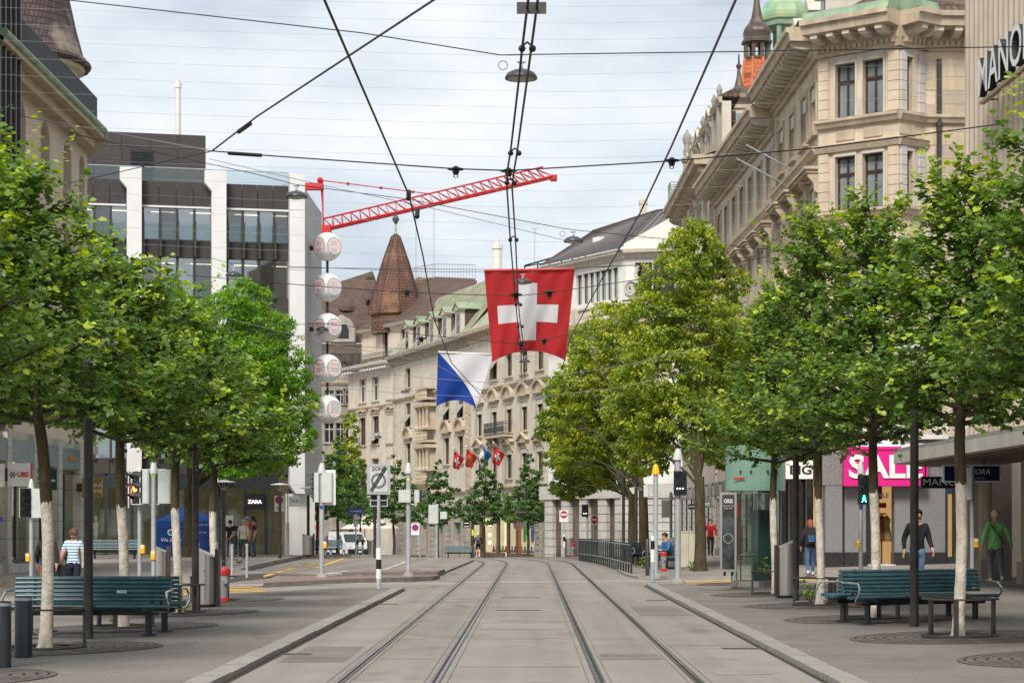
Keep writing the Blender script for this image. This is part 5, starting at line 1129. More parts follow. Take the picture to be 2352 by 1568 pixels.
# canopy
def canopy_poly(off):
    p = [(11.6,52.0-off)]
    for k in range(7): a = PI/2*k/6; p.append((10.6-1.35*math.sin(a)+off*0.2, 50.6+1.4*math.cos(a)-off))
    return p+[(9.75,30),(9.95,18),(12.6,18)]
MB().prism(canopy_poly(0), 3.22, 3.50).obj('canopy', mat('white canopy', (0.55,0.52,0.46), 0.7, var=0.1, scale=1.5, streak=0.2), mn, -mn.location)
MB().prism([(x+0.06 if x < 11 else x, y) for x, y in canopy_poly(0.06)], 3.52, 3.6).obj('canopy_top', granite, mn, -mn.location); MB().prism([(x+0.3 if x < 11 else x, y) for x, y in canopy_poly(0.3)], 3.16, 3.218).obj('canopy_soffit', mat('brown soffit', (0.10,0.07,0.055), 0.6, var=0.2), mn, -mn.location)
cs = MB().cyl((10.4,49.5,3.55),(11.6,48.8,5.2),0.04,n=6).cyl((10.3,40,3.55),(11.9,40,5.2),0.04,n=6); cs.obj('canopy_stay', white_p, mn, -mn.location)
M_.put('lower_wall', MB().box(0, 2.1, 0.0, 0.5, 0, 3.2).box(5.3, M_.L, 0, 0.5, 0, 3.2).box(2.1, 5.3, 1.6, 1.7, 0, 3.2).mesh('lower_wall', mat('brown stone', (0.20,0.155,0.12), 0.7, var=0.2, scale=2)))
pr_ = MB().prism([(-0.25,0.1),(-0.25,-0.12),(-0.15,-0.2),(0.15,-0.2),(0.25,-0.12),(0.25,0.1)], 0, 3.2).box(-0.3,0.3,-0.26,0.1,0,0.8).mesh('pilaster', mat('warm pilaster stone', (0.33,0.27,0.20), 0.8, var=0.15, scale=2, streak=0.2))
for x in (0.35, 1.0, 1.7, 5.6, 6.4): M_.put('pilaster', pr_, x, 0, 0)
M_.put('doorway', MB().box(2.1, 5.3, 0.9, 0.95, 0.05, 2.75).mesh('doorway', mat('dark red door', (0.035,0.012,0.010), 0.4, var=0.3)))
o, W, H = board('store_blade_sign', 'black hanging sign with thin white MANOR letters under the canopy', 2115, 1094, 2212, 1121, 50.5, black_p, 0.05)
lettering('MANOR', 0.25, white_p, o, (0.02, -0.056, H/2), sx=1.15); MB().box(-W/2+0.1, -W/2+0.13, -0.01, 0.01, H, 3.2-o.location.z).box(W/2-0.13, W/2-0.1, -0.01, 0.01, H, 3.2-o.location.z).obj('hanger', iron, o)
o, W, H = board('restaurant_sign', 'dark blue white-framed hanging sign reading MANORA Restaurant', 2168, 1070, 2295, 1104, 46.5, mat('navy sign face', (0.008,0.010,0.05), 0.25, var=0.2), 0.05)
MB().box(-W/2, W/2, -0.07, 0.07, -0.03, 0).box(-W/2, W/2, -0.07, 0.07, H, H+0.03).box(-W/2-0.03, -W/2, -0.07, 0.07, -0.03, H+0.03).box(W/2, W/2+0.03, -0.07, 0.07, -0.03, H+0.03).obj('frame', white_p, o)
lettering('MANORA', 0.17, white_p, o, (0.05, -0.056, H*0.60), shear=0.15); lettering('Restaurant', 0.11, mat('grey letters', (0.3,0.3,0.32), 0.5), o, (0.05, -0.056, H*0.2)); MB().box(-0.3, -0.27, -0.01, 0.01, H+0.03, 3.2-o.location.z).box(0.27, 0.3, -0.01, 0.01, H+0.03, 3.2-o.location.z).obj('hanger', iron, o)

# rusticated arcade house behind the right tree row (ground floor visible)
ar = thing('arcade_shopfront', 'pale rusticated stone shopfront with dark openings behind the right trees', 'building', (5,130,-1))
F9 = Fac(ar, (0.75,136.0), (5.85,127.2)); F10 = Fac(ar, (5.9,127.15), (15,124.3))
blk = MB().bbox(-0.5, 0.5, -0.1, 0.3, 0.02, 0.52, 0.03).mesh('stone_block', stone_w)
for FF, us in ((F9, (1262,1300,1342,1385,1424)), (F10, (1444,1474,1505,1540,1580))):
    FF.put('lintel', MB().box(0, FF.L, -0.2, 0.35, 3.4, 4.3).mesh('lintel', stone_w))
    FF.put('back_wall', MB().box(0, FF.L, 0.22, 0.32, -1.6, 3.4).mesh('back_wall', mat('dim brown interior', (0.06,0.045,0.04), 0.3, var=0.6, scale=0.6, col2=(0.16,0.13,0.10))))
    for u in us:
        for k in range(9): FF.put('stone_block', blk, FF.xu(u), 0, -1.4+k*0.54)
o, W, H = board('bakery_sign', 'small black square sign with gold script on the far facade', 1265, 1143, 1292, 1167, 141, black_p, 0.05); lettering('Sprüngli', 0.2, goldm, o, (0, -0.056, H*0.4), shear=0.3)

# ground-floor shopfronts of the street palaces
for FF, rt in ((A2, r2), (A3, r3)):
    n = int(FF.L/2.7); w_ = FF.L/n
    for k in range(n):
        o = FF.put('shopfront', MB().box(k*w_+0.35, (k+1)*w_-0.35, -0.12, -0.02, 3.1, 3.75).box(k*w_+0.35, k*w_+0.45, -0.1, -0.02, 0, 3.1).box((k+1)*w_-0.45, (k+1)*w_-0.35, -0.1, -0.02, 0, 3.1).box(k*w_+0.45, (k+1)*w_-0.45, -0.1, -0.02, 0, 0.5).mesh('shopfront', blackst))
        put('pane', MB().box(k*w_+0.45, (k+1)*w_-0.45, -0.06, -0.04, 0.5, 3.1).mesh('pane', mat('dark shop pane', (0.04,0.055,0.045), 0.06, var=0.7, scale=0.7, col2=(0.12,0.13,0.10), spec=0.8)), o)
        for j in range(7): FF.put('stone_block', MB().bbox(-0.33, 0.33, -0.12, 0.0, 0.015, 0.5, 0.02).mesh('stone_block', stone_w), k*w_, 0, j*0.52)
o, W, H = board('shoe_shop_sign', 'small black blade sign with white NAVYBOOT letters by the big trunk', 1581, 1157, 1605, 1169, 90, black_p, 0.05); lettering('NAVYBOOT', 0.1, white_p, o, (0,-0.056,H/2), sx=0.8)
o, W, H = board('fashion_shop_sign', 'grey blade sign with white ESPRIT letters behind the big trunk', 1592, 1142, 1636, 1166, 93, mat('grey sign face', (0.12,0.115,0.11), 0.5), 0.05); lettering('ESPRIT', 0.2, white_p, o, (0.05,-0.056,H*0.35), sx=1.0)
# ================================================================== street furniture
PAVE = 0.062
# ---- benches
def bench(length, label, loc, rz, sticker=False, full=True):
    o = thing('park_bench', label, 'bench', loc, rz, 'slatted teal benches')
    h = length/2
    sl = MB().cyl((-h,0,0),(h,0,0),0.026,n=8).mesh('slat', teal, True)
    for i in range(6): put('slat', sl, o, (0, 0.16+0.012*i+0.05, 0.50+i*0.062))
    for i in range(6): put('slat', sl, o, (0, -0.30+i*0.075, 0.43-0.006*i if i else 0.422))
    put('beam', MB().bbox(-h+0.12, h-0.12, -0.12, 0.02, 0.29, 0.36, 0.01).mesh('beam', black_p), o)
    for sx in (-1, 1):
        x = sx*(h-0.28)
        lg = put('leg', MB().cyl((x,-0.05,0),(x,-0.05,0.30),0.05,n=10).box(x-0.035,x+0.035,-0.30,0.16,0.355,0.40).mesh('leg', anth, True), o)
        put('foot_plate', MB().lathe([(0.12,0),(0.12,0.012),(0.09,0.02)], 14, (x,-0.05,0)).mesh('foot_plate', anth), lg)
        put('back_bracket', MB().tube([(x,0.12,0.38),(x,0.235,0.45),(x,0.31,0.84)], 0.02, 6).mesh('back_bracket', anth), o)
        xa = sx*(h+0.02)
        put('armrest', MB().tube([(sx*(h-0.3),-0.1,0.345),(sx*(h-0.02),-0.12,0.345),(xa,-0.16,0.36),(xa+sx*0.03,-0.30,0.46),(xa+sx*0.02,-0.32,0.55),(xa,-0.25,0.63),(xa,0.1,0.645),(xa,0.22,0.64)], 0.017, 8).mesh('armrest', chrome, True), o)
    if sticker: put('sticker', MB().box(0.35,0.5,0.165,0.168,0.60,0.645).mesh('sticker', mat('blue white sticker', (0.5,0.6,0.75), 0.5, var=0.6, scale=40)), o, (0, 0.03, 0))
    return o
bench(2.28, 'teal slatted bench at left with small sticker, facing the camera behind the first trunk', (-6.40,28.9,PAVE), 0, True)
bench(2.28, 'teal slatted bench at left standing back to back behind the stickered one', (-6.36,29.85,PAVE), PI)
bench(2.28, 'teal bench cut by the left picture edge, only its steel arm showing', (-7.42,22.6,PAVE), 0)
bench(2.62, 'teal slatted bench at right facing the camera behind the nearest right trunk', (6.22,31.8,0.105), R(24))
bench(2.62, 'teal slatted bench at right, back to back behind the camera-facing one', (6.02,32.62,0.105), R(204))
bench(2.3, 'far teal bench on the plaza left of the blue tent', tuple(G(264,1283,0.18)), 0)
bench(2.2, 'far teal bench under the small trees in front of the rainbow window', (PX(1056,142),142,gz(-5,142)+0.02), 0)
bench(1.6, 'teal bench end left of the seated person at right', (PX(1464,78),78,0.14), R(60))
sb = bench(1.5, 'teal bench with steel arm carrying the seated person in blue', (PX(1531,70.5),70.5,0.11), R(-30))
bench(2.4, 'low teal bench behind the steel bin by the white column', (PX(735,108.6),108.6,0.02), 0)
# ---- anthracite bollards
bo = MB().lathe([(0.107,0),(0.107,0.74),(0.10,0.752),(0.03,0.757)], 20).mesh('post', anth, True); bb = MB().lathe([(0.109,0.70),(0.1095,0.735)], 20).mesh('reflector_band', galv)
for u, v, lb in ((54,1509,'thick anthracite bollard in front of the left bench'), (4,1532,'thick anthracite bollard cut by the left picture edge')):
    o = thing('bollard', lb, 'bollard', tuple(G(u,v,PAVE)), 0, 'thick bollards'); put('post', bo, o); put('reflector_band', bb, o)
# ---- tree grates + guards
grate_m = mat('cast iron tree grate', (0.125,0.108,0.097), 0.75, metal=0.2, var=0.2, scale=4, bump=0.4, bscale=60)
gm = MB().ring((0,0,0), 0.42, 1.52, 0, 0.008, 48, m=0)
for r in (0.6,0.74,0.88,1.02,1.16,1.30,1.42):
    for k in range(12):
        a0 = 2*PI*k/12+0.05; gm.ring((0,0,0), r, r+0.03, 0.008, 0.0095, 4, a0, a0+2*PI/12-0.10, m=1)
gme = gm.mesh('tree_grate', [grate_m, rail_g])
soil = MB().lathe([(0.44,0),(0.3,0.012),(0.01,0.02)], 20).mesh('soil', mat('soil', (0.06,0.045,0.03), 0.95, var=0.4, scale=8, bump=0.6))
flat_ = mat('dark flat steel', (0.055,0.05,0.047), 0.5, metal=0.3, var=0.25, scale=6)
grd = MB().ring((0,0,0.52), 0.46, 0.53, 0, 0.022, 36).mesh('ring', flat_); grb = MB().ring((0,0,0.005), 0.46, 0.53, 0, 0.035, 36).mesh('base_ring', flat_)
gl_ = MB().box(-0.035,0.035,-0.02,0.02,0,0.52).ball((0,-0.022,0.09),0.014,6,4).mesh('leg', flat_)
def tilt(o): o.rotation_euler = (0, -0.03 if o.location.x > 0 else -0.025, 0); return o
YT_L = [(105,1490),(281,1441),(406,1408),(492,1379)]; YT_R = [(2205,1462),(2008,1420),(1882,1389),(1778,1364)]
young = []
for side, lst in (('left', YT_L), ('right', YT_R)):
    for i, (u, v) in enumerate(lst):
        p = G(u, v, PAVE); young.append((side, i, p))
        od = ('first', 'second', 'third', 'fourth')[i]
        g = tag(tilt(put('tree_grate', gme, None, (p.x, p.y, p.z+0.002))), 'round cast iron tree grate, %s from the camera on the %s' % (od, side), 'tree grate', 'round tree grates'); put('soil', soil, g, (0,0,0.004))
        o = thing('tree_guard', 'steel ring guard round the %s young lime on the %s' % (od, side), 'tree guard', tuple(p), 0.3*i, 'tree guards')
        put('ring', grd, o); put('base_ring', grb, o)
        for k in range(3):
            a = 2.3+k*2*PI/3; put('leg', gl_, o, (0.495*math.cos(a), 0.495*math.sin(a), 0), a+PI/2)
for sd_, (x, y) in (('right',(6.45,22.9)),('left',(-6.6,21.0))):
    young.append((sd_, 4, Vector((x, y, gz(x,y)+PAVE))))
for x, y, lb in ((6.45,22.9,'round cast iron tree grate in the bottom right corner'), (-6.55,21.0,'round cast iron tree grate in the bottom left corner'), (5.9,53.2,'far round tree grate beyond the glass kiosk')):
    tag(tilt(put('tree_grate', gme, None, (x, y, gz(x,y)+PAVE+0.002))), lb, 'tree grate', 'round tree grates')
# ---- lamp posts with disc tops
def lamp_post(label, x, y, z, r, h, name='lamp_post', rd=0.42):
    o = thing(name, label, 'lamp post', (x,y,z), 0, 'disc-topped lamp posts')
    MB().lathe([(r*1.02,0),(r,0.1),(r*0.95,h-0.35),(r*1.05,h-0.34),(r*1.05,h-0.22),(r*0.6,h-0.2)], 16).obj('pole', pole_d, o, smooth=True)
    s = MB()
    for k in range(4): a = k*PI/2+0.4; s.cyl((r*0.5*math.cos(a),r*0.5*math.sin(a),h-0.22),(0.24*math.cos(a)*rd/0.42,0.24*math.sin(a)*rd/0.42,h+0.08),0.012,n=5)
    s.obj('strut', galv, o); MB().lathe([(rd,h+0.08),(rd,h+0.10),(0.12,h+0.15),(0.02,h+0.16)], 24).obj('disc', white_s, o, smooth=True)
    return o
for u, v, lb in ((203,1466,'thick dark lamp post rising behind the left benches'), (449,1404,'thick dark lamp post beside the steel bin at left'), (1828,1378,'thick dark lamp post beside the steel bin at right'), (2100,1438,'thick dark lamp post rising behind the right benches')):
    p = G(u, v, PAVE); lamp_post(lb, p.x, p.y, p.z, 0.068*1.0 if True else 0, 4.15)
for u, v, vt, lb in ((514,1301,1106,'thin dark lamp post behind the hydrant'), (643,1283.5,1112,'thin dark lamp post in front of the no parking sign'), (708,1278,1120,'thin dark lamp post by the white store corner'), (861,1280,1140,'thin dark post beside the zone sign')):
    p = G(u, v, 0.15); lamp_post(lb, p.x, p.y, p.z, 0.075, PZ(vt, p.y)-p.z-0.1, rd=0.42)
for u, v, lb in ((1461,1296,'thin dark post among the right tree trunks'), (1432,1290,'slim dark post by the fence end'), (1553,1300,'slim dark post behind the tram signal')):
    p = G(u, v, 0.08); o = thing('sign_post', lb, 'post', tuple(p)); MB().lathe([(0.075,0),(0.07,0.2),(0.065,4.2),(0.02,4.25)], 10).obj('pole', pole_d, o, smooth=True)
# ---- stainless waste bins with slanted tops
def bin_(label, p, w_, h_, d_, flip=1, rz=0):
    o = thing('waste_bin', label, 'waste bin', tuple(p), rz, 'slanted stainless bins')
    n = 10; pts = []
    for k in range(n+1):
        a = PI*k/n; pts.append((-flip*w_/2*math.cos(a), -d_*0.42*math.sin(a)))
    pts = [(-w_/2*math.cos(PI*k/n), -0.34*d_*math.sin(PI*k/n)-d_*0.25) for k in range(n+1)]+[(w_/2, d_/2), (-w_/2, d_/2)]
    b = MB(); m = len(pts)
    top = [h_-(0.13*h_)*(0.5-flip*x/w_)-0.02*(y < 0) for x, y in pts]
    b.add([(x,y,0.06) for x,y in pts]+[(x,y,t) for (x,y),t in zip(pts,top)], [(i,(i+1)%m,m+(i+1)%m,m+i) for i in range(m)]+[tuple(range(m,2*m)), tuple(range(m-1,-1,-1))])
    b.obj('shell', stainless, o, smooth=True); MB().prism([(x*0.97,y*0.97) for x,y in pts], 0, 0.06).obj('base', black_p, o)
    MB().prism([(-flip*(w_/2+0.003),-d_*0.22),(-flip*(w_/2+0.07),-d_*0.22),(-flip*(w_/2+0.07),d_/2),(-flip*(w_/2+0.003),d_/2)][::flip], 0.02, h_*0.99 if flip < 0 else h_*0.9).obj('side_panel', pole_d, o)
    MB().cyl((0,-d_*0.6,h_*0.62),(0,-d_*0.575,h_*0.62),0.012,n=8).obj('lock', black_p, o)
    return o
bin_('steel slanted bin behind the lamp post at left', G(474,1393,PAVE), 0.36, 1.17, 0.42, -1)
bin_('steel slanted bin beside the glass kiosk at right', G(1808,1372,PAVE), 0.38, 1.26, 0.42, 1)
bin_('steel slanted bin behind the pedestrian signal poles at left', G(368,1352,0.12), 0.34, 1.12, 0.4, -1)
bin_('steel slanted bin by the white column of the store', G(707,1276.5,0.18), 0.48, 1.1, 0.42, -1)
bin_('steel slanted bin right of the zone sign', (PX(855,112),112,gz(-9,112)), 0.42, 1.1, 0.42, 1)
bin_('steel slanted bin beside the cream cabinet', G(1547,1305,0.08), 0.4, 1.2, 0.42, 1)
bin_('grey slanted bin below the no entry sign', (PX(1309,104),104,gz(2,104)+0.08), 0.4, 1.05, 0.4, 1)
# ---- hydrants
def hydrant(label, p, s=1.0):
    o = thing('fire_hydrant', label, 'hydrant', tuple(p)); 
    MB().lathe([(0.075*s,0.08*s),(0.09*s,0.2*s),(0.105*s,0.36*s),(0.12*s,0.5*s),(0.115*s,0.56*s)], 14).obj('body', mat('grey hydrant paint', (0.23,0.23,0.23), 0.45, var=0.1), o, smooth=True)
    MB().lathe([(0.12*s,0),(0.12*s,0.085*s),(0.07*s,0.09*s)], 14).obj('foot', red_p, o); MB().lathe([(0.125*s,0.56*s),(0.135*s,0.6*s),(0.135*s,0.68*s),(0.12*s,0.715*s),(0.04*s,0.73*s)], 14).obj('cap', red_p, o, smooth=True)
    MB().cyl((0.02*s,-0.05*s,0.46*s),(0.05*s,-0.17*s,0.44*s),0.055*s,n=10).obj('outlet', galv, o); return o
hydrant('grey hydrant with red cap and foot beside the fourth left tree', G(515,1381,PAVE)); hydrant('far white hydrant with red cap near the no entry sign', (PX(1315,103),103,gz(2.2,103)+0.08)); hydrant('grey and red hydrant under the bench of the seated person', (PX(1524,68),68,0.10), 0.9)
# ---- signals
lens_off = mat('unlit lens', (0.02,0.02,0.022), 0.2); lit_red = mat('lit red lens', (0.8,0.1,0.02), 0.4, emit=(1.0,0.16,0.02), es=4.0); lit_green = mat('lit green lens', (0.05,0.8,0.5), 0.4, emit=(0.05,1.0,0.55), es=3.5); lit_white = mat('lit white dot', (0.9,0.95,1), 0.4, emit=(0.9,0.95,1), es=2.0)
def head(parent, loc, rz, n=3, lit=None, s=0.24, plate=False, fig=None, backm=None):
    """signal head; local -y is the lit side"""
    H = n*s+0.06; W = s+0.06
    q = put('signal_head', MB().bbox(-W/2, W/2, 0.0, 0.16, -H/2, H/2, 0.03).mesh('signal_head', backm or grey_box), parent, loc, rz)
    put('front', MB().bbox(-W/2+0.005, W/2-0.005, -0.03, 0.0, -H/2+0.005, H/2-0.005, 0.005).mesh('front', black_p), q)
    if plate: put('back_plate', MB().box(-W/2-0.08, W/2+0.08, 0.01, 0.03, -H/2-0.08, H/2+0.08).mesh('back_plate', white_p), q)
    for i in range(n):
        z = H/2-0.03-s*(i+0.5); m = lens_off
        if lit == i and not fig: m = lit_red if i < 2 else lit_green
        l_ = put('lens', MB().cyl((0,-0.032,z),(0,-0.045,z),s*0.40,n=16).mesh('lens', m), q)
        vis = MB(); k = 10; r = s*0.44
        pts = [(r*math.cos(a), r*math.sin(a)) for a in [PI*1.08-PI*1.16*j/k for j in range(k+1)]]
        for j in range(k):
            (x0,z0),(x1,z1) = pts[j], pts[j+1]
            vis.add([(x0,-0.03,z+z0),(x1,-0.03,z+z1),(x1*0.95,-0.26*max(0.35,(z1/r+0.4)/1.4),z+z1*0.92),(x0*0.95,-0.26*max(0.35,(z0/r+0.4)/1.4),z+z0*0.92)], [(0,1,2,3)])
        vo = put('visor', vis.mesh('visor', mat('visor plastic', (0.03,0.032,0.036), 0.4, var=0.1)), q)
        if fig == 'man' and lit == i:
            f = MB().ball((0,-0.055,z+0.065),0.020,8,5).tube([(0,-0.055,z+0.04),(0,-0.055,z-0.015)],0.022,6).tube([(0,-0.055,z-0.01),(0.035,-0.055,z-0.05),(0.05,-0.055,z-0.085)],0.011,5).tube([(0,-0.055,z-0.01),(-0.03,-0.055,z-0.05),(-0.05,-0.055,z-0.085)],0.011,5).tube([(0,-0.055,z+0.035),(0.04,-0.055,z+0.0)],0.010,5).tube([(0,-0.055,z+0.035),(-0.04,-0.055,z+0.0)],0.010,5)
            put('walking_figure', f.mesh('walking_figure', lit_green), q)
        if fig == 'dots' and lit == i:
            for xx, zz in ((-0.075,0.0),(0,0.0),(0.075,0.0)): put('light_dot', MB().cyl((xx,-0.046,z+zz),(xx,-0.055,z+zz),0.02,n=8).mesh('light_dot', lit_white), q)
    return q
def sig_pole(label, p, h, r=0.055, base=True, cap=True, m=None, capm=None):
    o = thing('traffic_signal', label, 'traffic signal', tuple(p))
    MB().cyl((0,0,0),(0,0,h),r,n=14).obj('pole', m or galv, o, smooth=True)
    if base: MB().lathe([(r*2.6,0),(r*2.5,0.04),(r*1.6,0.12),(r*1.02,0.13)], 14).obj('base', granite, o, smooth=True)
    if cap: MB().lathe([(r*1.6,h),(r*1.6,h+0.06),(r*1.45,h+0.1),(r*1.05,h+0.24),(r*0.6,h+0.30),(0.01,h+0.32)], 14).obj('cap', capm or grey_box, o, smooth=True)
    return o
def btn(o, z, side=-1, r=0.055): 
    q = MB().bbox(-0.055,0.055,-0.07,0.05,0,0.2,0.02).obj('push_button', yellow_p, o, (side*(r+0.02), -0.02, z)); MB().box(-0.035,0.035,-0.075,-0.071,0.12,0.18).obj('pictogram', white_p, q); return q
def zat(v, p): return PZ(v, p.y)-p.z
# left edge signal
p = Vector((PX(72,50),50.0,0.0)); o = sig_pole('signal with black three-lamp face at far left, pale blue pole', p, zat(1128,p), 0.05)
head(o, (-0.12,-0.12,zat(1154,p)), R(20), 3, None, 0.225, plate=False); head(o, (0.16,0.02,zat(1155,p)), R(185), 3, None, 0.225); btn(o, zat(1288,p), -1)
# twin poles left
p = Vector((PX(321,46.0),46.0,0.06)); o = sig_pole('signal pole with red lamp lit, behind the second left trunk', p, zat(1100,p), 0.05)
head(o, (-0.05,-0.15,zat(1120,p)), R(-52), 3, 1, 0.235); head(o, (-0.30,0.12,zat(1120,p)), R(-80), 3, None, 0.235, plate=True); btn(o, zat(1270,p), 1)
p = Vector((PX(353,45.2),45.2,0.06)); o = sig_pole('signal pole with grey housings seen from behind, by the red lit one', p, zat(1088,p), 0.055)
head(o, (-0.24,0.05,zat(1117,p)), R(-95), 3, None, 0.235); head(o, (0.27,-0.02,zat(1117,p)), R(180), 3, None, 0.235); btn(o, zat(1284,p), 0)
MB().cyl((-0.28,0,zat(1078,p)),(0.28,0,zat(1078,p)),0.012,n=5).obj('cross_arm', galv, o); MB().cyl((-0.5,0,zat(1158,p)),(0.3,0,zat(1158,p)),0.012,n=5).obj('cross_arm', galv, o)
MB().box(-0.05,0.05,-0.058,-0.055,0,0.12).obj('sticker', mat('green sticker', (0.3,0.6,0.05), 0.5, var=0), o, (0,0,zat(1094,p)))
# island signals
p = G(739,1326,0.13); o = sig_pole('grey signal on the brick island seen from behind, lamps to the left', p, zat(1087,p), 0.075)
head(o, (-0.22,0.0,zat(1119,p)), R(-90), 3, None, 0.27); head(o, (0.16,0.05,zat(1119,p)), R(178), 3, None, 0.27, plate=True); btn(o, zat(1258,p), 1, 0.075); MB().box(-0.05,0.05,-0.08,-0.076,0,0.1).obj('blue_tag', blue_p, o, (0,0,zat(1168,p)))
p = G(938,1323,0.17); o = sig_pole('grey signal pole on the inner island with one lamp turned right', p, zat(1087,p), 0.07)
head(o, (0.34,0,zat(1139,p)), R(90), 1, None, 0.30); head(o, (-0.10,0.02,zat(1139,p)), R(180), 1, None, 0.30); MB().box(-0.03,0.03,-0.074,-0.072,0,0.06).obj('sticker', mat('yellow sticker', (0.8,0.75,0.02), 0.5, var=0), o, (0,0,zat(1103,p)))
p = Vector((PX(1003,96),96,gz(-4.5,96)+0.05)); o = sig_pole('small far grey signal seen from behind before the shop windows', p, zat(1172,p), 0.07, base=False)
head(o, (-0.15,0.03,zat(1180,p)), R(180), 2, None, 0.42); head(o, (0.34,0.03,zat(1183,p)), R(180), 1, None, 0.28)
# yellow-capped pole, tram signal
p = G(1506,1326,0.08); o = sig_pole('tall grey pole with a yellow cap right of the fence', p, zat(1089,p), 0.075, capm=yellow_p)
head(o, (-0.38,0,zat(1127,p)), R(-90), 1, None, 0.30); MB().cyl((-0.3,0,zat(1112,p)),(0.1,0,zat(1112,p)),0.02,n=6).cyl((-0.3,0,zat(1138,p)),(0.1,0,zat(1138,p)),0.02,n=6).obj('bracket', galv, o)
p = G(1557,1339,0.06); o = sig_pole('tram signal with three white light dots on a grey pole', p, zat(1056,p), 0.085)
head(o, (0.05,-0.16,zat(1109,p)), R(-6), 2, 1, 0.30, fig='dots', backm=black_p)
p = Vector((PX(1977,48.5),48.5,0.15)); o = sig_pole('pedestrian signal with green walking figure lit beside SALE sign', p, zat(1088,p), 0.052)
head(o, (0.06,-0.10,zat(1124,p)), R(-4), 3, 2, 0.22, fig='man', backm=black_p); btn(o, zat(1257,p), -1); MB().box(-0.04,0.04,-0.056,-0.053,0,0.08).obj('blue_tag', blue_p, o, (0,0,zat(1170,p)))
p = Vector((PX(2233,44.5),44.5,0.2)); o = sig_pole('pale signal pole with grey boxes under the canopy, yellow button', p, zat(1070,p), 0.05, cap=False)
head(o, (-0.12,0.05,zat(1110,p)), R(170), 3, None, 0.22); btn(o, zat(1256,p), 1)
p = G(1541,1300,0.08); o = sig_pole('slim pale pole with grey signal box and yellow button behind the tram signal', p, zat(1148,p), 0.06, base=False); head(o, (-0.18,0.02,zat(1168,p)), R(180), 2, None, 0.3); btn(o, zat(1250,p), 1)
p = Vector((PX(1348,106),106,gz(3,106)+0.08)); o = sig_pole('far tram signal with white dots beside the second no entry sign', p, zat(1150,p), 0.06, base=False, cap=False); head(o, (-0.1,-0.1,zat(1172,p)), 0, 2, 1, 0.3, fig='dots', backm=black_p)
# ---- signs
def plate(o, w_, h_, z, m, name='sign_plate', rim=None, y=-0.06):
    q = MB().bbox(-w_/2, w_/2, y-0.012, y, z, z+h_, 0.004).obj(name, m, o)
    r = 0.03
    if rim: MB().box(-w_/2-r, w_/2+r, y-0.006, y+0.012, z-r, z).box(-w_/2-r, w_/2+r, y-0.006, y+0.012, z+h_, z+h_+r).box(-w_/2-r, -w_/2, y-0.006, y+0.012, z, z+h_).box(w_/2, w_/2+r, y-0.006, y+0.012, z, z+h_).obj('rim', rim, q)
    return q
greyp = mat('grey print', (0.14,0.14,0.14), 0.5, var=0.05); blackp = mat('black print', (0.012,0.012,0.012), 0.5, var=0)
p = G(870,1350,0.06); o = thing('zone_sign', 'end of parking zone sign with grey ring and black diagonal bars', 'road sign', tuple(p))
MB().cyl((0,0,0),(0,0,zat(1072,p)),0.045,n=12).obj('pole', galv, o, smooth=True)
k = p.y/FP; w_, h_ = 48*k, 64*k; zb = zat(1132,p); q = plate(o, w_, h_, zb, mat('greyed sign face', (0.50,0.51,0.50), 0.5, var=0.04), rim=galv)
MB().box(-w_/2+0.02,w_/2-0.02,-0.0745,-0.0725,zb+0.02,zb+0.03).box(-w_/2+0.02,w_/2-0.02,-0.0745,-0.0725,zb+h_-0.03,zb+h_-0.02).box(-w_/2+0.02,-w_/2+0.03,-0.0745,-0.0725,zb+0.03,zb+h_-0.03).box(w_/2-0.03,w_/2-0.02,-0.0745,-0.0725,zb+0.03,zb+h_-0.03).obj('border_line', blackp, q)
lettering('ZONE', 0.125, blackp, q, (0.0,-0.075,zb+h_*0.86), extrude=0.001, offset=0.003)
rg = MB().ring((0,0,0), 0.135, 0.195, 0, 0.002, 32).mesh('ring', greyp); rg.transform(Matrix.Rotation(PI/2,4,'X')); put('ring', rg, q, (0,-0.0735,zb+h_*0.44))
dg_ = Vector((w_*0.72,0,h_*0.86)); nn = Vector((-dg_.z,0,dg_.x)).normalized()
for off in (-0.036,-0.012,0.012,0.036):
    c_ = Vector((0,-0.0765,zb+h_*0.5))+nn*off; a = c_-dg_*0.5; b = c_+dg_*0.5; s_ = nn*0.009
    MB().add([a-s_,b-s_,b+s_,a+s_], [(0,1,2,3)]).obj('diagonal_bar', blackp, q)
plate(o, 36*k, 24*k, zat(1160,p), black_p, 'back_plate', rim=galv, y=0.05); MB().cyl((-0.2,0.03,zat(1149,p)),(0.2,0.03,zat(1149,p)),0.012,n=5).obj('clamp', galv, o)
for z0, z1, m in ((zat(1298,p),zat(1266,p),granite),(zat(1310,p)-0.02,zat(1276,p),blackp)): pass
MB().cyl((0,0,zat(1256,p)-0.02),(0,0,zat(1284,p)),0.07,n=14).obj('sleeve', white_s, o); MB().cyl((0,0,zat(1284,p)-0.002),(0,0,zat(1306,p)),0.068,n=14).obj('black_band', blackp, o); MB().cyl((0,0,zat(1306,p)-0.002),(0,0,zat(1328,p)),0.068,n=14).obj('white_band', white_s, o); MB().cyl((0,0,zat(1328,p)-0.002),(0,0,0),0.068,n=14).obj('foot', galv, o)
o = thing('striped_bollard', 'black and white striped post beside the yellow-capped pole', 'bollard', tuple(G(1499,1331,0.08)))
for z0, z1, m in ((0,0.52,galv),(0.52,0.88,white_s),(0.88,1.13,blackp),(1.13,1.28,white_s)): MB().cyl((0,0,z0),(0,0,z1-0.001),0.06,n=12).obj('band', m, o)
o = thing('dark_bollard', 'plain dark post left of the striped bollard', 'bollard', tuple(G(1487,1321,0.08))); MB().lathe([(0.065,0),(0.065,1.12),(0.05,1.14)], 12).obj('post', pole_d, o, smooth=True)
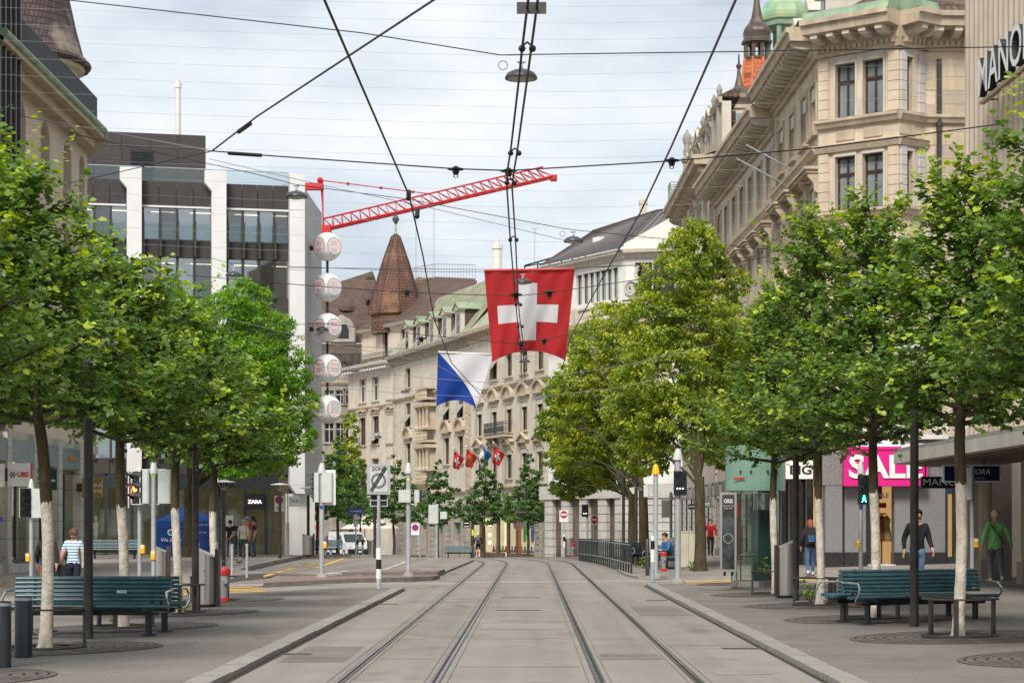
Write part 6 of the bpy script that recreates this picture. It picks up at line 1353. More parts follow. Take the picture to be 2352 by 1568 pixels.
for u, lb in ((821,'black and white post in front of the white van, right one'), (833,'black and white post at the van corner')):
    o = thing('striped_bollard', lb, 'bollard', (PX(u,118),118,gz(-9,118)))
    for z0, z1, m in ((0,0.5,galv),(0.5,0.8,white_s),(0.8,1.1,blackp),(1.1,1.3,white_s)): MB().cyl((0,0,z0),(0,0,z1-0.001),0.07,n=8).obj('band', m, o)
def disc(o, r, z, m, y=-0.08, x=0.0): return MB().cyl((x,y,z),(x,y-0.004,z),r,n=24).obj('disc', m, o)
p = Vector((PX(661,93),93,0.17)); o = thing('taxi_sign', 'white TAXI sign and no parking sign on one pole', 'road sign', tuple(p)); k = 93/FP
MB().cyl((0,0,0),(0,0,zat(1132,p)),0.035,n=8).cyl((0,0,0),(0,0,1.6),0.07,n=10).obj('pole', galv, o)
q = MB().bbox(0.06,0.06+26*k,-0.05,-0.03,zat(1163,p),zat(1139,p),0.02).obj('sign_plate', white_s, o); lettering('TAXI', 0.26, blackp, q, (0.06+13*k,-0.052,zat(1150,p)), extrude=0.001, sx=0.82)
q = MB().bbox(-0.62,-0.62+22*k,-0.05,-0.03,zat(1174,p),zat(1138,p),0.02).obj('sign_plate', white_s, o)
def noparking(q, x, z, r):
    MB().cyl((x,-0.05,z),(x,-0.053,z),r,n=24).obj('red_disc', red_p, q); MB().cyl((x,-0.053,z),(x,-0.056,z),r*0.75,n=24).obj('blue_disc', blue_p, q)
    for s in (1,-1): MB().add([(x+r*0.6,-0.058,z+s*r*0.5),(x+r*0.5,-0.058,z+s*r*0.62),(x-r*0.6,-0.058,z-s*r*0.5),(x-r*0.5,-0.058,z-s*r*0.62)], [(0,1,2,3)]).obj('red_bar', red_p, q)
noparking(q, -0.62+11*k, zat(1148,p), 0.19); lettering('ganzer\nPlatz', 0.11, blackp, q, (-0.62+11*k,-0.052,zat(1167,p)), extrude=0.001)
MB().cyl((-0.2,-0.02,zat(1146,p)),(0,-0.02,zat(1146,p)),0.015,n=5).cyl((-0.2,-0.02,zat(1165,p)),(0,-0.02,zat(1165,p)),0.015,n=5).obj('bracket', galv, o)
p = Vector((PX(954,93),93,gz(-5,93)+0.05)); o = thing('no_parking_sign', 'no parking sign with red and blue disc on the far kerb', 'road sign', tuple(p)); MB().cyl((0.22,0,0),(0.22,0,zat(1200,p)),0.03,n=8).obj('pole', galv, o); q = MB().bbox(-0.19,0.19,-0.05,-0.03,zat(1228,p),zat(1201,p),0.01).obj('sign_plate', white_s, o); noparking(q, 0, zat(1211,p), 0.16)
def no_entry(lb, u, Y, vb, vt, w_, rz=0, z=None):
    p = Vector((PX(u,Y),Y,gz(PX(u,Y),Y)+0.08)); o = thing('no_entry_sign', lb, 'road sign', tuple(p), rz); MB().cyl((0,0,0),(0,0,zat(vt,p)),0.035,n=8).obj('pole', galv, o)
    q = MB().bbox(-w_/2,w_/2,-0.06,-0.04,zat(vb,p),zat(vt,p),0.01).obj('sign_plate', white_s, o); zc = zat(vt,p)-w_/2
    MB().cyl((0,-0.06,zc),(0,-0.066,zc),w_*0.42,n=24).obj('red_disc', red_p, q); MB().box(-w_*0.32,w_*0.32,-0.07,-0.067,zc-0.05,zc+0.05).obj('white_bar', white_s, q); return o
no_entry('no entry sign on white plate at the tram bend', 1295, 104, 1198, 1171, 0.46); o = no_entry('second no entry sign seen at an angle by the fence', 1364, 101, 1205, 1182, 0.48, R(35))
o = thing('striped_bollard', 'black and white post under the no entry sign', 'bollard', (PX(1296,103),103,gz(2,103)+0.08))
for z0, z1, m in ((0,0.5,galv),(0.5,0.8,white_s),(0.8,1.05,blackp),(1.05,1.2,white_s)): MB().cyl((0,0,z0),(0,0,z1-0.001),0.06,n=8).obj('band', m, o)
p = Vector((PX(817,112),112,gz(-10,112)+0.1)); o = thing('street_name_sign', 'small blue street name sign reading Oetenbachgasse', 'street sign', tuple(p)); MB().cyl((0,0,0),(0,0,zat(1168,p)),0.04,n=8).obj('pole', galv, o); q = MB().bbox(-0.42,0.42,-0.06,-0.04,zat(1179,p),zat(1167,p),0.01).obj('sign_plate', blue_p, o); lettering('Oetenbachgasse', 0.13, white_p, q, (0,-0.063,zat(1173,p)), extrude=0.001, sx=0.75)
for vt in (1181, 1196): MB().box(-0.12,0.12,-0.04,-0.02,zat(vt+13,p),zat(vt,p)).obj('back_plate', galv, o)
# small blue plate on the left pier
tag(MB().box(-0.12,0.12,-0.02,0.02,0,0.16).obj('street_plate', blue_p, None, (-15.55,58.2,PZ(1199,58.2)), R(0)), 'small blue plate on the left stone pier', 'street sign')
# ---- cream cabinet
o = thing('control_cabinet', 'cream electrical cabinet beside the mature tree trunk', 'cabinet', tuple(G(1580,1308,0.08))); MB().bbox(-0.27,0.27,-0.2,0.2,0.1,1.30,0.015).obj('body', mat('cream cabinet', (0.46,0.43,0.33), 0.6, var=0.08, streak=0.15), o); MB().box(-0.29,0.29,-0.22,0.22,1.30,1.35).obj('lid', mat('cream cabinet', (0,0,0)), o); MB().box(-0.25,0.25,-0.18,0.18,0,0.1).obj('plinth', granite_d, o); MB().box(-0.004,0.004,-0.203,-0.2,0.15,1.25).obj('door_gap', blackp, o)
# ---- fence of flat posts
o = thing('railing_fence', 'dark fence of upright flat posts along the tram kerb', 'fence', (3.2,67,0.08))
fpts = [G(1450,1317,0.08), G(1400,1301,0.08), G(1362,1292.5,0.08), G(1331,1287.5,0.08)]
pm_ = MB().bbox(-0.025,0.025,-0.035,0.035,0,1.0,0.008).mesh('fence_post', anth); L0 = o.location
path = []; 
for i in range(3):
    for k in range(9): path.append(fpts[i].lerp(fpts[i+1], k/9))
path.append(fpts[3])
for q in path: put('fence_post', pm_, o, (q.x-L0.x, q.y-L0.y, q.z-L0.z), 0.2)
for z in (0.32, 0.93): MB().tube([(q.x-L0.x, q.y-L0.y, q.z-L0.z+z) for q in path], 0.018, 6).obj('rail', galv, o)
# ---- chain posts
prev = None
posts = [(455,1322),(497.5,1320.5),(533,1328),(567,1326)]
for i, (u, v) in enumerate(posts):
    p = G(u, v, 0.18); o = thing('chain_post', ('chain post half hidden by the steel bin', 'chain post left of the thin lamp post', 'chain post in the middle of the plaza corner', 'chain post nearest the crossing')[i], 'post', tuple(p), 0, 'chain posts'); MB().lathe([(0.04,0),(0.038,0.93),(0.05,0.94),(0.05,0.97),(0.02,0.98)], 10).obj('post', galv, o, smooth=True)
    t_ = p+Vector((0,0,0.85))
    if prev is not None:
        c = MB(); n = 18
        for k in range(n):
            f = (k+0.5)/n; q = prev.lerp(t_, f); q.z -= 0.42*(1-(2*f-1)**2)
            d = (t_-prev).normalized()*0.055
            c.tube([q-d+Vector((0,0,0.02)), q-d*0.5+Vector((0,0,0.035 if k % 2 else 0.005)), q+d*0.5+Vector((0,0,0.035 if k % 2 else 0.005)), q+d+Vector((0,0,0.02))], 0.016, 4)
        tag(c.obj('chain', mat('weathered chain', (0.13,0.09,0.09), 0.6, metal=0.4, var=0.3)), ('sagging chain ending behind the bin', 'sagging chain behind the hydrant lamp post', 'sagging chain nearest the crossing')[i-1], 'chain', 'plaza chains')['kind'] = 'stuff'
    prev = t_
# ---- glass kiosk with ad panel
kg = glassmat('green kiosk glass', (0.80,0.91,0.85), 0.03, True, 0.05); kf = mat('frosted green glass', (0.20,0.34,0.27), 0.25, var=0.2, scale=0.8)
pk = Vector((PX(1735,50.5),50.5,gz(5.7,50.5)+PAVE)); o = thing('glass_kiosk', 'round green glass kiosk with frosted top band', 'kiosk', tuple(pk))
def ell(a, b, n=28): return [(a*math.cos(2*PI*i/n), b*math.sin(2*PI*i/n)) for i in range(n)]
def shell(a, b, z0, z1, n=28, i0=0, i1=None):
    e = ell(a, b, n); m = MB(); i1 = n if i1 is None else i1
    for i in range(i0, i1):
        (x0,y0),(x1,y1) = e[i % n], e[(i+1) % n]; m.add([(x0,y0,z0),(x1,y1,z0),(x1,y1,z1),(x0,y0,z1)], [(0,1,2,3)])
    return m
MB().prism(ell(0.62,0.75), 0, 0.16).obj('base', stainless, o); 
for i in range(8): shell(0.60,0.73,0.165,2.42,32,i*4,i*4+4).obj('glass_pane', kg, o)
mu_ = MB()
for i in range(8): x, y = 0.60*math.cos(i*PI/4), 0.73*math.sin(i*PI/4); mu_.box(x-0.012,x+0.012,y-0.012,y+0.012,0.16,2.42)
mu_.obj('mullion', anth, o); shell(0.76,0.9,2.42,3.55,32).obj('top_band', kf, o); MB().prism(ell(0.74,0.88), 3.5, 3.54).obj('roof', kf, o); MB().prism(ell(0.58,0.7), 2.36, 2.44).obj('ceiling', stainless, o)
MB().box(-0.05,0.42,0.0,0.5,0.16,1.95).obj('inner_door', mat('dark green steel', (0.02,0.05,0.042), 0.35, var=0.15), o)
for a in (-2.2,-1.85,-1.3,-0.95): MB().cyl((0.76*math.cos(a),0.9*math.sin(a),2.9),(0.80*math.cos(a),0.95*math.sin(a),2.9),0.03,n=8).obj('glass_clamp', bronze, o)
MB().box(-0.16,0.16,-0.004,0.0,0,0.05).obj('red_plate', red_p, o, (-0.50,-0.74,2.70), R(-38))
pa = Vector((PX(1673,48.6),48.6,0)); ad = thing('advert_panel', 'tall lit advert panel reading ORIS with a watch, left of the kiosk', 'advert', (pa.x,pa.y,PZ(1312,48.6)), R(-8)); W, H = 0.40, PZ(1130,48.6)-PZ(1312,48.6)
MB().box(-W/2,W/2,-0.06,0.06,0,H).obj('case', stainless, ad); MB().box(-W/2+0.05,W/2-0.05,-0.066,-0.061,0.06,H-0.06).obj('poster', mat('dark poster', (0.02,0.024,0.024), 0.15, var=0.9, scale=3.0, col2=(0.10,0.115,0.11)), ad)
lettering('ORIS', 0.135, white_p, ad, (0,-0.069,H-0.22), extrude=0.001, sx=0.75, offset=0.004); lettering('Swiss Made Watches', 0.036, white_p, ad, (0,-0.069,H-0.33), extrude=0.001, sx=0.9); lettering('Since 1904', 0.045, white_p, ad, (0,-0.069,H-0.39), extrude=0.001)
wr = MB().ring((0,0,0),0.105,0.125,0,0.003,28).ring((0,0,0),0.07,0.074,0,0.003,28).mesh('watch_ring', galv); wr.transform(Matrix.Rotation(PI/2,4,'X')); put('watch_ring', wr, ad, (0.0,-0.068,H*0.42)); MB().tube([(-0.02,-0.067,H*0.49),(-0.06,-0.067,H*0.56),(-0.03,-0.067,H*0.64),(0.06,-0.067,H*0.68)], 0.012, 5).tube([(0.0,-0.067,H*0.35),(0.05,-0.067,H*0.26),(0.02,-0.067,H*0.16)], 0.02, 5).obj('strap_print', mat('grey print', (0.14,0.14,0.14)), ad); MB().box(W/2,W/2+0.03,-0.05,0.02,H*0.7,H*0.86).obj('red_strip', red_p, ad); MB().box(0.06,0.12,-0.04,0.04,-0.1,0).box(-0.12,-0.06,-0.04,0.04,-0.1,0).obj('foot', black_p, ad)
MB().cyl((0.25,0.3,H*0.2),(0.6,1.6,H*0.2),0.03,n=6).obj('arm', stainless, ad)
# ---- blue tent
pt = Vector((PX(430,97),97,0.17)); o = thing('blue_tent', 'blue pop-up tent with white lettering and round emblem on its wall', 'tent', tuple(pt), R(7))
blue_t = mat('blue tent fabric', (0.012,0.065,0.26), 0.75, var=0.18, scale=1.5, bump=0.3, bscale=5); hw = 1.44; he = zat(1196,pt); hp = zat(1158,pt)
MB().add([(-hw,-hw,he),(hw,-hw,he),(hw,hw,he),(-hw,hw,he),(0,0,hp)], [(0,1,4),(1,2,4),(2,3,4),(3,0,4)]).obj('roof', blue_t, o)
for a, b in (((-hw,-hw),(hw,-hw)),((hw,-hw),(hw,hw)),((-hw,hw),(-hw,-hw))): MB().add([(a[0],a[1],he-0.35),(b[0],b[1],he-0.35),(b[0],b[1],he),(a[0],a[1],he)], [(0,1,2,3)]).obj('valance', blue_t, o)
wv = MB(); n = 24
for i in range(n):
    x0, x1 = -hw+2*hw*i/n, -hw+2*hw*(i+1)/n; f = lambda x: -hw+0.012+0.03*math.sin(x*5.0)+0.02*math.sin(x*13)
    wv.add([(x0,f(x0),0.02),(x1,f(x1),0.02),(x1,-hw+0.02,he-0.3),(x0,-hw+0.02,he-0.3)], [(0,1,2,3)])
wv.obj('side_wall', blue_t, o, smooth=True); MB().add([(hw-0.02,hw,0.02),(hw-0.02,0.4,0.02),(hw-0.02,0.4,he-0.3),(hw-0.02,hw,he-0.3)], [(0,1,2,3)]).add([(hw-0.02,-hw,1.0),(hw-0.02,0.4,1.0),(hw-0.02,0.4,0.95),(hw-0.02,-hw,0.95)], [(0,1,2,3)]).obj('end_wall', blue_t, o)
for x, y in ((-hw,-hw),(hw,-hw),(hw,hw),(-hw,hw)): MB().box(x-0.02,x+0.02,y-0.02,y+0.02,0,he).obj('leg', white_p, o)
lettering('We Serve', 0.24, white_p, o, (-0.7,-hw-0.045,0.78), extrude=0.001, offset=0.006, shear=0.15); lettering('Wir engagieren uns', 0.14, white_p, o, (0.45,-hw-0.045,1.15), extrude=0.001)
for i, s_ in enumerate(('für die Gemeinschaft', 'für Menschen', 'für soziale Projekte', 'in der Gesellschaft', 'und für Bildung')): lettering(s_, 0.085, white_p, o, (-0.1,-hw-0.045,0.98-i*0.125), extrude=0.001, align='LEFT')
lettering('We Serve', 0.13, white_p, o, (0.95,-hw-0.02,he-0.18), extrude=0.001, shear=0.15)
for x, z, r in ((-0.7,1.15,0.16),(0.55,he-0.18,0.1)):
    rg = MB().ring((0,0,0), r*0.62, r, 0, 0.002, 24).mesh('emblem_ring', white_p); rg.transform(Matrix.Rotation(PI/2,4,'X')); put('emblem_ring', rg, o, (x,-hw-0.045,z)); lettering('L', r*0.9, white_p, o, (x,-hw-0.046,z), extrude=0.001)
o = thing('roll_up_banner', 'white roll-up banner between the tent and the group of men', 'banner', tuple(G(527,1277,0.18)), R(-15)); MB().box(-0.19,0.19,-0.01,0.01,0.05,1.95).obj('banner_cloth', white_s, o); MB().box(-0.22,0.22,-0.08,0.08,0,0.05).obj('foot', galv, o); MB().tube([(0.0,-0.012,0.6),(0.05,-0.012,1.0),(-0.02,-0.012,1.3),(0.04,-0.012,1.6)], 0.01, 4).obj('print', red_p, o)
# ---- stone fountain
o = thing('stone_fountain', 'old grey stone fountain pillar and trough behind the signal poles', 'fountain', (PX(322,106),106,0.1)); MB().bbox(-0.4,0.4,-0.4,0.4,0,1.1,0.05).lathe([(0.35,1.1),(0.5,1.25),(0.45,1.5),(0.3,1.7),(0.32,2.3),(0.4,2.4),(0.3,2.5)], 12).obj('pillar', sand_g, o); MB().bbox(0.5,2.6,-0.7,0.5,0,0.78,0.2).obj('trough', sand_t, o)
# ---- white van, two far vans, parasols
def van(label, loc, rz, m, s=1.0):
    o = thing('delivery_van', label, 'van', loc, rz); o.scale = (s,s,s)
    # local: front towards -y, width x
    prof = [(-2.35,0.35),(-2.38,0.75),(-2.2,1.0),(-1.45,1.12),(-0.75,1.78),(-0.4,1.9),(2.3,1.92),(2.4,1.8),(2.42,0.4)]
    b = MB(); n = len(prof); W = 0.93
    vs = [(sx*(W if z < 1.15 else W-0.14*(z-1.15)/0.77), y, z) for sx in (-1,1) for y, z in prof]
    b.add(vs, [tuple(range(n-1,-1,-1)), tuple(range(n,2*n))]+[(i,(i+1)%n,n+(i+1)%n,n+i) for i in range(n)]); b.obj('body', m, o)
    MB().add([(-0.80,-1.42,1.16),(0.80,-1.42,1.16),(0.74,-0.80,1.75),(-0.74,-0.80,1.75)], [(0,1,2,3)]).obj('windscreen', glass, o, (0,-0.012,0.01))
    for sx in (-1,1):
        MB().add([(sx*0.935,-1.15,1.14),(sx*0.935,-0.1,1.14),(sx*0.862,-0.1,1.68),(sx*0.862,-0.65,1.68)], [(0,1,2,3)]).obj('side_window', glass, o, (sx*0.01,0,0)); MB().bbox(sx*0.72-0.17,sx*0.72+0.17,-2.37,-2.2,0.76,0.96,0.03).obj('headlight', mat('headlight glass', (0.5,0.52,0.55), 0.1, spec=0.9), o)
        MB().bbox(sx*1.03-0.09,sx*1.03+0.09,-1.2,-1.08,1.1,1.32,0.02).obj('mirror', black_p, o)
        for y in (-1.5,1.5):
            w2 = MB().cyl((sx*0.75,y,0.32),(sx*0.95,y,0.32),0.33,n=18).obj('wheel', black_p, o); MB().cyl((sx*0.951,y,0.32),(sx*0.96,y,0.32),0.2,n=14).obj('rim', galv, w2)
    MB().box(-0.9,0.9,-2.42,-2.36,0.32,0.66).obj('bumper', black_p, o); MB().box(-0.26,0.26,-2.43,-2.421,0.42,0.53).obj('number_plate', white_s, o); MB().tube([(-0.12,-2.40,0.84),(0,-2.40,0.92),(0.12,-2.40,0.84)], 0.015, 4).tube([(-0.12,-2.40,0.76),(0,-2.40,0.84),(0.12,-2.40,0.76)], 0.015, 4).obj('badge', chrome, o)
    rk = MB().cyl((-0.6,-0.2,2.05),(-0.6,2.2,2.05),0.035,n=5).cyl((0.6,-0.2,2.05),(0.6,2.2,2.05),0.035,n=5)
    for y in (0.0,1.0,2.0): rk.cyl((-0.7,y,2.02),(0.7,y,2.02),0.03,n=5).cyl((-0.65,y,1.9),(-0.65,y,2.02),0.02,n=4).cyl((0.65,y,1.9),(0.65,y,2.02),0.02,n=4)
    rk.obj('roof_rack', black_p, o); return o
van('white delivery van with roof rack and black bumper parked before the trees', (PX(802,148),148,gz(-14,148)+0.02), R(24), mat('white van paint', (0.55,0.55,0.53), 0.25, var=0.04, spec=0.6))
van('small far van with orange and blue sides behind the thin lamp post', (PX(768,180),180,gz(-17,180)), R(10), mat('orange blue van paint', (0.5,0.12,0.02), 0.4, var=0.9, scale=0.9, col2=(0.03,0.07,0.3)), 0.95); van('small far van with green and orange sides beside the white van', (PX(789,178),178,gz(-17,178)), R(5), mat('green orange van paint', (0.02,0.22,0.12), 0.4, var=0.9, scale=0.9, col2=(0.7,0.25,0.02)), 1.0)
for u, lb in ((838,'pale parasol behind the white van, left one'), (862,'pale parasol behind the white van, right one')):
    o = thing('parasol', lb, 'parasol', (PX(u,158),158,gz(-12,158))); MB().cyl((0,0,0),(0,0,3.3),0.04,n=6).obj('pole', wood_d, o); MB().lathe([(1.9,2.3),(1.9,2.36),(0.9,2.85),(0.05,3.3)], 8).obj('canopy', mat('pale parasol cloth', (0.62,0.54,0.48), 0.8, var=0.05), o)
# ---- illuminated letter globes
gw = mat('white globe shell', (0.90,0.90,0.89), 0.3, var=0.03); led_on = mat('lit red LED', (0.85,0.50,0.48), 0.4, emit=(1.0,0.30,0.26), es=0.30); led_off = mat('unlit LED', (0.60,0.59,0.59), 0.5, var=0)
LET = {'A': ('01110','10001','10001','11111','10001','10001'), 'P': ('11110','10001','10001','11110','10000','10000'), 'E': ('11111','10000','11110','10000','10000','11111'), 'L': ('10000','10000','10000','10000','10000','11111')}
Yg = 107.0; Rg = 0.77
o = thing('letter_globes', 'column of five white globes with red lit letters on a dark rod', 'sign', (PX(752,Yg),Yg,PZ(985,Yg)))
MB().cyl((0,0,0.1),(0,0,PZ(540,Yg)-PZ(985,Yg)),0.07,n=10).obj('rod', iron, o)
zz0 = o.location.z
for i, (vc, ch) in enumerate(zip((567,660,752,846,940), 'APPEL')):
    z = PZ(vc,Yg)-zz0; g_ = MB().ball((0,0,0), Rg, 32, 20).mesh('globe', gw, True)
    # flatten two facets that carry the letters
    for s_ in (-1,1):
        nrm = Vector((s_*math.sin(R(42)), -math.cos(R(42)), 0))
        for v in g_.vertices:
            d = v.co.dot(nrm)
            if d > 0.60: v.co -= nrm*(d-0.60)
    q = put('globe', g_, o, (0,0,z))
    for s_ in (-1,1):
        th = s_*R(42)
        fc = MB().cyl((0,-0.602,0),(0,-0.606,0),0.455,n=28).mesh('letter_face', mat('letter face', (0.70,0.69,0.69), 0.35, var=0.03)); fo = put('letter_face', fc, q, (0,0,0), th); rm = MB().ring((0,0,0),0.45,0.468,-0.02,0.012,28).mesh('face_rim', mat('rim grey', (0.55,0.55,0.55), 0.4)); rm.transform(Matrix.Translation((0,-0.605,0)) @ Matrix.Rotation(PI/2,4,'X')); put('face_rim', rm, q, (0,0,0), th)
        b = MB()
        for r in range(6):
            for c in range(5):
                on = LET[ch][r][c] == '1'; b.cyl((-0.26+c*0.13,-0.607,0.30-r*0.12),(-0.26+c*0.13,-0.615,0.30-r*0.12),0.036,n=8,m=0 if on else 1)
        lt = b.mesh('led_letter', [led_on, led_off]); lo_ = put('led_letter', lt, q, (0,0,0), th); lo_['kind'] = 'stuff'
for vc in (570, 756): MB().box(-0.95,-0.6,-0.06,0.06,PZ(vc,Yg)-zz0-0.12,PZ(vc,Yg)-zz0+0.12).obj('bracket', iron, o)
# ---- shop sign board black on far facade, yellow post
o, W, H = board('black_sign_column', 'black column of small shop signs left of the rainbow window', 1064, 1182, 1079, 1212, 159, black_p, 0.06)
for k in range(4): MB().box(-W/2+0.08, W/2-0.08, -0.07, -0.061, 0.1+k*0.26, 0.16+k*0.26).obj('print', white_s, o)
o = thing('yellow_banded_post', 'slim dark post with yellow band by the far bench', 'post', (PX(1098-12,141),141,gz(-4,141))); MB().cyl((0,0,0),(0,0,3.5),0.06,n=8).obj('pole', pole_d, o); MB().cyl((0,0,1.6),(0,0,2.0),0.075,n=8).obj('band', mat('yellow green band', (0.7,0.7,0.02), 0.5), o)
# ================================================================== trees
def leaf_mesh(name, pos, dirs, nrm, size, tone, m, shape='heart'):
    """all leaves of one crown as one mesh; each leaf a folded 6-point blade"""
    n = len(pos); d = dirs/np.linalg.norm(dirs, axis=1, keepdims=True)
    s = np.cross(d, nrm); s /= (np.linalg.norm(s, axis=1, keepdims=True)+1e-9); u = np.cross(s, d)
    if shape == 'heart': prof = [(0,0,0),(0.30,0.48,0.10),(0.72,0.36,0.08),(1.0,0,-0.06),(0.72,-0.36,0.08),(0.30,-0.48,0.10)]; faces = [(0,1,2,3),(0,3,4,5)]
    else: prof = [(0,0,0),(0.5,0.34,0.06),(1.0,0,-0.05),(0.5,-0.34,0.06)]; faces = [(0,1,2),(0,2,3)]
    k = len(prof); V = np.empty((n,k,3))
    for i, (a,b,c) in enumerate(prof): V[:,i,:] = pos+size[:,None]*(a*d+b*s+c*u)
    nf = len(faces); fl = len(faces[0])
    F = np.array(faces)[None,:,:]+(np.arange(n)*k)[:,None,None]
    me = bpy.data.meshes.new(name); me.vertices.add(n*k); me.vertices.foreach_set('co', V.reshape(-1))
    me.loops.add(n*nf*fl); me.loops.foreach_set('vertex_index', F.reshape(-1).astype(np.int32))
    me.polygons.add(n*nf); me.polygons.foreach_set('loop_start', (np.arange(n*nf)*fl).astype(np.int32)); me.polygons.foreach_set('loop_total', np.full(n*nf, fl, np.int32))
    at = me.attributes.new('tone', 'FLOAT', 'FACE'); at.data.foreach_set('value', np.repeat(tone, nf).astype(np.float32))
    me.materials.append(m); me.update(calc_edges=True); return me
def unit(v): return v/(np.linalg.norm(v, axis=-1, keepdims=True)+1e-9)
def limb(b, p, q, r0, r1, bendv=(0,0,0), n=5):
    p = Vector(p); q = Vector(q); pts = []; rs = []
    for i in range(n+1):
        t = i/n; c = p.lerp(q, t)+Vector(bendv)*(4*t*(1-t)); pts.append(c); rs.append(r0+(r1-r0)*t)
    b.tube(pts, rs, 7); return pts
def young_lime(label, p, h, rmax, seed, lean=0.0, dens=1.0):
    g = np.random.default_rng(seed); rd = random.Random(seed)
    o = thing('young_lime_tree', label, 'tree', tuple(p), 0, 'young limes with whitewashed trunks')
    zw = (1.93 if p[0] < 0 else 2.10)+0.07*rd.random(); zc = 2.95
    def ax(z): return Vector((lean*max(0.0,z-2.6)/3+0.03*math.sin(z*1.7+seed), 0.03*math.cos(z*1.3+seed), z))
    b = MB(); zs = [0,0.05,0.3,0.8,1.4,zw]; b.tube([ax(z) for z in zs], [0.125,0.098,0.084,0.079,0.077,0.0775], 12)
    for k in range(12): q = b.v[-1-k]; b.v[-1-k] = (q[0], q[1], q[2]+rd.uniform(-0.07,0.03))
    b.obj('whitewashed_trunk', bark_w, o, smooth=True)
    b = MB(); zs = [zw-0.14,zw+0.05,2.35,2.7,3.5,4.5,5.6,h-0.6]; b.tube([ax(z) for z in zs], [0.0735,0.080,0.078,0.075,0.06,0.045,0.028,0.01], 10)
    twigs = []
    nl = 42
    for i in range(nl):
        z = zc+(h-zc-0.7)*(i/nl)**1.15; a = i*2.399+rd.random()*0.5
        t = (z-zc)/(h-zc); rr = rmax*(1.0-0.90*t**0.68)*(0.72+0.55*rd.random())
        e = ax(z)+Vector((rr*math.cos(a), rr*math.sin(a), 0.22+0.6*rr*(0.25+t)+rd.uniform(-0.2,0.3)*(1-t)))
        pts = limb(b, ax(z), e, 0.030*(1-t)+0.008, 0.005, (0,0,0.12*rr if t > 0.2 else -0.05)); twigs.append((pts, t))
    b.obj('branch_trunk', bark, o, smooth=True)
    P_, D_, T_ = [], [], []
    for pts, t in twigs:
        L_ = (pts[-1]-pts[0]).length; ns = int((10+16*L_)*dens*(1.12-0.5*t))
        for j in range(ns):
            f = 0.15+0.85*(j+rd.random())/ns; q = f*(len(pts)-1); i = min(int(q), len(pts)-2); base = pts[i].lerp(pts[i+1], q-i); dr = (pts[i+1]-pts[i]).normalized()
            side = Vector((rd.gauss(0,1), rd.gauss(0,1), rd.gauss(0,0.45)+0.12)); side = (side-dr*side.dot(dr)*0.5).normalized()
            tip = base+(side*0.7+dr*0.6).normalized()*rd.uniform(0.22,0.62)*(1.1-0.4*t)
            nlv = rd.randint(9,14); young_tip = rd.random() < 0.24 and f > 0.6
            for m_ in range(nlv):
                s = (m_+0.6)/nlv; pp = base.lerp(tip, s)+Vector((rd.uniform(-0.05,0.05), rd.uniform(-0.05,0.05), rd.uniform(-0.04,0.03))); dd = (tip-base).normalized()
                sw = 1 if m_ % 2 else -1; sd_ = dd.cross(Vector((0,0,1)))*sw
                P_.append(pp); D_.append(dd*0.6+sd_*0.8+Vector((0,0,-0.25+rd.uniform(-0.25,0.2))))
                rim = min(1.0, math.hypot(pp.x-ax(pp.z).x, pp.y-ax(pp.z).y)/(rmax*(1-0.7*t)+0.01))
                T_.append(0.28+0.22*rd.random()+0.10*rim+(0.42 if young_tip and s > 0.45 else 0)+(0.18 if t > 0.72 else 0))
    # long upright leaders at the top
    for k in range(16):
        a = rd.random()*2*PI; r_ = rd.uniform(0.15,0.75); st = ax(h-2.6+1.6*rd.random())+Vector((r_*math.cos(a),r_*math.sin(a),0)); en = st+Vector((0.7*math.cos(a)*rd.random(),0.7*math.sin(a)*rd.random(),rd.uniform(0.8,1.9)*(1.15-0.6*r_)))
        for j in range(22):
            s = j/22; P_.append(st.lerp(en,s)); aa = j*2.4; D_.append(Vector((math.cos(aa),math.sin(aa),-0.1+0.4*rd.random()))); T_.append(0.45+0.35*s+0.1*rd.random())
    pos = np.array([tuple(v) for v in P_]); dirs = np.array([tuple(v) for v in D_]); n = len(pos)
    nr = unit(np.stack([g.normal(0,0.5,n), g.normal(0,0.5,n)-0.22, np.ones(n)], 1))
    size = g.uniform(0.055,0.118,n)*(0.9+0.25*(g.random(n) < 0.25))
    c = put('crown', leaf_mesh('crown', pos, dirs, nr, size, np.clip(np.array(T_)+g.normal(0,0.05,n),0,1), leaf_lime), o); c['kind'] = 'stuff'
    return n
nlv = 0
hs = {'left': (6.7,6.2,5.9,5.4,7.3), 'right': (6.8,7.2,7.9,7.2,6.9)}
for side, i, p in young:
    nlv += young_lime((('nearest', 'second', 'third', 'fourth')[i]+' young lime on the %s, whitewashed trunk in a ring guard' % side) if i < 4 else 'young lime cut by the %s picture edge, only its crown showing' % side, p, hs[side][i], (1.95,1.95,1.8 if side == 'left' else 1.95,1.6 if side == 'left' else 1.9,1.8)[i], 100+i*7+(50 if side == 'right' else 0), (-0.45,-0.1,0,0,0.1)[i] if side == 'left' else (0.15,0,-0.05,0,-0.1)[i])
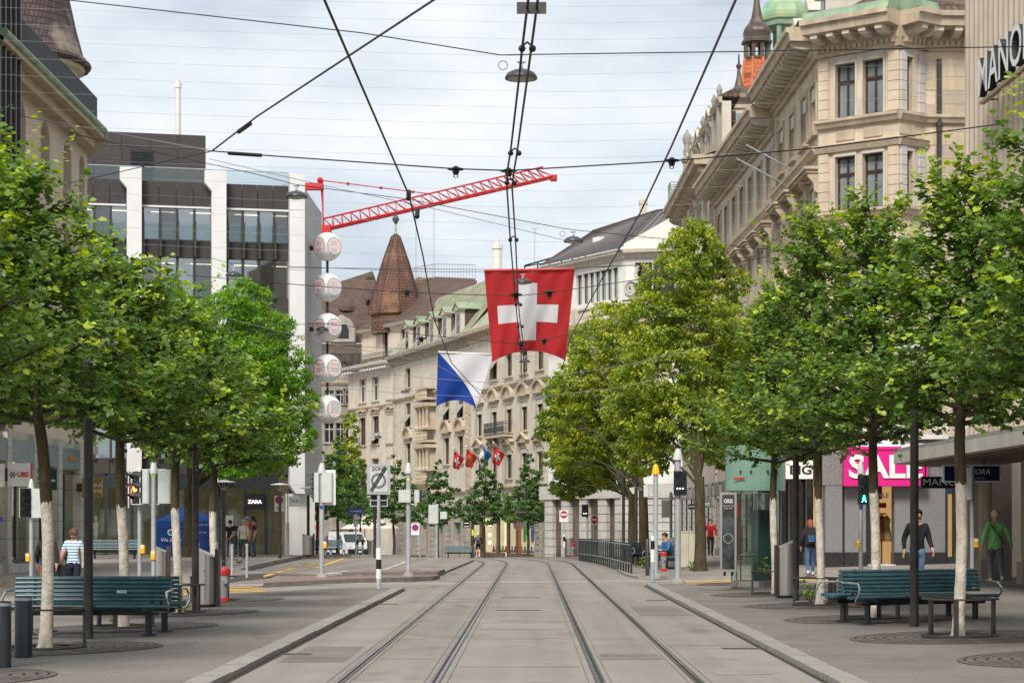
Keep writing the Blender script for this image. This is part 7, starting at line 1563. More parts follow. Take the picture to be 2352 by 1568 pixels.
def big_tree(label, base, trunk_r, blobs, leafm, nleaf, size, seed, name='mature_tree', group=None, cat='tree', trunk_h=None, tone_b=0.0, flat=0.5, fine=True, barkm=None):
    """blobs: (centre xyz world, radius xyz) boughs; leaves sit in clumps on their outer shell, gaps between"""
    g = np.random.default_rng(seed); rd = random.Random(seed)
    o = thing(name, label, cat, tuple(base), 0, group); b = MB(); base = Vector(base)
    zl = min(c[2]-r[2] for c, r in blobs)-base.z; fork = Vector((0.05*rd.uniform(-1,1), 0, max(1.5, (trunk_h or zl*0.95))))
    b.tube([(0,0,-0.05),(0,0,0.25),(0.02,0,1.0),tuple(fork)], [trunk_r*1.5,trunk_r*1.12,trunk_r,trunk_r*0.85], 12)
    wsum = sum((r[0]*r[1]*r[2])**(2/3) for c, r in blobs)
    P_, D_, T_, S_ = [], [], [], []
    top = max(c[2]+r[2] for c, r in blobs)
    for (c, r) in blobs:
        c = np.array(c); r = np.array(r)
        q = Vector(c)-base; limb(b, fork-Vector((0,0,0.5*rd.random())), q, trunk_r*0.30, 0.02, (0,0,0.35))
        for k in range(5):
            v = Vector((rd.gauss(0,1)*r[0], rd.gauss(0,1)*r[1], rd.gauss(0,0.7)*r[2]))*0.55; limb(b, fork.lerp(q, 0.6+0.3*rd.random()), q+v, trunk_r*0.15, 0.008)
        nl = int(nleaf*((r[0]*r[1]*r[2])**(2/3))/wsum); per = 34; nc = max(6, nl//per); r = r*0.93
        d = unit(g.normal(size=(nc,3))); rad = 0.42+0.62*g.random(nc)**0.45; rad[g.random(nc) < 0.16] += 0.17
        cc = c+d*r*rad[:,None]; cr_ = g.uniform(0.12,0.30,nc)*np.cbrt(r.prod())*0.9
        ctone = g.normal(0,0.13,nc)
        for j in range(nc):
            off = unit(g.normal(size=(per,3)))*(g.random(per)**0.5)[:,None]*cr_[j]*np.array([1.15,1.15,flat])
            pp = cc[j]+off; P_.append(pp)
            dd = unit(d[j]*0.6+g.normal(0,0.6,(per,3))+np.array([0,0,-0.35])); D_.append(dd)
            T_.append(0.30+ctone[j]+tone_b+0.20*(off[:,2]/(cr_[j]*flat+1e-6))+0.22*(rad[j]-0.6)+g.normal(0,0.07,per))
    pos = np.concatenate(P_)-np.array(tuple(base)); dirs = np.concatenate(D_); n = len(pos)
    nr = unit(np.stack([g.normal(0,0.55,n), g.normal(0,0.55,n)-0.15, np.ones(n)], 1))
    b.obj('trunk', barkm or bark, o, smooth=True)
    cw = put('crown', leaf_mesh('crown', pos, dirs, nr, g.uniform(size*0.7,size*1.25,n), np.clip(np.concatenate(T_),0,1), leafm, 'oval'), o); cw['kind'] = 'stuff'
    return n
def B(u, v, Y, ru, rv, ry): return ((PX(u,Y), Y, PZ(v,Y)), (ru*Y/FP, ry, rv*Y/FP))
# right: mature limes along the street
nlv += big_tree('big mature lime with yellowish blossom right of the flag', G(1608,1311,0.08), 0.19,
    [B(1590,590,73,75,70,1.6), B(1545,650,72,90,60,1.8), B(1640,660,74,80,70,1.8), B(1500,740,71,80,70,2.0), B(1600,760,72,110,85,2.4), B(1520,860,70,110,90,2.4), B(1640,850,73,90,90,2.2), B(1460,930,72,80,75,2.0), B(1560,970,70,120,80,2.5), B(1640,990,72,80,70,2.0), B(1480,1040,71,70,50,1.8), B(1590,560,74,45,60,1.2)], leaf_old, 56000, 0.145, 3, 'mature_lime_tree', 'mature limes on the right', tone_b=0.16)
nlv += big_tree('mature lime behind the first, yellow green crown reaching toward the flag', G(1478,1297,0.08), 0.2,
    [B(1400,740,97,60,45,2.2), B(1370,800,96,70,60,2.5), B(1440,820,98,80,70,2.5), B(1340,880,95,70,60,2.5), B(1410,920,96,90,70,3.0), B(1320,960,95,60,55,2.4), B(1390,1010,95,90,60,2.8), B(1460,1000,97,70,60,2.4), B(1330,1050,94,65,45,2.4), B(1410,1080,96,70,40,2.4)], leaf_old, 46000, 0.165, 4, 'mature_lime_tree', 'mature limes on the right', tone_b=0.22)
nlv += big_tree('darker mature lime overhanging the tram bend by the far facade', G(1452,1291,0.08), 0.2,
    [B(1300,900,115,50,45,2.5), B(1280,980,116,45,45,2.5), B(1330,990,118,60,55,3.0), B(1295,1050,115,50,40,2.5), B(1345,1090,118,60,40,2.6), B(1310,1120,117,45,28,2.2), B(1370,1060,120,50,60,2.6)], leaf_old, 26000, 0.20, 5, 'mature_lime_tree', 'mature limes on the right', tone_b=-0.02)
for u, Y, lb, sd_ in ((1425,134,'slim trunked lime fourth in the right row',6), (1402,150,'last lime of the right row, mostly hidden',7)):
    nlv += big_tree(lb, (PX(u,Y),Y,gz(6,Y)+0.08), 0.26, [B(u-10,1050,Y,45,40,2.4), B(u-30,1100,Y,40,30,2.2), B(u+20,1100,Y,40,30,2.2), B(u,1000,Y,50,45,2.4)], leaf_old, 8000, 0.24, sd_, 'mature_lime_tree', 'mature limes on the right')
nlv += big_tree('mature lime crown behind the glass kiosk', (PX(1690,84),84,0.15), 0.22, [B(1690,880,84,75,80,2.0), B(1720,960,84,80,70,2.2), B(1680,1030,84,70,50,2.0), B(1740,1040,84,60,45,2.0)], leaf_old, 14000, 0.17, 8, 'mature_lime_tree', 'mature limes on the right', tone_b=0.04)
# left: robinias on the plaza
nlv += big_tree('bright green tree on the plaza beside the store pillar, trunk behind the tent', G(433,1279,0.18), 0.24,
    [B(560,690,92,60,50,2.0), B(600,760,92,75,55,2.2), B(520,740,91,80,70,2.4), B(640,840,92,80,60,2.2), B(560,850,90,100,80,2.8), B(660,920,92,70,60,2.2), B(590,960,90,100,70,2.6), B(500,930,90,90,90,2.6), B(680,1000,92,45,40,1.6), B(620,1040,91,70,40,2.0), B(540,1060,90,80,45,2.2), B(455,1000,90,70,70,2.2), B(430,720,92,70,70,2.2), B(470,820,91,80,70,2.4)], leaf_loc, 66000, 0.145, 12, 'plaza_robinia_tree', 'robinias on the plaza', tone_b=0.06)
nlv += big_tree('bright green tree on the plaza behind the second young lime', (PX(256,112),112,0.1), 0.30,
    [B(250,580,108,60,60,2.4), B(300,620,108,70,60,2.6), B(240,700,107,80,70,3.0), B(340,700,106,80,70,2.8), B(300,800,106,100,80,3.0), B(220,820,107,70,80,2.6), B(380,800,106,70,80,2.6), B(260,930,106,90,70,2.6), B(350,940,106,90,80,2.6), B(300,1060,106,90,50,2.6), B(390,1070,106,70,50,2.4), B(230,1100,107,50,40,2.0)], leaf_loc, 34000, 0.20, 13, 'plaza_robinia_tree', 'robinias on the plaza', tone_b=0.04)
# small hornbeams at the far bend, shrubs behind the van
def hornbeam(label, u, Y, seed, s=1.0, zb=None):
    z0 = gz(PX(u,Y),Y)+0.03; X = PX(u,Y); bl = [((X,Y,z0+3.0*s),(1.9*s,1.7*s,0.75*s)), ((X-0.3*s,Y,z0+3.7*s),(1.55*s,1.5*s,0.7*s)), ((X+0.2*s,Y,z0+4.5*s),(1.2*s,1.2*s,0.7*s)), ((X,Y,z0+5.3*s),(0.8*s,0.8*s,0.7*s)), ((X+0.1*s,Y,z0+6.1*s),(0.4*s,0.4*s,0.7*s))]
    return big_tree(label, (X,Y,z0), 0.09*s, bl, leaf_horn, 6500, 0.19, seed, 'young_hornbeam_tree', 'small hornbeams at the bend', flat=0.28, tone_b=0.1)
for i, (u, Y, lb) in enumerate(((1112,142,'small hornbeam left of the rainbow window'), (1213,138,'small hornbeam before the right end of the rainbow window'), (1005,146,'small hornbeam behind the far grey signal'), (905,138,'small hornbeam right of the zone sign'), (828,150,'small hornbeam over the white van'), (776,132,'small hornbeam behind the white store corner'), (728,126,'small hornbeam at the white store wall'))):
    nlv += hornbeam(lb, u, Y, 40+i, 1.06 if i != 5 else 1.2)
nlv += big_tree('yellow green street tree between the globes and the turret house', (PX(806,172),172,gz(-15,172)), 0.18, [B(806,985,172,16,35,1.6), B(795,1040,172,30,30,2.0), B(810,1080,172,28,35,2.0), B(790,1110,172,30,30,2.0)], leaf_old, 7000, 0.24, 60, 'street_tree', tone_b=0.18)
# little shoots at the trunk feet
for i, (u, v, s_, lb) in enumerate(((1862,1384,0.42,'leafy green shoots at the foot of the third right trunk'), (1478,1306,0.5,'small green weed clump by the fence end'), (1590,1312,0.35,'small green weed clump at the big trunk foot'), (420,1404,0.14,'tiny green weed at the foot of the third left tree'), (274,1437,0.16,'tiny green weed at the foot of the second left tree'), (1770,1300,0.5,'green shoots sprouting from the trunk before the kiosk'))):
    p = G(u, v, PAVE) if i != 5 else Vector((PX(1765,47.8),47.6,0.35)); g = np.random.default_rng(70+i); n = 60; b = MB()
    st = [Vector((s_*0.5*math.cos(a), s_*0.5*math.sin(a), s_*(0.6+0.5*(k % 3)/2))) for k, a in enumerate([j*1.05 for j in range(6)])]
    for q in st: b.tube([(0,0,0), q*0.5+Vector((0,0,0.03)), q], 0.006, 4)
    pos = []; 
    for k in range(n): q = st[k % 6]*(0.3+0.7*g.random()); pos.append((q.x+g.normal(0,0.03), q.y+g.normal(0,0.03), max(0.01,q.z+g.normal(0,0.03))))
    o = thing('weed_plant', lb, 'plant', tuple(p)); b.obj('stem', bark, o); c = put('foliage', leaf_mesh('foliage', np.array(pos), g.normal(size=(n,3)), unit(np.stack([g.normal(0,0.4,n),g.normal(0,0.4,n),np.ones(n)],1)), g.uniform(0.05,0.09,n), g.uniform(0.4,0.8,n), leaf_lime), o); c['kind'] = 'stuff'
# fallen leaves on the pavement
fl_pts = np.array([tuple(G(random.uniform(20,600), random.uniform(1410,1560), PAVE+0.006)) if k % 2 else tuple(G(random.uniform(1700,2340), random.uniform(1400,1560), PAVE+0.006)) for k in range(70)])
n = len(fl_pts); fo = put('fallen_leaves', leaf_mesh('fallen_leaves', fl_pts, np.stack([rng.normal(size=n),rng.normal(size=n),np.zeros(n)],1), np.tile(np.array([0,0,1.0]),(n,1))+rng.normal(0,0.1,(n,3)), rng.uniform(0.03,0.06,n), rng.uniform(0.85,1.0,n), leaf_old, 'oval')); tag(fo, 'scattered yellow fallen leaves on the pavements', 'leaves', kind='stuff')
print('leaves', nlv)
# ================================================================== people
SK = mat('skin', (0.50,0.29,0.20), 0.55, var=0.06)
def cloth(name, c): return mat('cloth '+name, c, 0.85, var=0.28, scale=6, bump=0.9, bscale=11)
def person(label, loc, rz, h=1.72, top=None, pants=None, shoes=None, hair=None, sleeve='long', long_hair=False, pose=None, shorts=False, skirt=0.0, bulk=1.0, hem=0.90, bun=False, turn=0.0, bald=False, beard=False, lean=0.0, female=False):
    """local -y is the way the person faces"""
    s = h/1.75; J = {}
    def st(n, x, y, z, r, r2=None): J[n] = (Vector((x,y,z)), r, r2 or r)
    sh = 0.175 if female else 0.195; hp = 0.095
    st('pelvis',0,0,0.95,0.150*bulk,0.115*bulk); st('waist',0,-lean*0.15,1.10,0.135*bulk if not female else 0.125*bulk,0.10*bulk); st('chest',0,-lean*0.5,1.30,0.175*bulk,0.125*bulk); st('neck',0,-lean*0.9,1.47,0.075); st('jaw',0,-lean-0.02,1.56,0.065,0.075); st('skull',0,-lean-0.01,1.655,0.085,0.10); st('crown_',0,-lean,1.72,0.055,0.065)
    for k, sg in (('l',-1),('r',1)):
        st('sho'+k, sg*sh, -lean*0.7, 1.41, 0.085*bulk); st('elb'+k, sg*(sh+0.05), 0.03, 1.13, 0.060*bulk); st('wri'+k, sg*(sh+0.05), -0.05, 0.90, 0.040); st('pal'+k, sg*(sh+0.06), -0.07, 0.82, 0.030,0.042)
        st('hip'+k, sg*hp, 0, 0.86, 0.100*bulk); st('kne'+k, sg*(hp+0.01), -0.015, 0.49, 0.068*bulk); st('ank'+k, sg*(hp+0.01), 0.03, 0.10, 0.048); st('hee'+k, sg*(hp+0.012), 0.05, 0.05, 0.045); st('toe'+k, sg*(hp+0.03), -0.15, 0.035, 0.035)
    for n, d in (pose or {}).items(): J[n] = (Vector(d), J[n][1], J[n][2])
    E = [('pelvis','waist'),('waist','chest'),('chest','neck'),('neck','jaw'),('jaw','skull'),('skull','crown_')]
    for k in 'lr': E += [('chest','sho'+k),('sho'+k,'elb'+k),('elb'+k,'wri'+k),('wri'+k,'pal'+k),('pelvis','hip'+k),('hip'+k,'kne'+k),('kne'+k,'ank'+k),('ank'+k,'hee'+k),('hee'+k,'toe'+k)]
    # five fingers on each hand
    for k, sg in (('l',-1),('r',1)):
        pw = J['pal'+k][0]; dn = (pw-J['wri'+k][0]).normalized(); fw = Vector((0,-1,0)); fw = (fw-dn*fw.dot(dn)).normalized()
        for i, (o_, ln) in enumerate(((0.030,0.075),(0.010,0.085),(-0.010,0.08),(-0.028,0.062))):
            a = pw+dn*0.025+fw*o_; b_ = a+dn*ln*0.55; c_ = b_+dn*ln*0.4+Vector((-sg*0.025,0,0)); J['f%s%da' % (k,i)] = (a,0.010,0.010); J['f%s%db' % (k,i)] = (b_,0.009,0.009); J['f%s%dc' % (k,i)] = (c_,0.007,0.007)
            E += [('pal'+k,'f%s%da' % (k,i)),('f%s%da' % (k,i),'f%s%db' % (k,i)),('f%s%db' % (k,i),'f%s%dc' % (k,i))]
        a = pw-dn*0.02+fw*0.035; b_ = a+dn*0.035+fw*0.02; J['t%sa' % k] = (a,0.012,0.012); J['t%sb' % k] = (b_,0.009,0.009); E += [('pal'+k,'t%sa' % k),('t%sa' % k,'t%sb' % k)]
    names = list(J); idx = {n: i for i, n in enumerate(names)}
    me = bpy.data.meshes.new('body'); me.from_pydata([tuple(J[n][0]*s) for n in names], [(idx[a],idx[b]) for a, b in E], [])
    tmp = bpy.data.objects.new('tmp', me); C.objects.link(tmp)
    tmp.modifiers.new('skin', 'SKIN'); sv = me.skin_vertices[0].data
    for i, n in enumerate(names): sv[i].radius = (J[n][1]*s, J[n][2]*s); sv[i].use_root = (n == 'pelvis')
    ss = tmp.modifiers.new('sub', 'SUBSURF'); ss.levels = 2; ss.render_levels = 2
    dg = bpy.context.evaluated_depsgraph_get(); bm_ = bpy.data.meshes.new_from_object(tmp.evaluated_get(dg)); bm_.name = 'body'
    bpy.data.objects.remove(tmp); bpy.data.meshes.remove(me)
    top = top or cloth('grey', (0.2,0.2,0.2)); pants = pants or cloth('dark', (0.03,0.03,0.04)); shoes = shoes or cloth('shoe', (0.02,0.02,0.02))
    bm_.materials.clear()
    for m in (SK, top, pants, shoes): bm_.materials.append(m)
    segs = [(J[a][0]*s, J[b][0]*s, a, b) for a, b in E if not a.startswith('f') and not a.startswith('t')]
    A_ = np.array([tuple(x[0]) for x in segs]); B_2 = np.array([tuple(x[1]) for x in segs]); AB = B_2-A_
    mi = []
    for p in bm_.polygons:
        c = np.array(tuple(p.center)); t = np.clip(((c-A_)*AB).sum(1)/(AB*AB).sum(1),0,1); d = np.linalg.norm(A_+AB*t[:,None]-c, axis=1); j = int(d.argmin()); a, b = segs[j][2], segs[j][3]; z = c[2]/s
        if b in ('jaw','skull','crown_'): m = 0
        elif b == 'neck': m = 1 if t[j] < 0.8 else 0
        elif a.startswith('pal') or b.startswith('pal') or b.startswith('f') or b.startswith('t') and a.startswith('pal'): m = 0
        elif a.startswith('elb'): m = (1 if t[j] < 0.92 else 0) if sleeve == 'long' else 0
        elif a.startswith('sho'): m = 1 if (sleeve == 'long' or t[j] < 0.62) else 0
        elif b.startswith('sho') or a in ('waist','chest'): m = 1
        elif b == 'waist': m = 1 if z > hem else 2
        elif b.startswith('hip'): m = 1 if z > hem and abs(J['hipl'][0].z-0.86) < 0.2 else 2
        elif b.startswith('kne'): m = 2 if not shorts or t[j] < 0.7 else 0
        elif b.startswith('ank'): m = (2 if t[j] < 0.95 else 3) if not shorts else (0 if t[j] < 0.85 else 3)
        else: m = 3
        mi.append(m)
    bm_.polygons.foreach_set('material_index', mi); bm_.polygons.foreach_set('use_smooth', [True]*len(mi))
    o = thing('person', label, 'person', loc, rz); put('body', bm_, o)
    hc = J['skull'][0]*s; hr = 0.112*s
    if hair and not bald:
        b = MB(); n = 14; k = 8; vs = []; fs = []
        for i in range(k+1):
            ph = PI*0.62*i/k
            for j in range(n):
                a = 2*PI*j/n; front = max(0.0, -math.sin(a)); pl = ph*(1-0.42*front); r = hr*(1.04+0.03*math.sin(j*5+i))
                vs.append((r*0.93*math.sin(pl)*math.cos(a), r*1.08*math.sin(pl)*math.sin(a)+0.008, r*1.08*math.cos(pl)+0.008))
        for i in range(k): fs += [(i*n+j,(i+1)*n+j,(i+1)*n+(j+1)%n,i*n+(j+1)%n) for j in range(n)]
        b.add(vs, fs)
        if long_hair: b.tube([(0,0.07*s,0.02),(0,0.115*s,-0.08*s),(0,0.12*s,-0.2*s),(0,0.115*s,-0.30*s)], [0.085*s,0.095*s,0.085*s,0.03*s], 10)
        if bun: b.ball((0,0.125*s,0.0), 0.05*s, 10, 6)
        ho = b.obj('hair', hair, o, tuple(hc), turn, smooth=True)
    fm = MB().tube([(0,-0.098*s,0.012*s),(0,-0.122*s,-0.018*s),(0,-0.10*s,-0.03*s)], [0.008*s,0.013*s,0.008*s], 6, m=0)
    for sg in (-1,1): fm.ball((sg*0.034*s,-0.094*s,0.012*s), 0.0065*s, 8, 5, m=1).ball((sg*0.09*s,0.005,-0.005*s), 0.022*s, 8, 5, m=0)
    fm.tube([(-0.025*s,-0.094*s,-0.055*s),(0,-0.103*s,-0.057*s),(0.025*s,-0.094*s,-0.055*s)], 0.006*s, 5, m=2)
    fm.obj('face', [SK, mat('eye dark', (0.02,0.015,0.012), 0.3), mat('lip', (0.32,0.11,0.09), 0.5)], o, tuple(hc), turn, smooth=True)
    if beard: MB().lathe([(0.02*s,-0.125*s),(0.05*s,-0.115*s),(0.074*s,-0.085*s),(0.078*s,-0.065*s),(0.05*s,-0.06*s)], 12).obj('beard', hair, o, (hc.x, hc.y-0.012, hc.z), smooth=True)
    return o, s
H_br = mat('hair brown', (0.10,0.045,0.022), 0.55, var=0.3, scale=30); H_dk = mat('hair dark', (0.02,0.014,0.012), 0.5, var=0.3, scale=30); H_gr = mat('hair grey', (0.32,0.30,0.28), 0.6, var=0.2, scale=30); H_bl = mat('hair blond', (0.62,0.52,0.36), 0.6, var=0.2, scale=30); H_rd = mat('hair red', (0.22,0.055,0.02), 0.55, var=0.3, scale=30)
jean = cloth('denim', (0.05,0.10,0.19)); jean_l = cloth('light denim', (0.17,0.30,0.46)); jean_d = cloth('dark denim', (0.012,0.016,0.035)); navy = cloth('navy', (0.015,0.03,0.075)); blk = cloth('black', (0.012,0.012,0.014))
def stripes():
    m = bpy.data.materials.new('striped shirt'); m.use_nodes = True; t = m.node_tree; n = t.nodes; l = t.links; b = n['Principled BSDF']; b.inputs['Roughness'].default_value = 0.85
    tc = n.new('ShaderNodeTexCoord'); sp = n.new('ShaderNodeSeparateXYZ'); l.new(tc.outputs['Object'], sp.inputs[0]); mm = n.new('ShaderNodeMath'); mm.operation = 'MULTIPLY'; mm.inputs[1].default_value = 15; l.new(sp.outputs[2], mm.inputs[0]); fr = n.new('ShaderNodeMath'); fr.operation = 'FRACT'; l.new(mm.outputs[0], fr.inputs[0])
    r = n.new('ShaderNodeValToRGB'); r.color_ramp.interpolation = 'CONSTANT'; e = r.color_ramp.elements; e[0].color = (0.62,0.68,0.75,1); e[1].position = 0.55; e[1].color = (0.02,0.03,0.07,1); x = e.new(0.75); x.color = (0.25,0.45,0.65,1); l.new(fr.outputs[0], r.inputs[0]); l.new(r.outputs[0], b.inputs['Base Color']); return m
WALK1 = {'knel': (-0.10,-0.14,0.50), 'ankl': (-0.10,-0.12,0.12), 'heel': (-0.10,-0.10,0.06), 'toel': (-0.11,-0.30,0.05), 'kner': (0.10,0.06,0.49), 'ankr': (0.10,0.24,0.15), 'heer': (0.10,0.27,0.12), 'toer': (0.11,0.10,0.035), 'elbl': (-0.26,0.10,1.14), 'wril': (-0.27,0.14,0.92), 'pall': (-0.27,0.14,0.84), 'elbr': (0.26,-0.02,1.13), 'wrir': (0.27,-0.16,0.94), 'palr': (0.27,-0.19,0.87)}
def mirror(p): return {k[:-1]+('l' if k[-1] == 'r' else 'r'): (-v[0],v[1],v[2]) for k, v in p.items()}
WALK2 = mirror(WALK1)
def stand(x, y, extra=0.0): return (x, y, gz(x,y)+extra)
# two women at left, holding hands
o, s = person('woman in dark leather jacket and rust trousers half hidden by a trunk', stand(PX(108,45.6),45.6,0.06), PI, 1.64, cloth('dark leather', (0.022,0.018,0.018)), cloth('rust', (0.20,0.075,0.02)), None, H_br, long_hair=True, pose=WALK1, female=True, hem=0.98, bulk=1.02)
MB().box(-0.14,0.14,0.02,0.11,0.86,0.92).obj('shirt_hem', cloth('royal blue', (0.01,0.05,0.42)), o)
b = MB().bbox(-0.16,0.16,-0.07,0.07,-0.15,0.12,0.04).tube([(-0.12,0,0.1),(-0.08,0,0.3),(0.08,0,0.3),(0.12,0,0.1)], 0.012, 5); q = b.obj('handbag', blk, o, (-0.32,-0.06,0.72))
o, s = person('woman in blue striped shirt and dark jeans with bag on her shoulder', stand(PX(169,45.6),45.6,0.06), PI, 1.64, stripes(), jean_d, None, H_br, sleeve='short', pose=dict(WALK2, elbr=(0.27,0.02,1.12), wrir=(0.33,-0.06,0.90), palr=(0.35,-0.08,0.82)), female=True, bun=True, turn=R(35), hem=0.93, bulk=1.05)
MB().bbox(-0.08,0.08,-0.17,0.17,-0.22,0.2,0.04).tube([(0,-0.12,0.18),(-0.02,-0.06,0.42),(-0.02,0.06,0.42),(0,0.12,0.18)], 0.012, 5).obj('shoulder_bag', cloth('beige', (0.42,0.38,0.30)), o, (-0.30,0.02,0.98))
# the group of men by the store
def grp(label, u, Y, rz, **k): return person(label, (PX(u,Y), Y, gz(PX(u,Y),Y)+0.18), rz, **k)
ST = {'elbl': (-0.25,0.03,1.13), 'wril': (-0.22,-0.16,0.98), 'pall': (-0.18,-0.2,0.94)}
grp('man in black polo and brown trousers, leftmost of the group by the store', 528, 93.5, R(170), h=1.70, top=blk, pants=cloth('brown', (0.13,0.085,0.06)), hair=H_dk, sleeve='short', lean=0.05, pose={'wril': (-0.1,0.2,0.92), 'pall': (-0.04,0.22,0.88)})
grp('man in dark blue shirt and jeans between the black polo and cream jacket', 546, 94.4, R(195), h=1.74, top=cloth('petrol', (0.01,0.045,0.11)), pants=jean, hair=H_gr, sleeve='short', lean=0.06)
grp('grey haired man in cream jacket and grey trousers seen from behind', 559, 92.3, R(172), h=1.72, top=cloth('cream', (0.50,0.45,0.34)), pants=cloth('charcoal', (0.05,0.05,0.055)), hair=H_gr, bulk=1.08, hem=0.86, lean=0.07)
grp('grey haired man in orange polo facing the group', 569, 95.0, R(-40), h=1.86, top=cloth('orange', (0.55,0.07,0.02)), pants=cloth('grey trousers', (0.12,0.12,0.13)), hair=H_gr, sleeve='short', lean=0.05)
grp('dark haired man in navy polo and jeans, rightmost of the group by the store', 584, 93.2, R(-75), h=1.76, top=navy, pants=jean, hair=H_dk, sleeve='short', shoes=cloth('brown shoes', (0.10,0.05,0.03)), bulk=1.03, pose=ST)
# far walker with backpack
def backpack(o, m, m2, z=1.22):
    q = MB().bbox(-0.15,0.15,0.0,0.17,-0.24,0.26,0.04).obj('backpack', m, o, (0,0.10,z)); MB().bbox(-0.10,0.10,0.0,0.05,-0.18,0.02,0.02).obj('pocket', m2, q, (0,0.172,0))
    for sg in (-1,1): MB().tube([(sg*0.09,0.02,0.2),(sg*0.10,-0.10,0.24),(sg*0.11,-0.22,0.1),(sg*0.11,-0.2,-0.1),(sg*0.1,0.0,-0.2)], 0.018, 5).obj('strap', m, q)
o, s = person('far walker in black top and shorts with grey backpack', (PX(1098,139),139,gz(-3.5,139)+0.02), PI, 1.72, blk, blk, white_p, H_bl, shorts=True, pose=WALK2); backpack(o, cloth('grey pack', (0.12,0.12,0.14)), cloth('dark pack', (0.03,0.03,0.04)))
person('man in red jacket and black trousers walking towards the camera', stand(PX(1632,94.5),94.5,0.08), 0, 1.74, cloth('red jacket', (0.42,0.012,0.02)), blk, None, H_br, pose=WALK1, hem=0.92)
SIT = {'pelvis': (0,0.05,0.50), 'waist': (0,0.06,0.66), 'chest': (0,0.02,0.86), 'neck': (0,-0.03,1.02), 'jaw': (0,-0.08,1.11), 'skull': (0,-0.08,1.20), 'crown_': (0,-0.07,1.27), 'shol': (-0.19,0,0.96), 'shor': (0.19,0,0.96), 'elbl': (-0.25,-0.08,0.70), 'elbr': (0.25,-0.08,0.70), 'wril': (-0.14,-0.30,0.68), 'wrir': (0.14,-0.30,0.68), 'pall': (-0.07,-0.36,0.70), 'palr': (0.07,-0.36,0.70), 'hipl': (-0.1,-0.02,0.48), 'hipr': (0.1,-0.02,0.48), 'knel': (-0.11,-0.44,0.50), 'kner': (0.11,-0.44,0.50), 'ankl': (-0.11,-0.44,0.10), 'ankr': (0.11,-0.44,0.10), 'heel': (-0.11,-0.42,0.05), 'heer': (0.11,-0.42,0.05), 'toel': (-0.12,-0.62,0.035), 'toer': (0.12,-0.62,0.035)}
person('seated person in bright blue jacket on the bench at right', (sb.location.x, sb.location.y-0.02, sb.location.z), R(-30)-R(35), 1.7, cloth('bright blue', (0.03,0.13,0.28)), blk, None, H_dk, pose=SIT, hem=0.55, bulk=1.15)
o, s = person('red haired woman with dark backpack and jeans walking away', stand(PX(1861,60),60,0.0), PI, 1.68, cloth('dark hoodie', (0.022,0.018,0.022)), jean, mat('pale trainers', (0.45,0.6,0.6), 0.6), H_rd, long_hair=True, pose=mirror(WALK2), female=True, bulk=1.1); backpack(o, cloth('black pack', (0.02,0.022,0.028)), cloth('blue pack', (0.03,0.09,0.2)))
person('bearded man in black zip sweater and light jeans behind the lamp post', stand(PX(2107,43.0),43.0,PAVE), R(12), 1.80, cloth('black sweater', (0.014,0.016,0.022)), jean_l, None, H_dk, pose=dict(WALK1, wril=(-0.33,-0.1,0.90), pall=(-0.36,-0.13,0.83)), beard=True, hem=0.93, bulk=1.02)
o, s = person('blond woman in green jacket and grey trousers walking away under the canopy', stand(PX(2287,45.2),45.2,PAVE+0.08), PI, 1.66, cloth('green jacket', (0.20,0.48,0.17)), cloth('grey trousers', (0.19,0.18,0.185)), cloth('beige shoes', (0.4,0.34,0.28)), H_bl, pose=dict(WALK2, elbl=(-0.31,0.04,1.14), wril=(-0.38,-0.05,0.93), pall=(-0.40,-0.08,0.85), elbr=(0.29,0.06,1.14), wrir=(0.33,0.0,0.92), palr=(0.34,-0.02,0.84)), female=True, bulk=1.14, hem=0.84)
MB().tube([(0.15,0.10,1.36),(0.05,0.15,1.22),(-0.08,0.155,1.05),(-0.19,0.10,0.9)], 0.013, 5).obj('bag_strap', cloth('brown strap', (0.06,0.03,0.02)), o)
# ================================================================== overhead wires, lamps, flags, crane
ORD = ['first','second','third','fourth','fifth','sixth','seventh','eighth','ninth','tenth','eleventh','twelfth','thirteenth','fourteenth','fifteenth','sixteenth']
wire_f = mat('pale thin wire', (0.34,0.36,0.38), 0.4, metal=0.3, var=0)
wire_m = mat('black cable', (0.012,0.012,0.013), 0.5, var=0); wire_g = mat('grey wire', (0.20,0.21,0.22), 0.4, metal=0.5, var=0)
def curve_pts(pts, sag=0.0, n=10):
    out = []
    for i in range(len(pts)-1):
        a, b = Vector(pts[i]), Vector(pts[i+1])
        for k in range(n): t = k/n; q = a.lerp(b, t); q.z -= sag*4*t*(1-t); out.append(q)
    out.append(Vector(pts[-1])); return out
def wire(label, pts, r, m=None, sag=0.0, group='overhead wires', n=6):
    return tag(MB().tube(curve_pts(pts, sag, n), r, 5).obj('overhead_wire', m or wire_m), label, 'wire', group)
def atZ(u, v, Z): Y = FP*(Z-CH)/(V0-v); return Vector((PX(u,Y), Y, Z))
wire('left tram contact wire, slanting from the top edge to the left bend', [atZ(733,-30,5.62)]+[atZ(u,v,5.62) for u, v in ((745,0),(940,450),(972,590),(997,732),(1037,833),(1115,919))], 0.011)
wire('right tram contact wire, slanting from the top edge past the big tree', [atZ(1702,-30,5.62)]+[atZ(u,v,5.62) for u, v in ((1690,0),(1543,335),(1470,490),(1380,645),(1310,775),(1290,850))], 0.011)
Ap = [(1216,-25),(1213,0),(1199,112),(1192,180),(1173,344),(1166,388),(1164,429),(1172,551),(1184,690),(1189,743),(1196,786),(1199,879)]; Bp = [(1240,-25),(1235,0),(1220,112),(1211,180),(1186,361),(1180,395),(1176,429),(1184,551),(1190,690),(1195,743),(1202,786),(1206,884)]
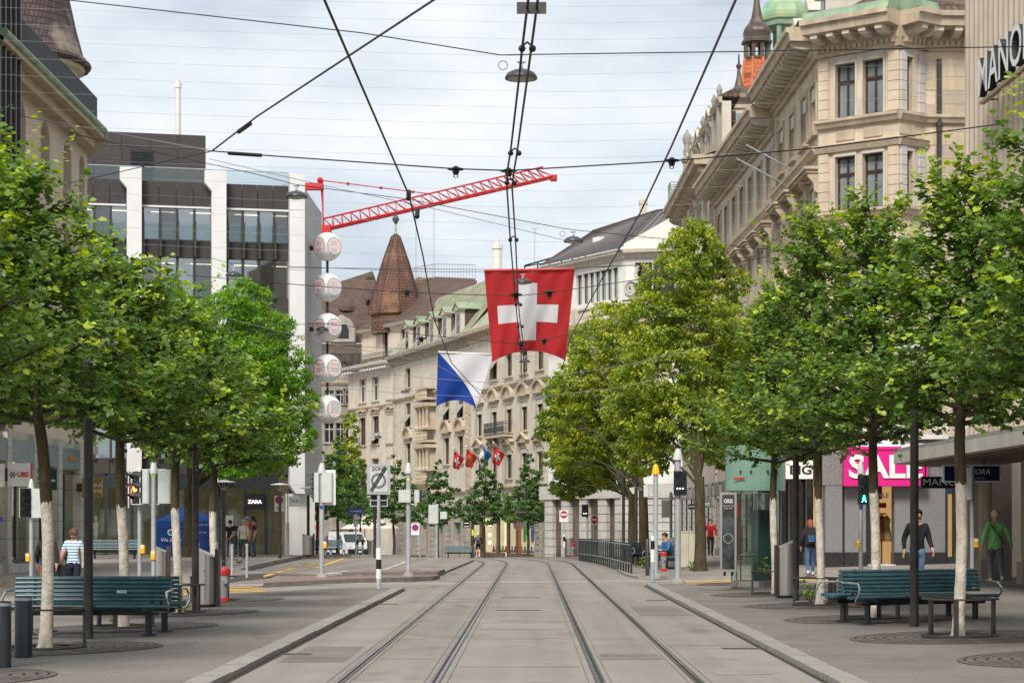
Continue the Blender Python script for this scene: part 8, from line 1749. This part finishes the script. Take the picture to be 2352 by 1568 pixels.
wire('left cable of the black feeder pair hanging down the middle', [atZ(u,v,6.2) for u, v in Ap], 0.013); wire('right cable of the black feeder pair hanging down the middle', [atZ(u,v,6.2) for u, v in Bp], 0.013)
wire('steep black pull cable from the top centre to the left node', [Vector((PX(1012,22),22,PZ(-10,22))), P(590,268,30), P(487,347,32)], 0.014); tag(MB().cyl(P(575,284,30.4), P(548,303,30.8), 0.035, n=8).obj('cable_turnbuckle', wire_m), 'black turnbuckle on the steep pull cable', 'cable fitting', 'cable fittings')
S2 = [P(487,347,32), P(620,358,31.5), P(1047,388,30), P(1170,392,29.8), P(1543,370,30.5), P(1880,340,32), P(2300,285,34)]
wire('black span wire across the sky carrying the insulators', S2, 0.011); tag(MB().cyl(P(525,352,31.9), P(600,357,31.6), 0.03, n=8).obj('cable_turnbuckle', wire_m), 'black turnbuckle right of the left node', 'cable fitting', 'cable fittings')
wire('pale stay from the left node up to the bank building', [P(487,347,32), Vector((-16.2,62,PZ(262,62)))], 0.010, wire_g); wire('black stay from the left node down to the bank building', [P(487,347,32), Vector((-16.2,66,PZ(435,66)))], 0.010)
S1 = [Vector((-15.8,44,PZ(-60,44))), P(150,0,43.6), P(830,76,43.2), P(1150,127,43), P(1200,126,43), P(1700,119,43), Vector((12,43,PZ(105,43)))]
wire('high black span wire with the nearest dome lamp', S1, 0.013); wire('black span wire with two dome lamps, from the bank corner to the white seam roof', [Vector((-16,69,PZ(306,69))), P(588,400,63), P(683,425,62.5), P(940,458,65), P(1290,524,70), P(1317,528,70.5), Vector((9.4,76,PZ(575,76)))], 0.012)
wire('thin span wire with dome lamps passing behind the flag rod', [Vector((-14,82,PZ(580,82))), P(537,607,82), P(980,624,83), P(1200,624,83), Vector((9.5,84,PZ(590,84)))], 0.011)
for i, (pts, Z) in enumerate((([(430,632),(700,655),(935,672),(1185,680),(1262,672),(1480,640),(1760,590)],6.4), ([(640,748),(740,742),(980,770),(1197,790),(1250,780),(1480,730),(1700,690)],6.3), ([(700,838),(980,868),(1130,879),(1205,873),(1420,842),(1650,790)],6.3), ([(700,885),(950,905),(1200,915),(1420,890),(1600,850)],6.2), ([(480,365),(760,430),(1000,480),(1330,560)],9.0), ([(480,720),(760,790),(1000,835),(1120,905)],6.4))):
    Y0 = [FP*(Z-CH)/(V0-v) for u, v in pts]; Ym = sum(Y0)/len(Y0)
    wire('thin low span wire number %s counted downwards from the turret' % ('one','two','three','four','five','six')[i], [P(u,v,Ym) for u, v in pts], 0.008 if i < 4 else 0.007, wire_g if i > 1 else wire_m)
for i, v in enumerate((14,52,90,128,168,208,246,284,322,360,398,436,474,512,552,590)):
    Y = FP*10.7/(V0-v); z0 = PZ(v, Y); wire('thin pale wire across the sky, %s from the top edge' % ORD[i], [(-15.5,Y,z0+0.5), (0.8,Y-0.4,z0-0.12), (9.3 if Y > 68 else 11.4,Y+0.5,z0+0.45)], 0.0026*Y/45, wire_f, 0.06, 'thin sky wires', 5)
# insulators on the spans
ins = MB().lathe([(0.13,0),(0.135,0.02),(0.05,0.055),(0.03,0.09)], 10).lathe([(0.04,-0.12),(0.055,-0.06),(0.05,0.0)], 8).tube([(0.035*math.cos(a),0,-0.16+0.04*math.sin(a)) for a in [k*PI/4 for k in range(8)]], 0.009, 4, closed=True).mesh('insulator', wire_m, True)
for u, v, Y, lb in ((1047,390,30,'umbrella insulator left of the feeder pair below the dome lamp'), (1168,394,29.6,'umbrella insulator on the feeder pair by the crane tip'), (1543,370,30.4,'umbrella insulator over the right contact wire'), (935,670,42,'umbrella insulator before the turret roof'), (1185,677,39,'umbrella insulator before the flag cross'), (1262,672,39,'umbrella insulator right of the flag cross'), (1197,788,48,'umbrella insulator at the foot of the white cross'), (1250,782,48,'umbrella insulator on the lower right of the flag'), (968,778,46,'umbrella insulator before the dormers')):
    q = tag(put('insulator', ins, None, tuple(P(u,v,Y))), lb, 'insulator', 'span wire insulators'); q.scale = (0.95,0.95,0.6)
clp = MB().ball((0,0,0),0.035,8,6).ball((0.1,0,0.0),0.035,8,6).tube([(0,0,0.02),(0.05,0,0.06),(0.1,0,0.02)],0.012,5).mesh('cable_clamp', wire_m, True)
for i, (u,v) in enumerate(((1199,112),(1173,352),(1164,420),(1172,551),(1185,700),(1190,750),(1196,800))): q = atZ(u,v,6.2); tag(put('cable_clamp', clp, None, tuple(q)), 'small black clamp joining the feeder pair, %s from the top' % ORD[i], 'cable fitting', 'feeder clamps')
q = atZ(1221,19,6.2); tag(MB().box(-0.13,0.13,-0.01,0.01,-0.05,0.05).obj('cable_plate', pole_d, None, tuple(q)), 'rectangular plate joining the feeder pair near the top edge', 'cable fitting', 'cable fittings')
# left contact wire fittings
for u, v in ((938,448),(958,490)): q = atZ(u,v,5.62); tag(MB().cyl((0,0,-0.05),(0,0.1,0.06),0.03,n=8).obj('cable_clamp', wire_m, None, tuple(q)), 'black clamp on the left contact wire, %s the crane jib' % ('above' if v < 460 else 'below'), 'cable fitting', 'contact wire clamps')
# dome street lamps hanging from spans
dm1 = MB().lathe([(0.355,0),(0.36,0.02),(0.355,0.05),(0.30,0.13),(0.18,0.19),(0.06,0.21),(0.045,0.23)], 28).mesh('shade', mat('dark grey lamp shade', (0.06,0.065,0.07), 0.35, metal=0.2, var=0.1), True)
dm2 = MB().lathe([(0.34,0.006),(0.26,-0.002),(0.24,-0.02),(0.12,-0.05),(0.02,-0.055)], 24).mesh('diffuser', mat('lamp diffuser', (0.40,0.38,0.33), 0.3, var=0.1), True)
dm3 = MB().lathe([(0.05,0.22),(0.035,0.30),(0.02,0.32),(0.02,0.38)], 8).cyl((-0.1,0,0.38),(0.1,0,0.38),0.02,n=5).cyl((-0.1,0,0.38),(0,0,0.33),0.012,n=4).cyl((0.1,0,0.38),(0,0,0.33),0.012,n=4).mesh('hanger', galv)
for u, v, wpx, lb in ((1197,182,75,'largest dome street lamp hanging at the top centre'), (681,454,52,'dome street lamp before the white store pillar'), (1317,556,45,'dome street lamp left of the seam roof'), (1201,651,39,'dome street lamp before the flag top'), (537,634,38.5,'dome street lamp above the bright plaza tree'), (740,759,31,'dome street lamp before the third letter globe'), (813,853,25,'dome street lamp left of the turret house'), (1205,832,26,'dome street lamp below the red flag'), (930,901,21,'dome street lamp before the columned bay'), (868,1012 if False else 1005,19,'small far dome lamp by the tree beside the turret house'), (1011,943,18,'small dome lamp under the blue flag'), (1203,884,22,'lower dome lamp on the feeder line'), (1015,740 if False else 1110,14,'tiny far dome lamp above the far signal')):
    Y = 0.72*FP/wpx; o = thing('dome_lamp', lb, 'street lamp', tuple(P(u,v,Y)), 0, 'hanging dome lamps'); put('shade', dm1, o); put('diffuser', dm2, o); put('hanger', dm3, o)
    MB().tube([(-0.4+0.1*math.cos(a),0,0.30+0.1*math.sin(a)) for a in [k*PI/6 for k in range(12)]], 0.008, 4, closed=True).obj('cable_loop', wire_m, o)
    if v > 700: wire('thin wire carrying the '+lb.replace('dome street lamp','lamp').replace('dome lamp','lamp'), [(o.location.x-7,Y,o.location.z+0.75),(o.location.x,Y,o.location.z+0.37),(o.location.x+7,Y,o.location.z+0.8)], 0.009, wire_g)
# ------------------------------------------------------------------ flags
def flag(name, label, ss, ts, fn, pick, mats, extra=None, rod=None, cat='flag'):
    b = MB(); n = len(ss); vs = [fn(s, t) for t in ts for s in ss]; c = sum((Vector(v) for v in vs), Vector())/len(vs); base = Vector((c.x, c.y, min(v[2] for v in vs)))
    o = thing(name, label, cat, tuple(base)); fs = []; mi = []
    b.add([tuple(Vector(v)-base) for v in vs], [])
    for j in range(len(ts)-1):
        for i in range(n-1): b.f.append((j*n+i, (j+1)*n+i, (j+1)*n+i+1, j*n+i+1)); b.m.append(pick((ss[i]+ss[i+1])/2, (ts[j]+ts[j+1])/2))
    me = b.mesh('cloth', mats); me.polygons.foreach_set('use_smooth', [True]*len(me.polygons)); put('cloth', me, o)
    if rod: MB().cyl(Vector(fn(*rod[0]))-base, Vector(fn(*rod[1]))-base, rod[2], n=8).obj('rod', rod[3], o)
    return o, base
def fcloth(name, c, tr=0.35):
    m = mat(name, c, 0.8, var=0.06, scale=0.6); t = m.node_tree; n = t.nodes; l = t.links; b = n['Principled BSDF']; x = n.new('ShaderNodeBsdfTranslucent'); x.inputs[0].default_value = (*c, 1); ms = n.new('ShaderNodeMixShader'); ms.inputs[0].default_value = tr; l.new(b.outputs[0], ms.inputs[1]); l.new(x.outputs[0], ms.inputs[2]); l.new(ms.outputs[0], n['Material Output'].inputs[0]); return m
f_red = fcloth('red flag cloth', (0.55,0.032,0.036)); f_wht = fcloth('white flag cloth', (0.80,0.79,0.82)); f_blu = fcloth('blue flag cloth', (0.012,0.06,0.34)); f_gold = fcloth('gold flag cloth', (0.55,0.33,0.03)); f_lbl = fcloth('light blue flag cloth', (0.02,0.16,0.34))
def lerp(a, b, t): return a+(b-a)*t
def swiss_fn(s, t):
    u = lerp(lerp(1112,1320,s), lerp(1131,1299,s), t); v = lerp(lerp(621,618,s), lerp(831,828,s), t)-24*(4*s*(1-s))*t**2.2
    Y = 86+1.2*t+0.16*math.sin(s*9+t*3)*t+0.08*math.sin(s*17+2+t*2)*(0.25+t)+0.03*math.sin(s*31+t*9); return tuple(P(u,v,Y))
def grid(extra, n=40): return sorted(set([i/n for i in range(n+1)]+list(extra)))
o, fb = flag('swiss_flag', 'large red flag with white cross hanging across the street', grid((0.375,0.59,0.117,0.85)), grid((0.147,0.85,0.395,0.605)), swiss_fn, lambda s, t: 1 if (0.375 < s < 0.59 and 0.147 < t < 0.85) or (0.117 < s < 0.85 and 0.395 < t < 0.605) else 0, [f_red, f_wht], rod=((0,0),(1,0),0.06,red_p))
wire('suspension wire on which the large red flag hangs', [(-11.8,88,PZ(614,88)), P(1112,619,86), P(1320,616,86), (9.4,88,PZ(600,88))], 0.012)
def zh_fn(s, t):
    u = lerp(lerp(1006,1133,s), lerp(1002,1094,s), t); v = lerp(lerp(808,813,s), lerp(934,936,s), t)-16*(4*s*(1-s))*t**2; Y = 108+0.12*math.sin(s*8+t*4)*(0.3+t)+0.5*t; return tuple(P(u,v,Y))
gs = [i/32 for i in range(33)]
def zh_mesh():
    b = MB(); n = 33; vs = [Vector(zh_fn(s,t)) for t in gs for s in gs]; base = Vector((vs[0].x, vs[0].y, min(v.z for v in vs))); o = thing('zurich_flag', 'blue and white diagonally halved flag hanging left of the red flag', 'flag', tuple(base)); b.add([tuple(v-base) for v in vs], [])
    for j in range(32):
        for i in range(32):
            a, c, d, e = j*n+i, (j+1)*n+i, (j+1)*n+i+1, j*n+i+1
            if i == j: b.f += [(a,c,d),(a,d,e)]; b.m += [0,1]
            else: b.f.append((a,c,d,e)); b.m.append(0 if i < j else 1)
    me = b.mesh('cloth', [f_blu, f_wht]); me.polygons.foreach_set('use_smooth', [True]*len(me.polygons)); put('cloth', me, o); MB().cyl(vs[0]-base, vs[32]-base, 0.05, n=8).obj('rod', white_p, o)
zh_mesh(); wire('suspension wire of the blue and white flag', [(-11.8,110,PZ(790,110)), P(1006,806,108), P(1133,811,108), (9,112,PZ(790,112))], 0.012)
def z8(x, y, Y): return P((1500+x/2.413)*0.6125, (1500+y/2.413)*0.6125, Y)
for k, (lb, tip, corners, pat, Y) in enumerate((('small red flag with white cross, leftmost of the four facade flags', (485,435), ((490,455),(580,530),(528,640),(477,600)), 'ch', 150), ('small red flag with gold emblem, second of the four facade flags', (600,415), ((604,438),(700,515),(648,622),(592,590)), 'em', 150), ('small white and light blue flag, third of the four facade flags', (733,392), ((738,410),(832,492),(768,600),(708,565)), 'zh', 150), ('small red flag with white cross, rightmost of the four facade flags', (845,385), ((850,415),(952,490),(893,605),(835,560)), 'ch', 150))):
    A_, B2, C2, D2 = corners
    def fn(s, t, A_=A_, B2=B2, C2=C2, D2=D2, Y=Y):
        x = lerp(lerp(A_[0],B2[0],s), lerp(D2[0],C2[0],s), t); y = lerp(lerp(A_[1],B2[1],s), lerp(D2[1],C2[1],s), t)+8*math.sin(s*6)*t; return tuple(z8(x, y, Y+0.8*s+0.12*math.sin(s*7+t*5)))
    pick = {'ch': lambda s, t: 1 if (0.40 < s < 0.60 and 0.2 < t < 0.8) or (0.2 < s < 0.8 and 0.40 < t < 0.60) else 0, 'em': lambda s, t: 1 if (0.28 < s < 0.72 and 0.2 < t < 0.85 and math.sin(s*23+t*9)*math.cos(t*25) > -0.2) else 0, 'zh': lambda s, t: 1 if s > t*0.9+0.1 else 0}[pat]
    mm = {'ch': [f_red,f_wht], 'em': [f_red,f_gold], 'zh': [f_wht,f_lbl]}[pat]
    o, fb = flag('facade_flag', lb, grid((0.4,0.6,0.2,0.8),20), grid((0.4,0.6,0.2,0.8),20), fn, pick, mm); o['group'] = 'facade flags'
    a = z8(tip[0], tip[1], Y-0.2)-fb; e = z8(tip[0]+190, tip[1]+170, Y+7.0)-fb; MB().cyl(a, e, 0.04, n=6).obj('pole', white_p, o); MB().ball(tuple(a), 0.07, 8, 6).obj('finial', white_p, o)
# ------------------------------------------------------------------ crane
cr_ = mat('red crane paint', (0.50,0.018,0.02), 0.45, var=0.1)
o = thing('tower_crane', 'red tower crane jib rising behind the white pillared store', 'crane', (PX(743,190),190,0)); O = o.location
l0, l1 = P(742,526,190), P(1272,404,205); t0, t1 = P(742,500,190), P(1247,381,204.5)
off = Vector((0.0,1.2,0.0))
n = 26; B1 = [l0.lerp(l1, i/n) for i in range(n+1)]; B2_ = [q+off for q in B1]; T1 = [t0.lerp(t1, i/n)+off*0.5 for i in range(n+1)]
ch = MB()
for c in (B1, B2_, T1): ch.tube([q-O for q in (c[0], c[-1])], 0.11 if c is not T1 else 0.09, 5)
ch.obj('chord', cr_, o)
br = MB()
for i in range(n):
    for a, b in ((B1[i],T1[i]),(T1[i],B1[i+1]),(B2_[i],T1[i]),(T1[i],B2_[i+1]),(B1[i],B2_[i]),(B1[i],B2_[i+1])): br.cyl(a-O, b-O, 0.045, n=4)
q = br.obj('lattice', cr_, o); q['kind'] = 'stuff'
MB().box(-0.35,0.35,-0.2,1.4,-0.35,0.1).obj('jib_end', cr_, o, tuple(l1-O)); MB().box(-0.5,0.7,-0.6,1.6,-1.2,0.3).obj('slewing_unit', cr_, o, tuple(l0-O))
ap = P(735,414,190)
MB().tube([l0-O, (ap+Vector((0.25,0,0)))-O], 0.08, 5).obj('apex_strut', cr_, o); MB().tube([l0+off-O, ap+off*0.5-O], 0.06, 5).obj('apex_strut', cr_, o); MB().ball(tuple(ap-O),0.3,8,6).box(ap.x-O.x-1.4, ap.x-O.x+0.3, -0.3,0.6, ap.z-0.9, ap.z-0.3).obj('apex_head', cr_, o)
tb = T1[12]; MB().tube([ap-O, P(880,432,194)-O, tb-O], 0.05, 4).obj('tie_rod', cr_, o)
for f in (0.25,0.55,0.85): MB().ball(tuple(ap.lerp(tb,f)-O),0.16,8,6).obj('tie_joint', cr_, o)
ms = MB(); w_ = 0.85; zt_ = l0.z-1.0
for x in (-w_,w_):
    for y in (-w_,w_): ms.cyl((x,y+0.6,0),(x,y+0.6,zt_),0.09,n=5)
k = 0; z = 0.0
while z < zt_-1.6:
    for a, b in (((-w_,-w_),(w_,-w_)),((w_,-w_),(w_,w_)),((-w_,w_),(w_,w_)),((-w_,-w_),(-w_,w_))): ms.cyl((a[0],a[1]+0.6,z),(b[0],b[1]+0.6,z+1.6),0.04,n=4); ms.cyl((a[0],a[1]+0.6,z),(b[0],b[1]+0.6,z),0.04,n=4)
    z += 1.6
q = ms.obj('mast', cr_, o, (-1.45,0,0)); q['kind'] = 'stuff'
for f, v2 in ((0.42,800),(0.47,800)):
    a = B1[int(n*f)]; MB().cyl(a-O, (a-O)-Vector((0,0,16)), 0.02, n=4).obj('hoist_rope', wire_g, o)
# roof aerial
p = P(1228,522,150); tag(MB().cyl((0,0,-6),(0,0,0),0.03,n=5).cyl((-0.25,0,-0.1),(0.25,0,-0.1),0.02,n=4).cyl((-0.2,0,-0.4),(0.2,0,-0.4),0.02,n=4).obj('roof_aerial', galv, None, tuple(p)), 'thin roof aerial above the flag', 'aerial')
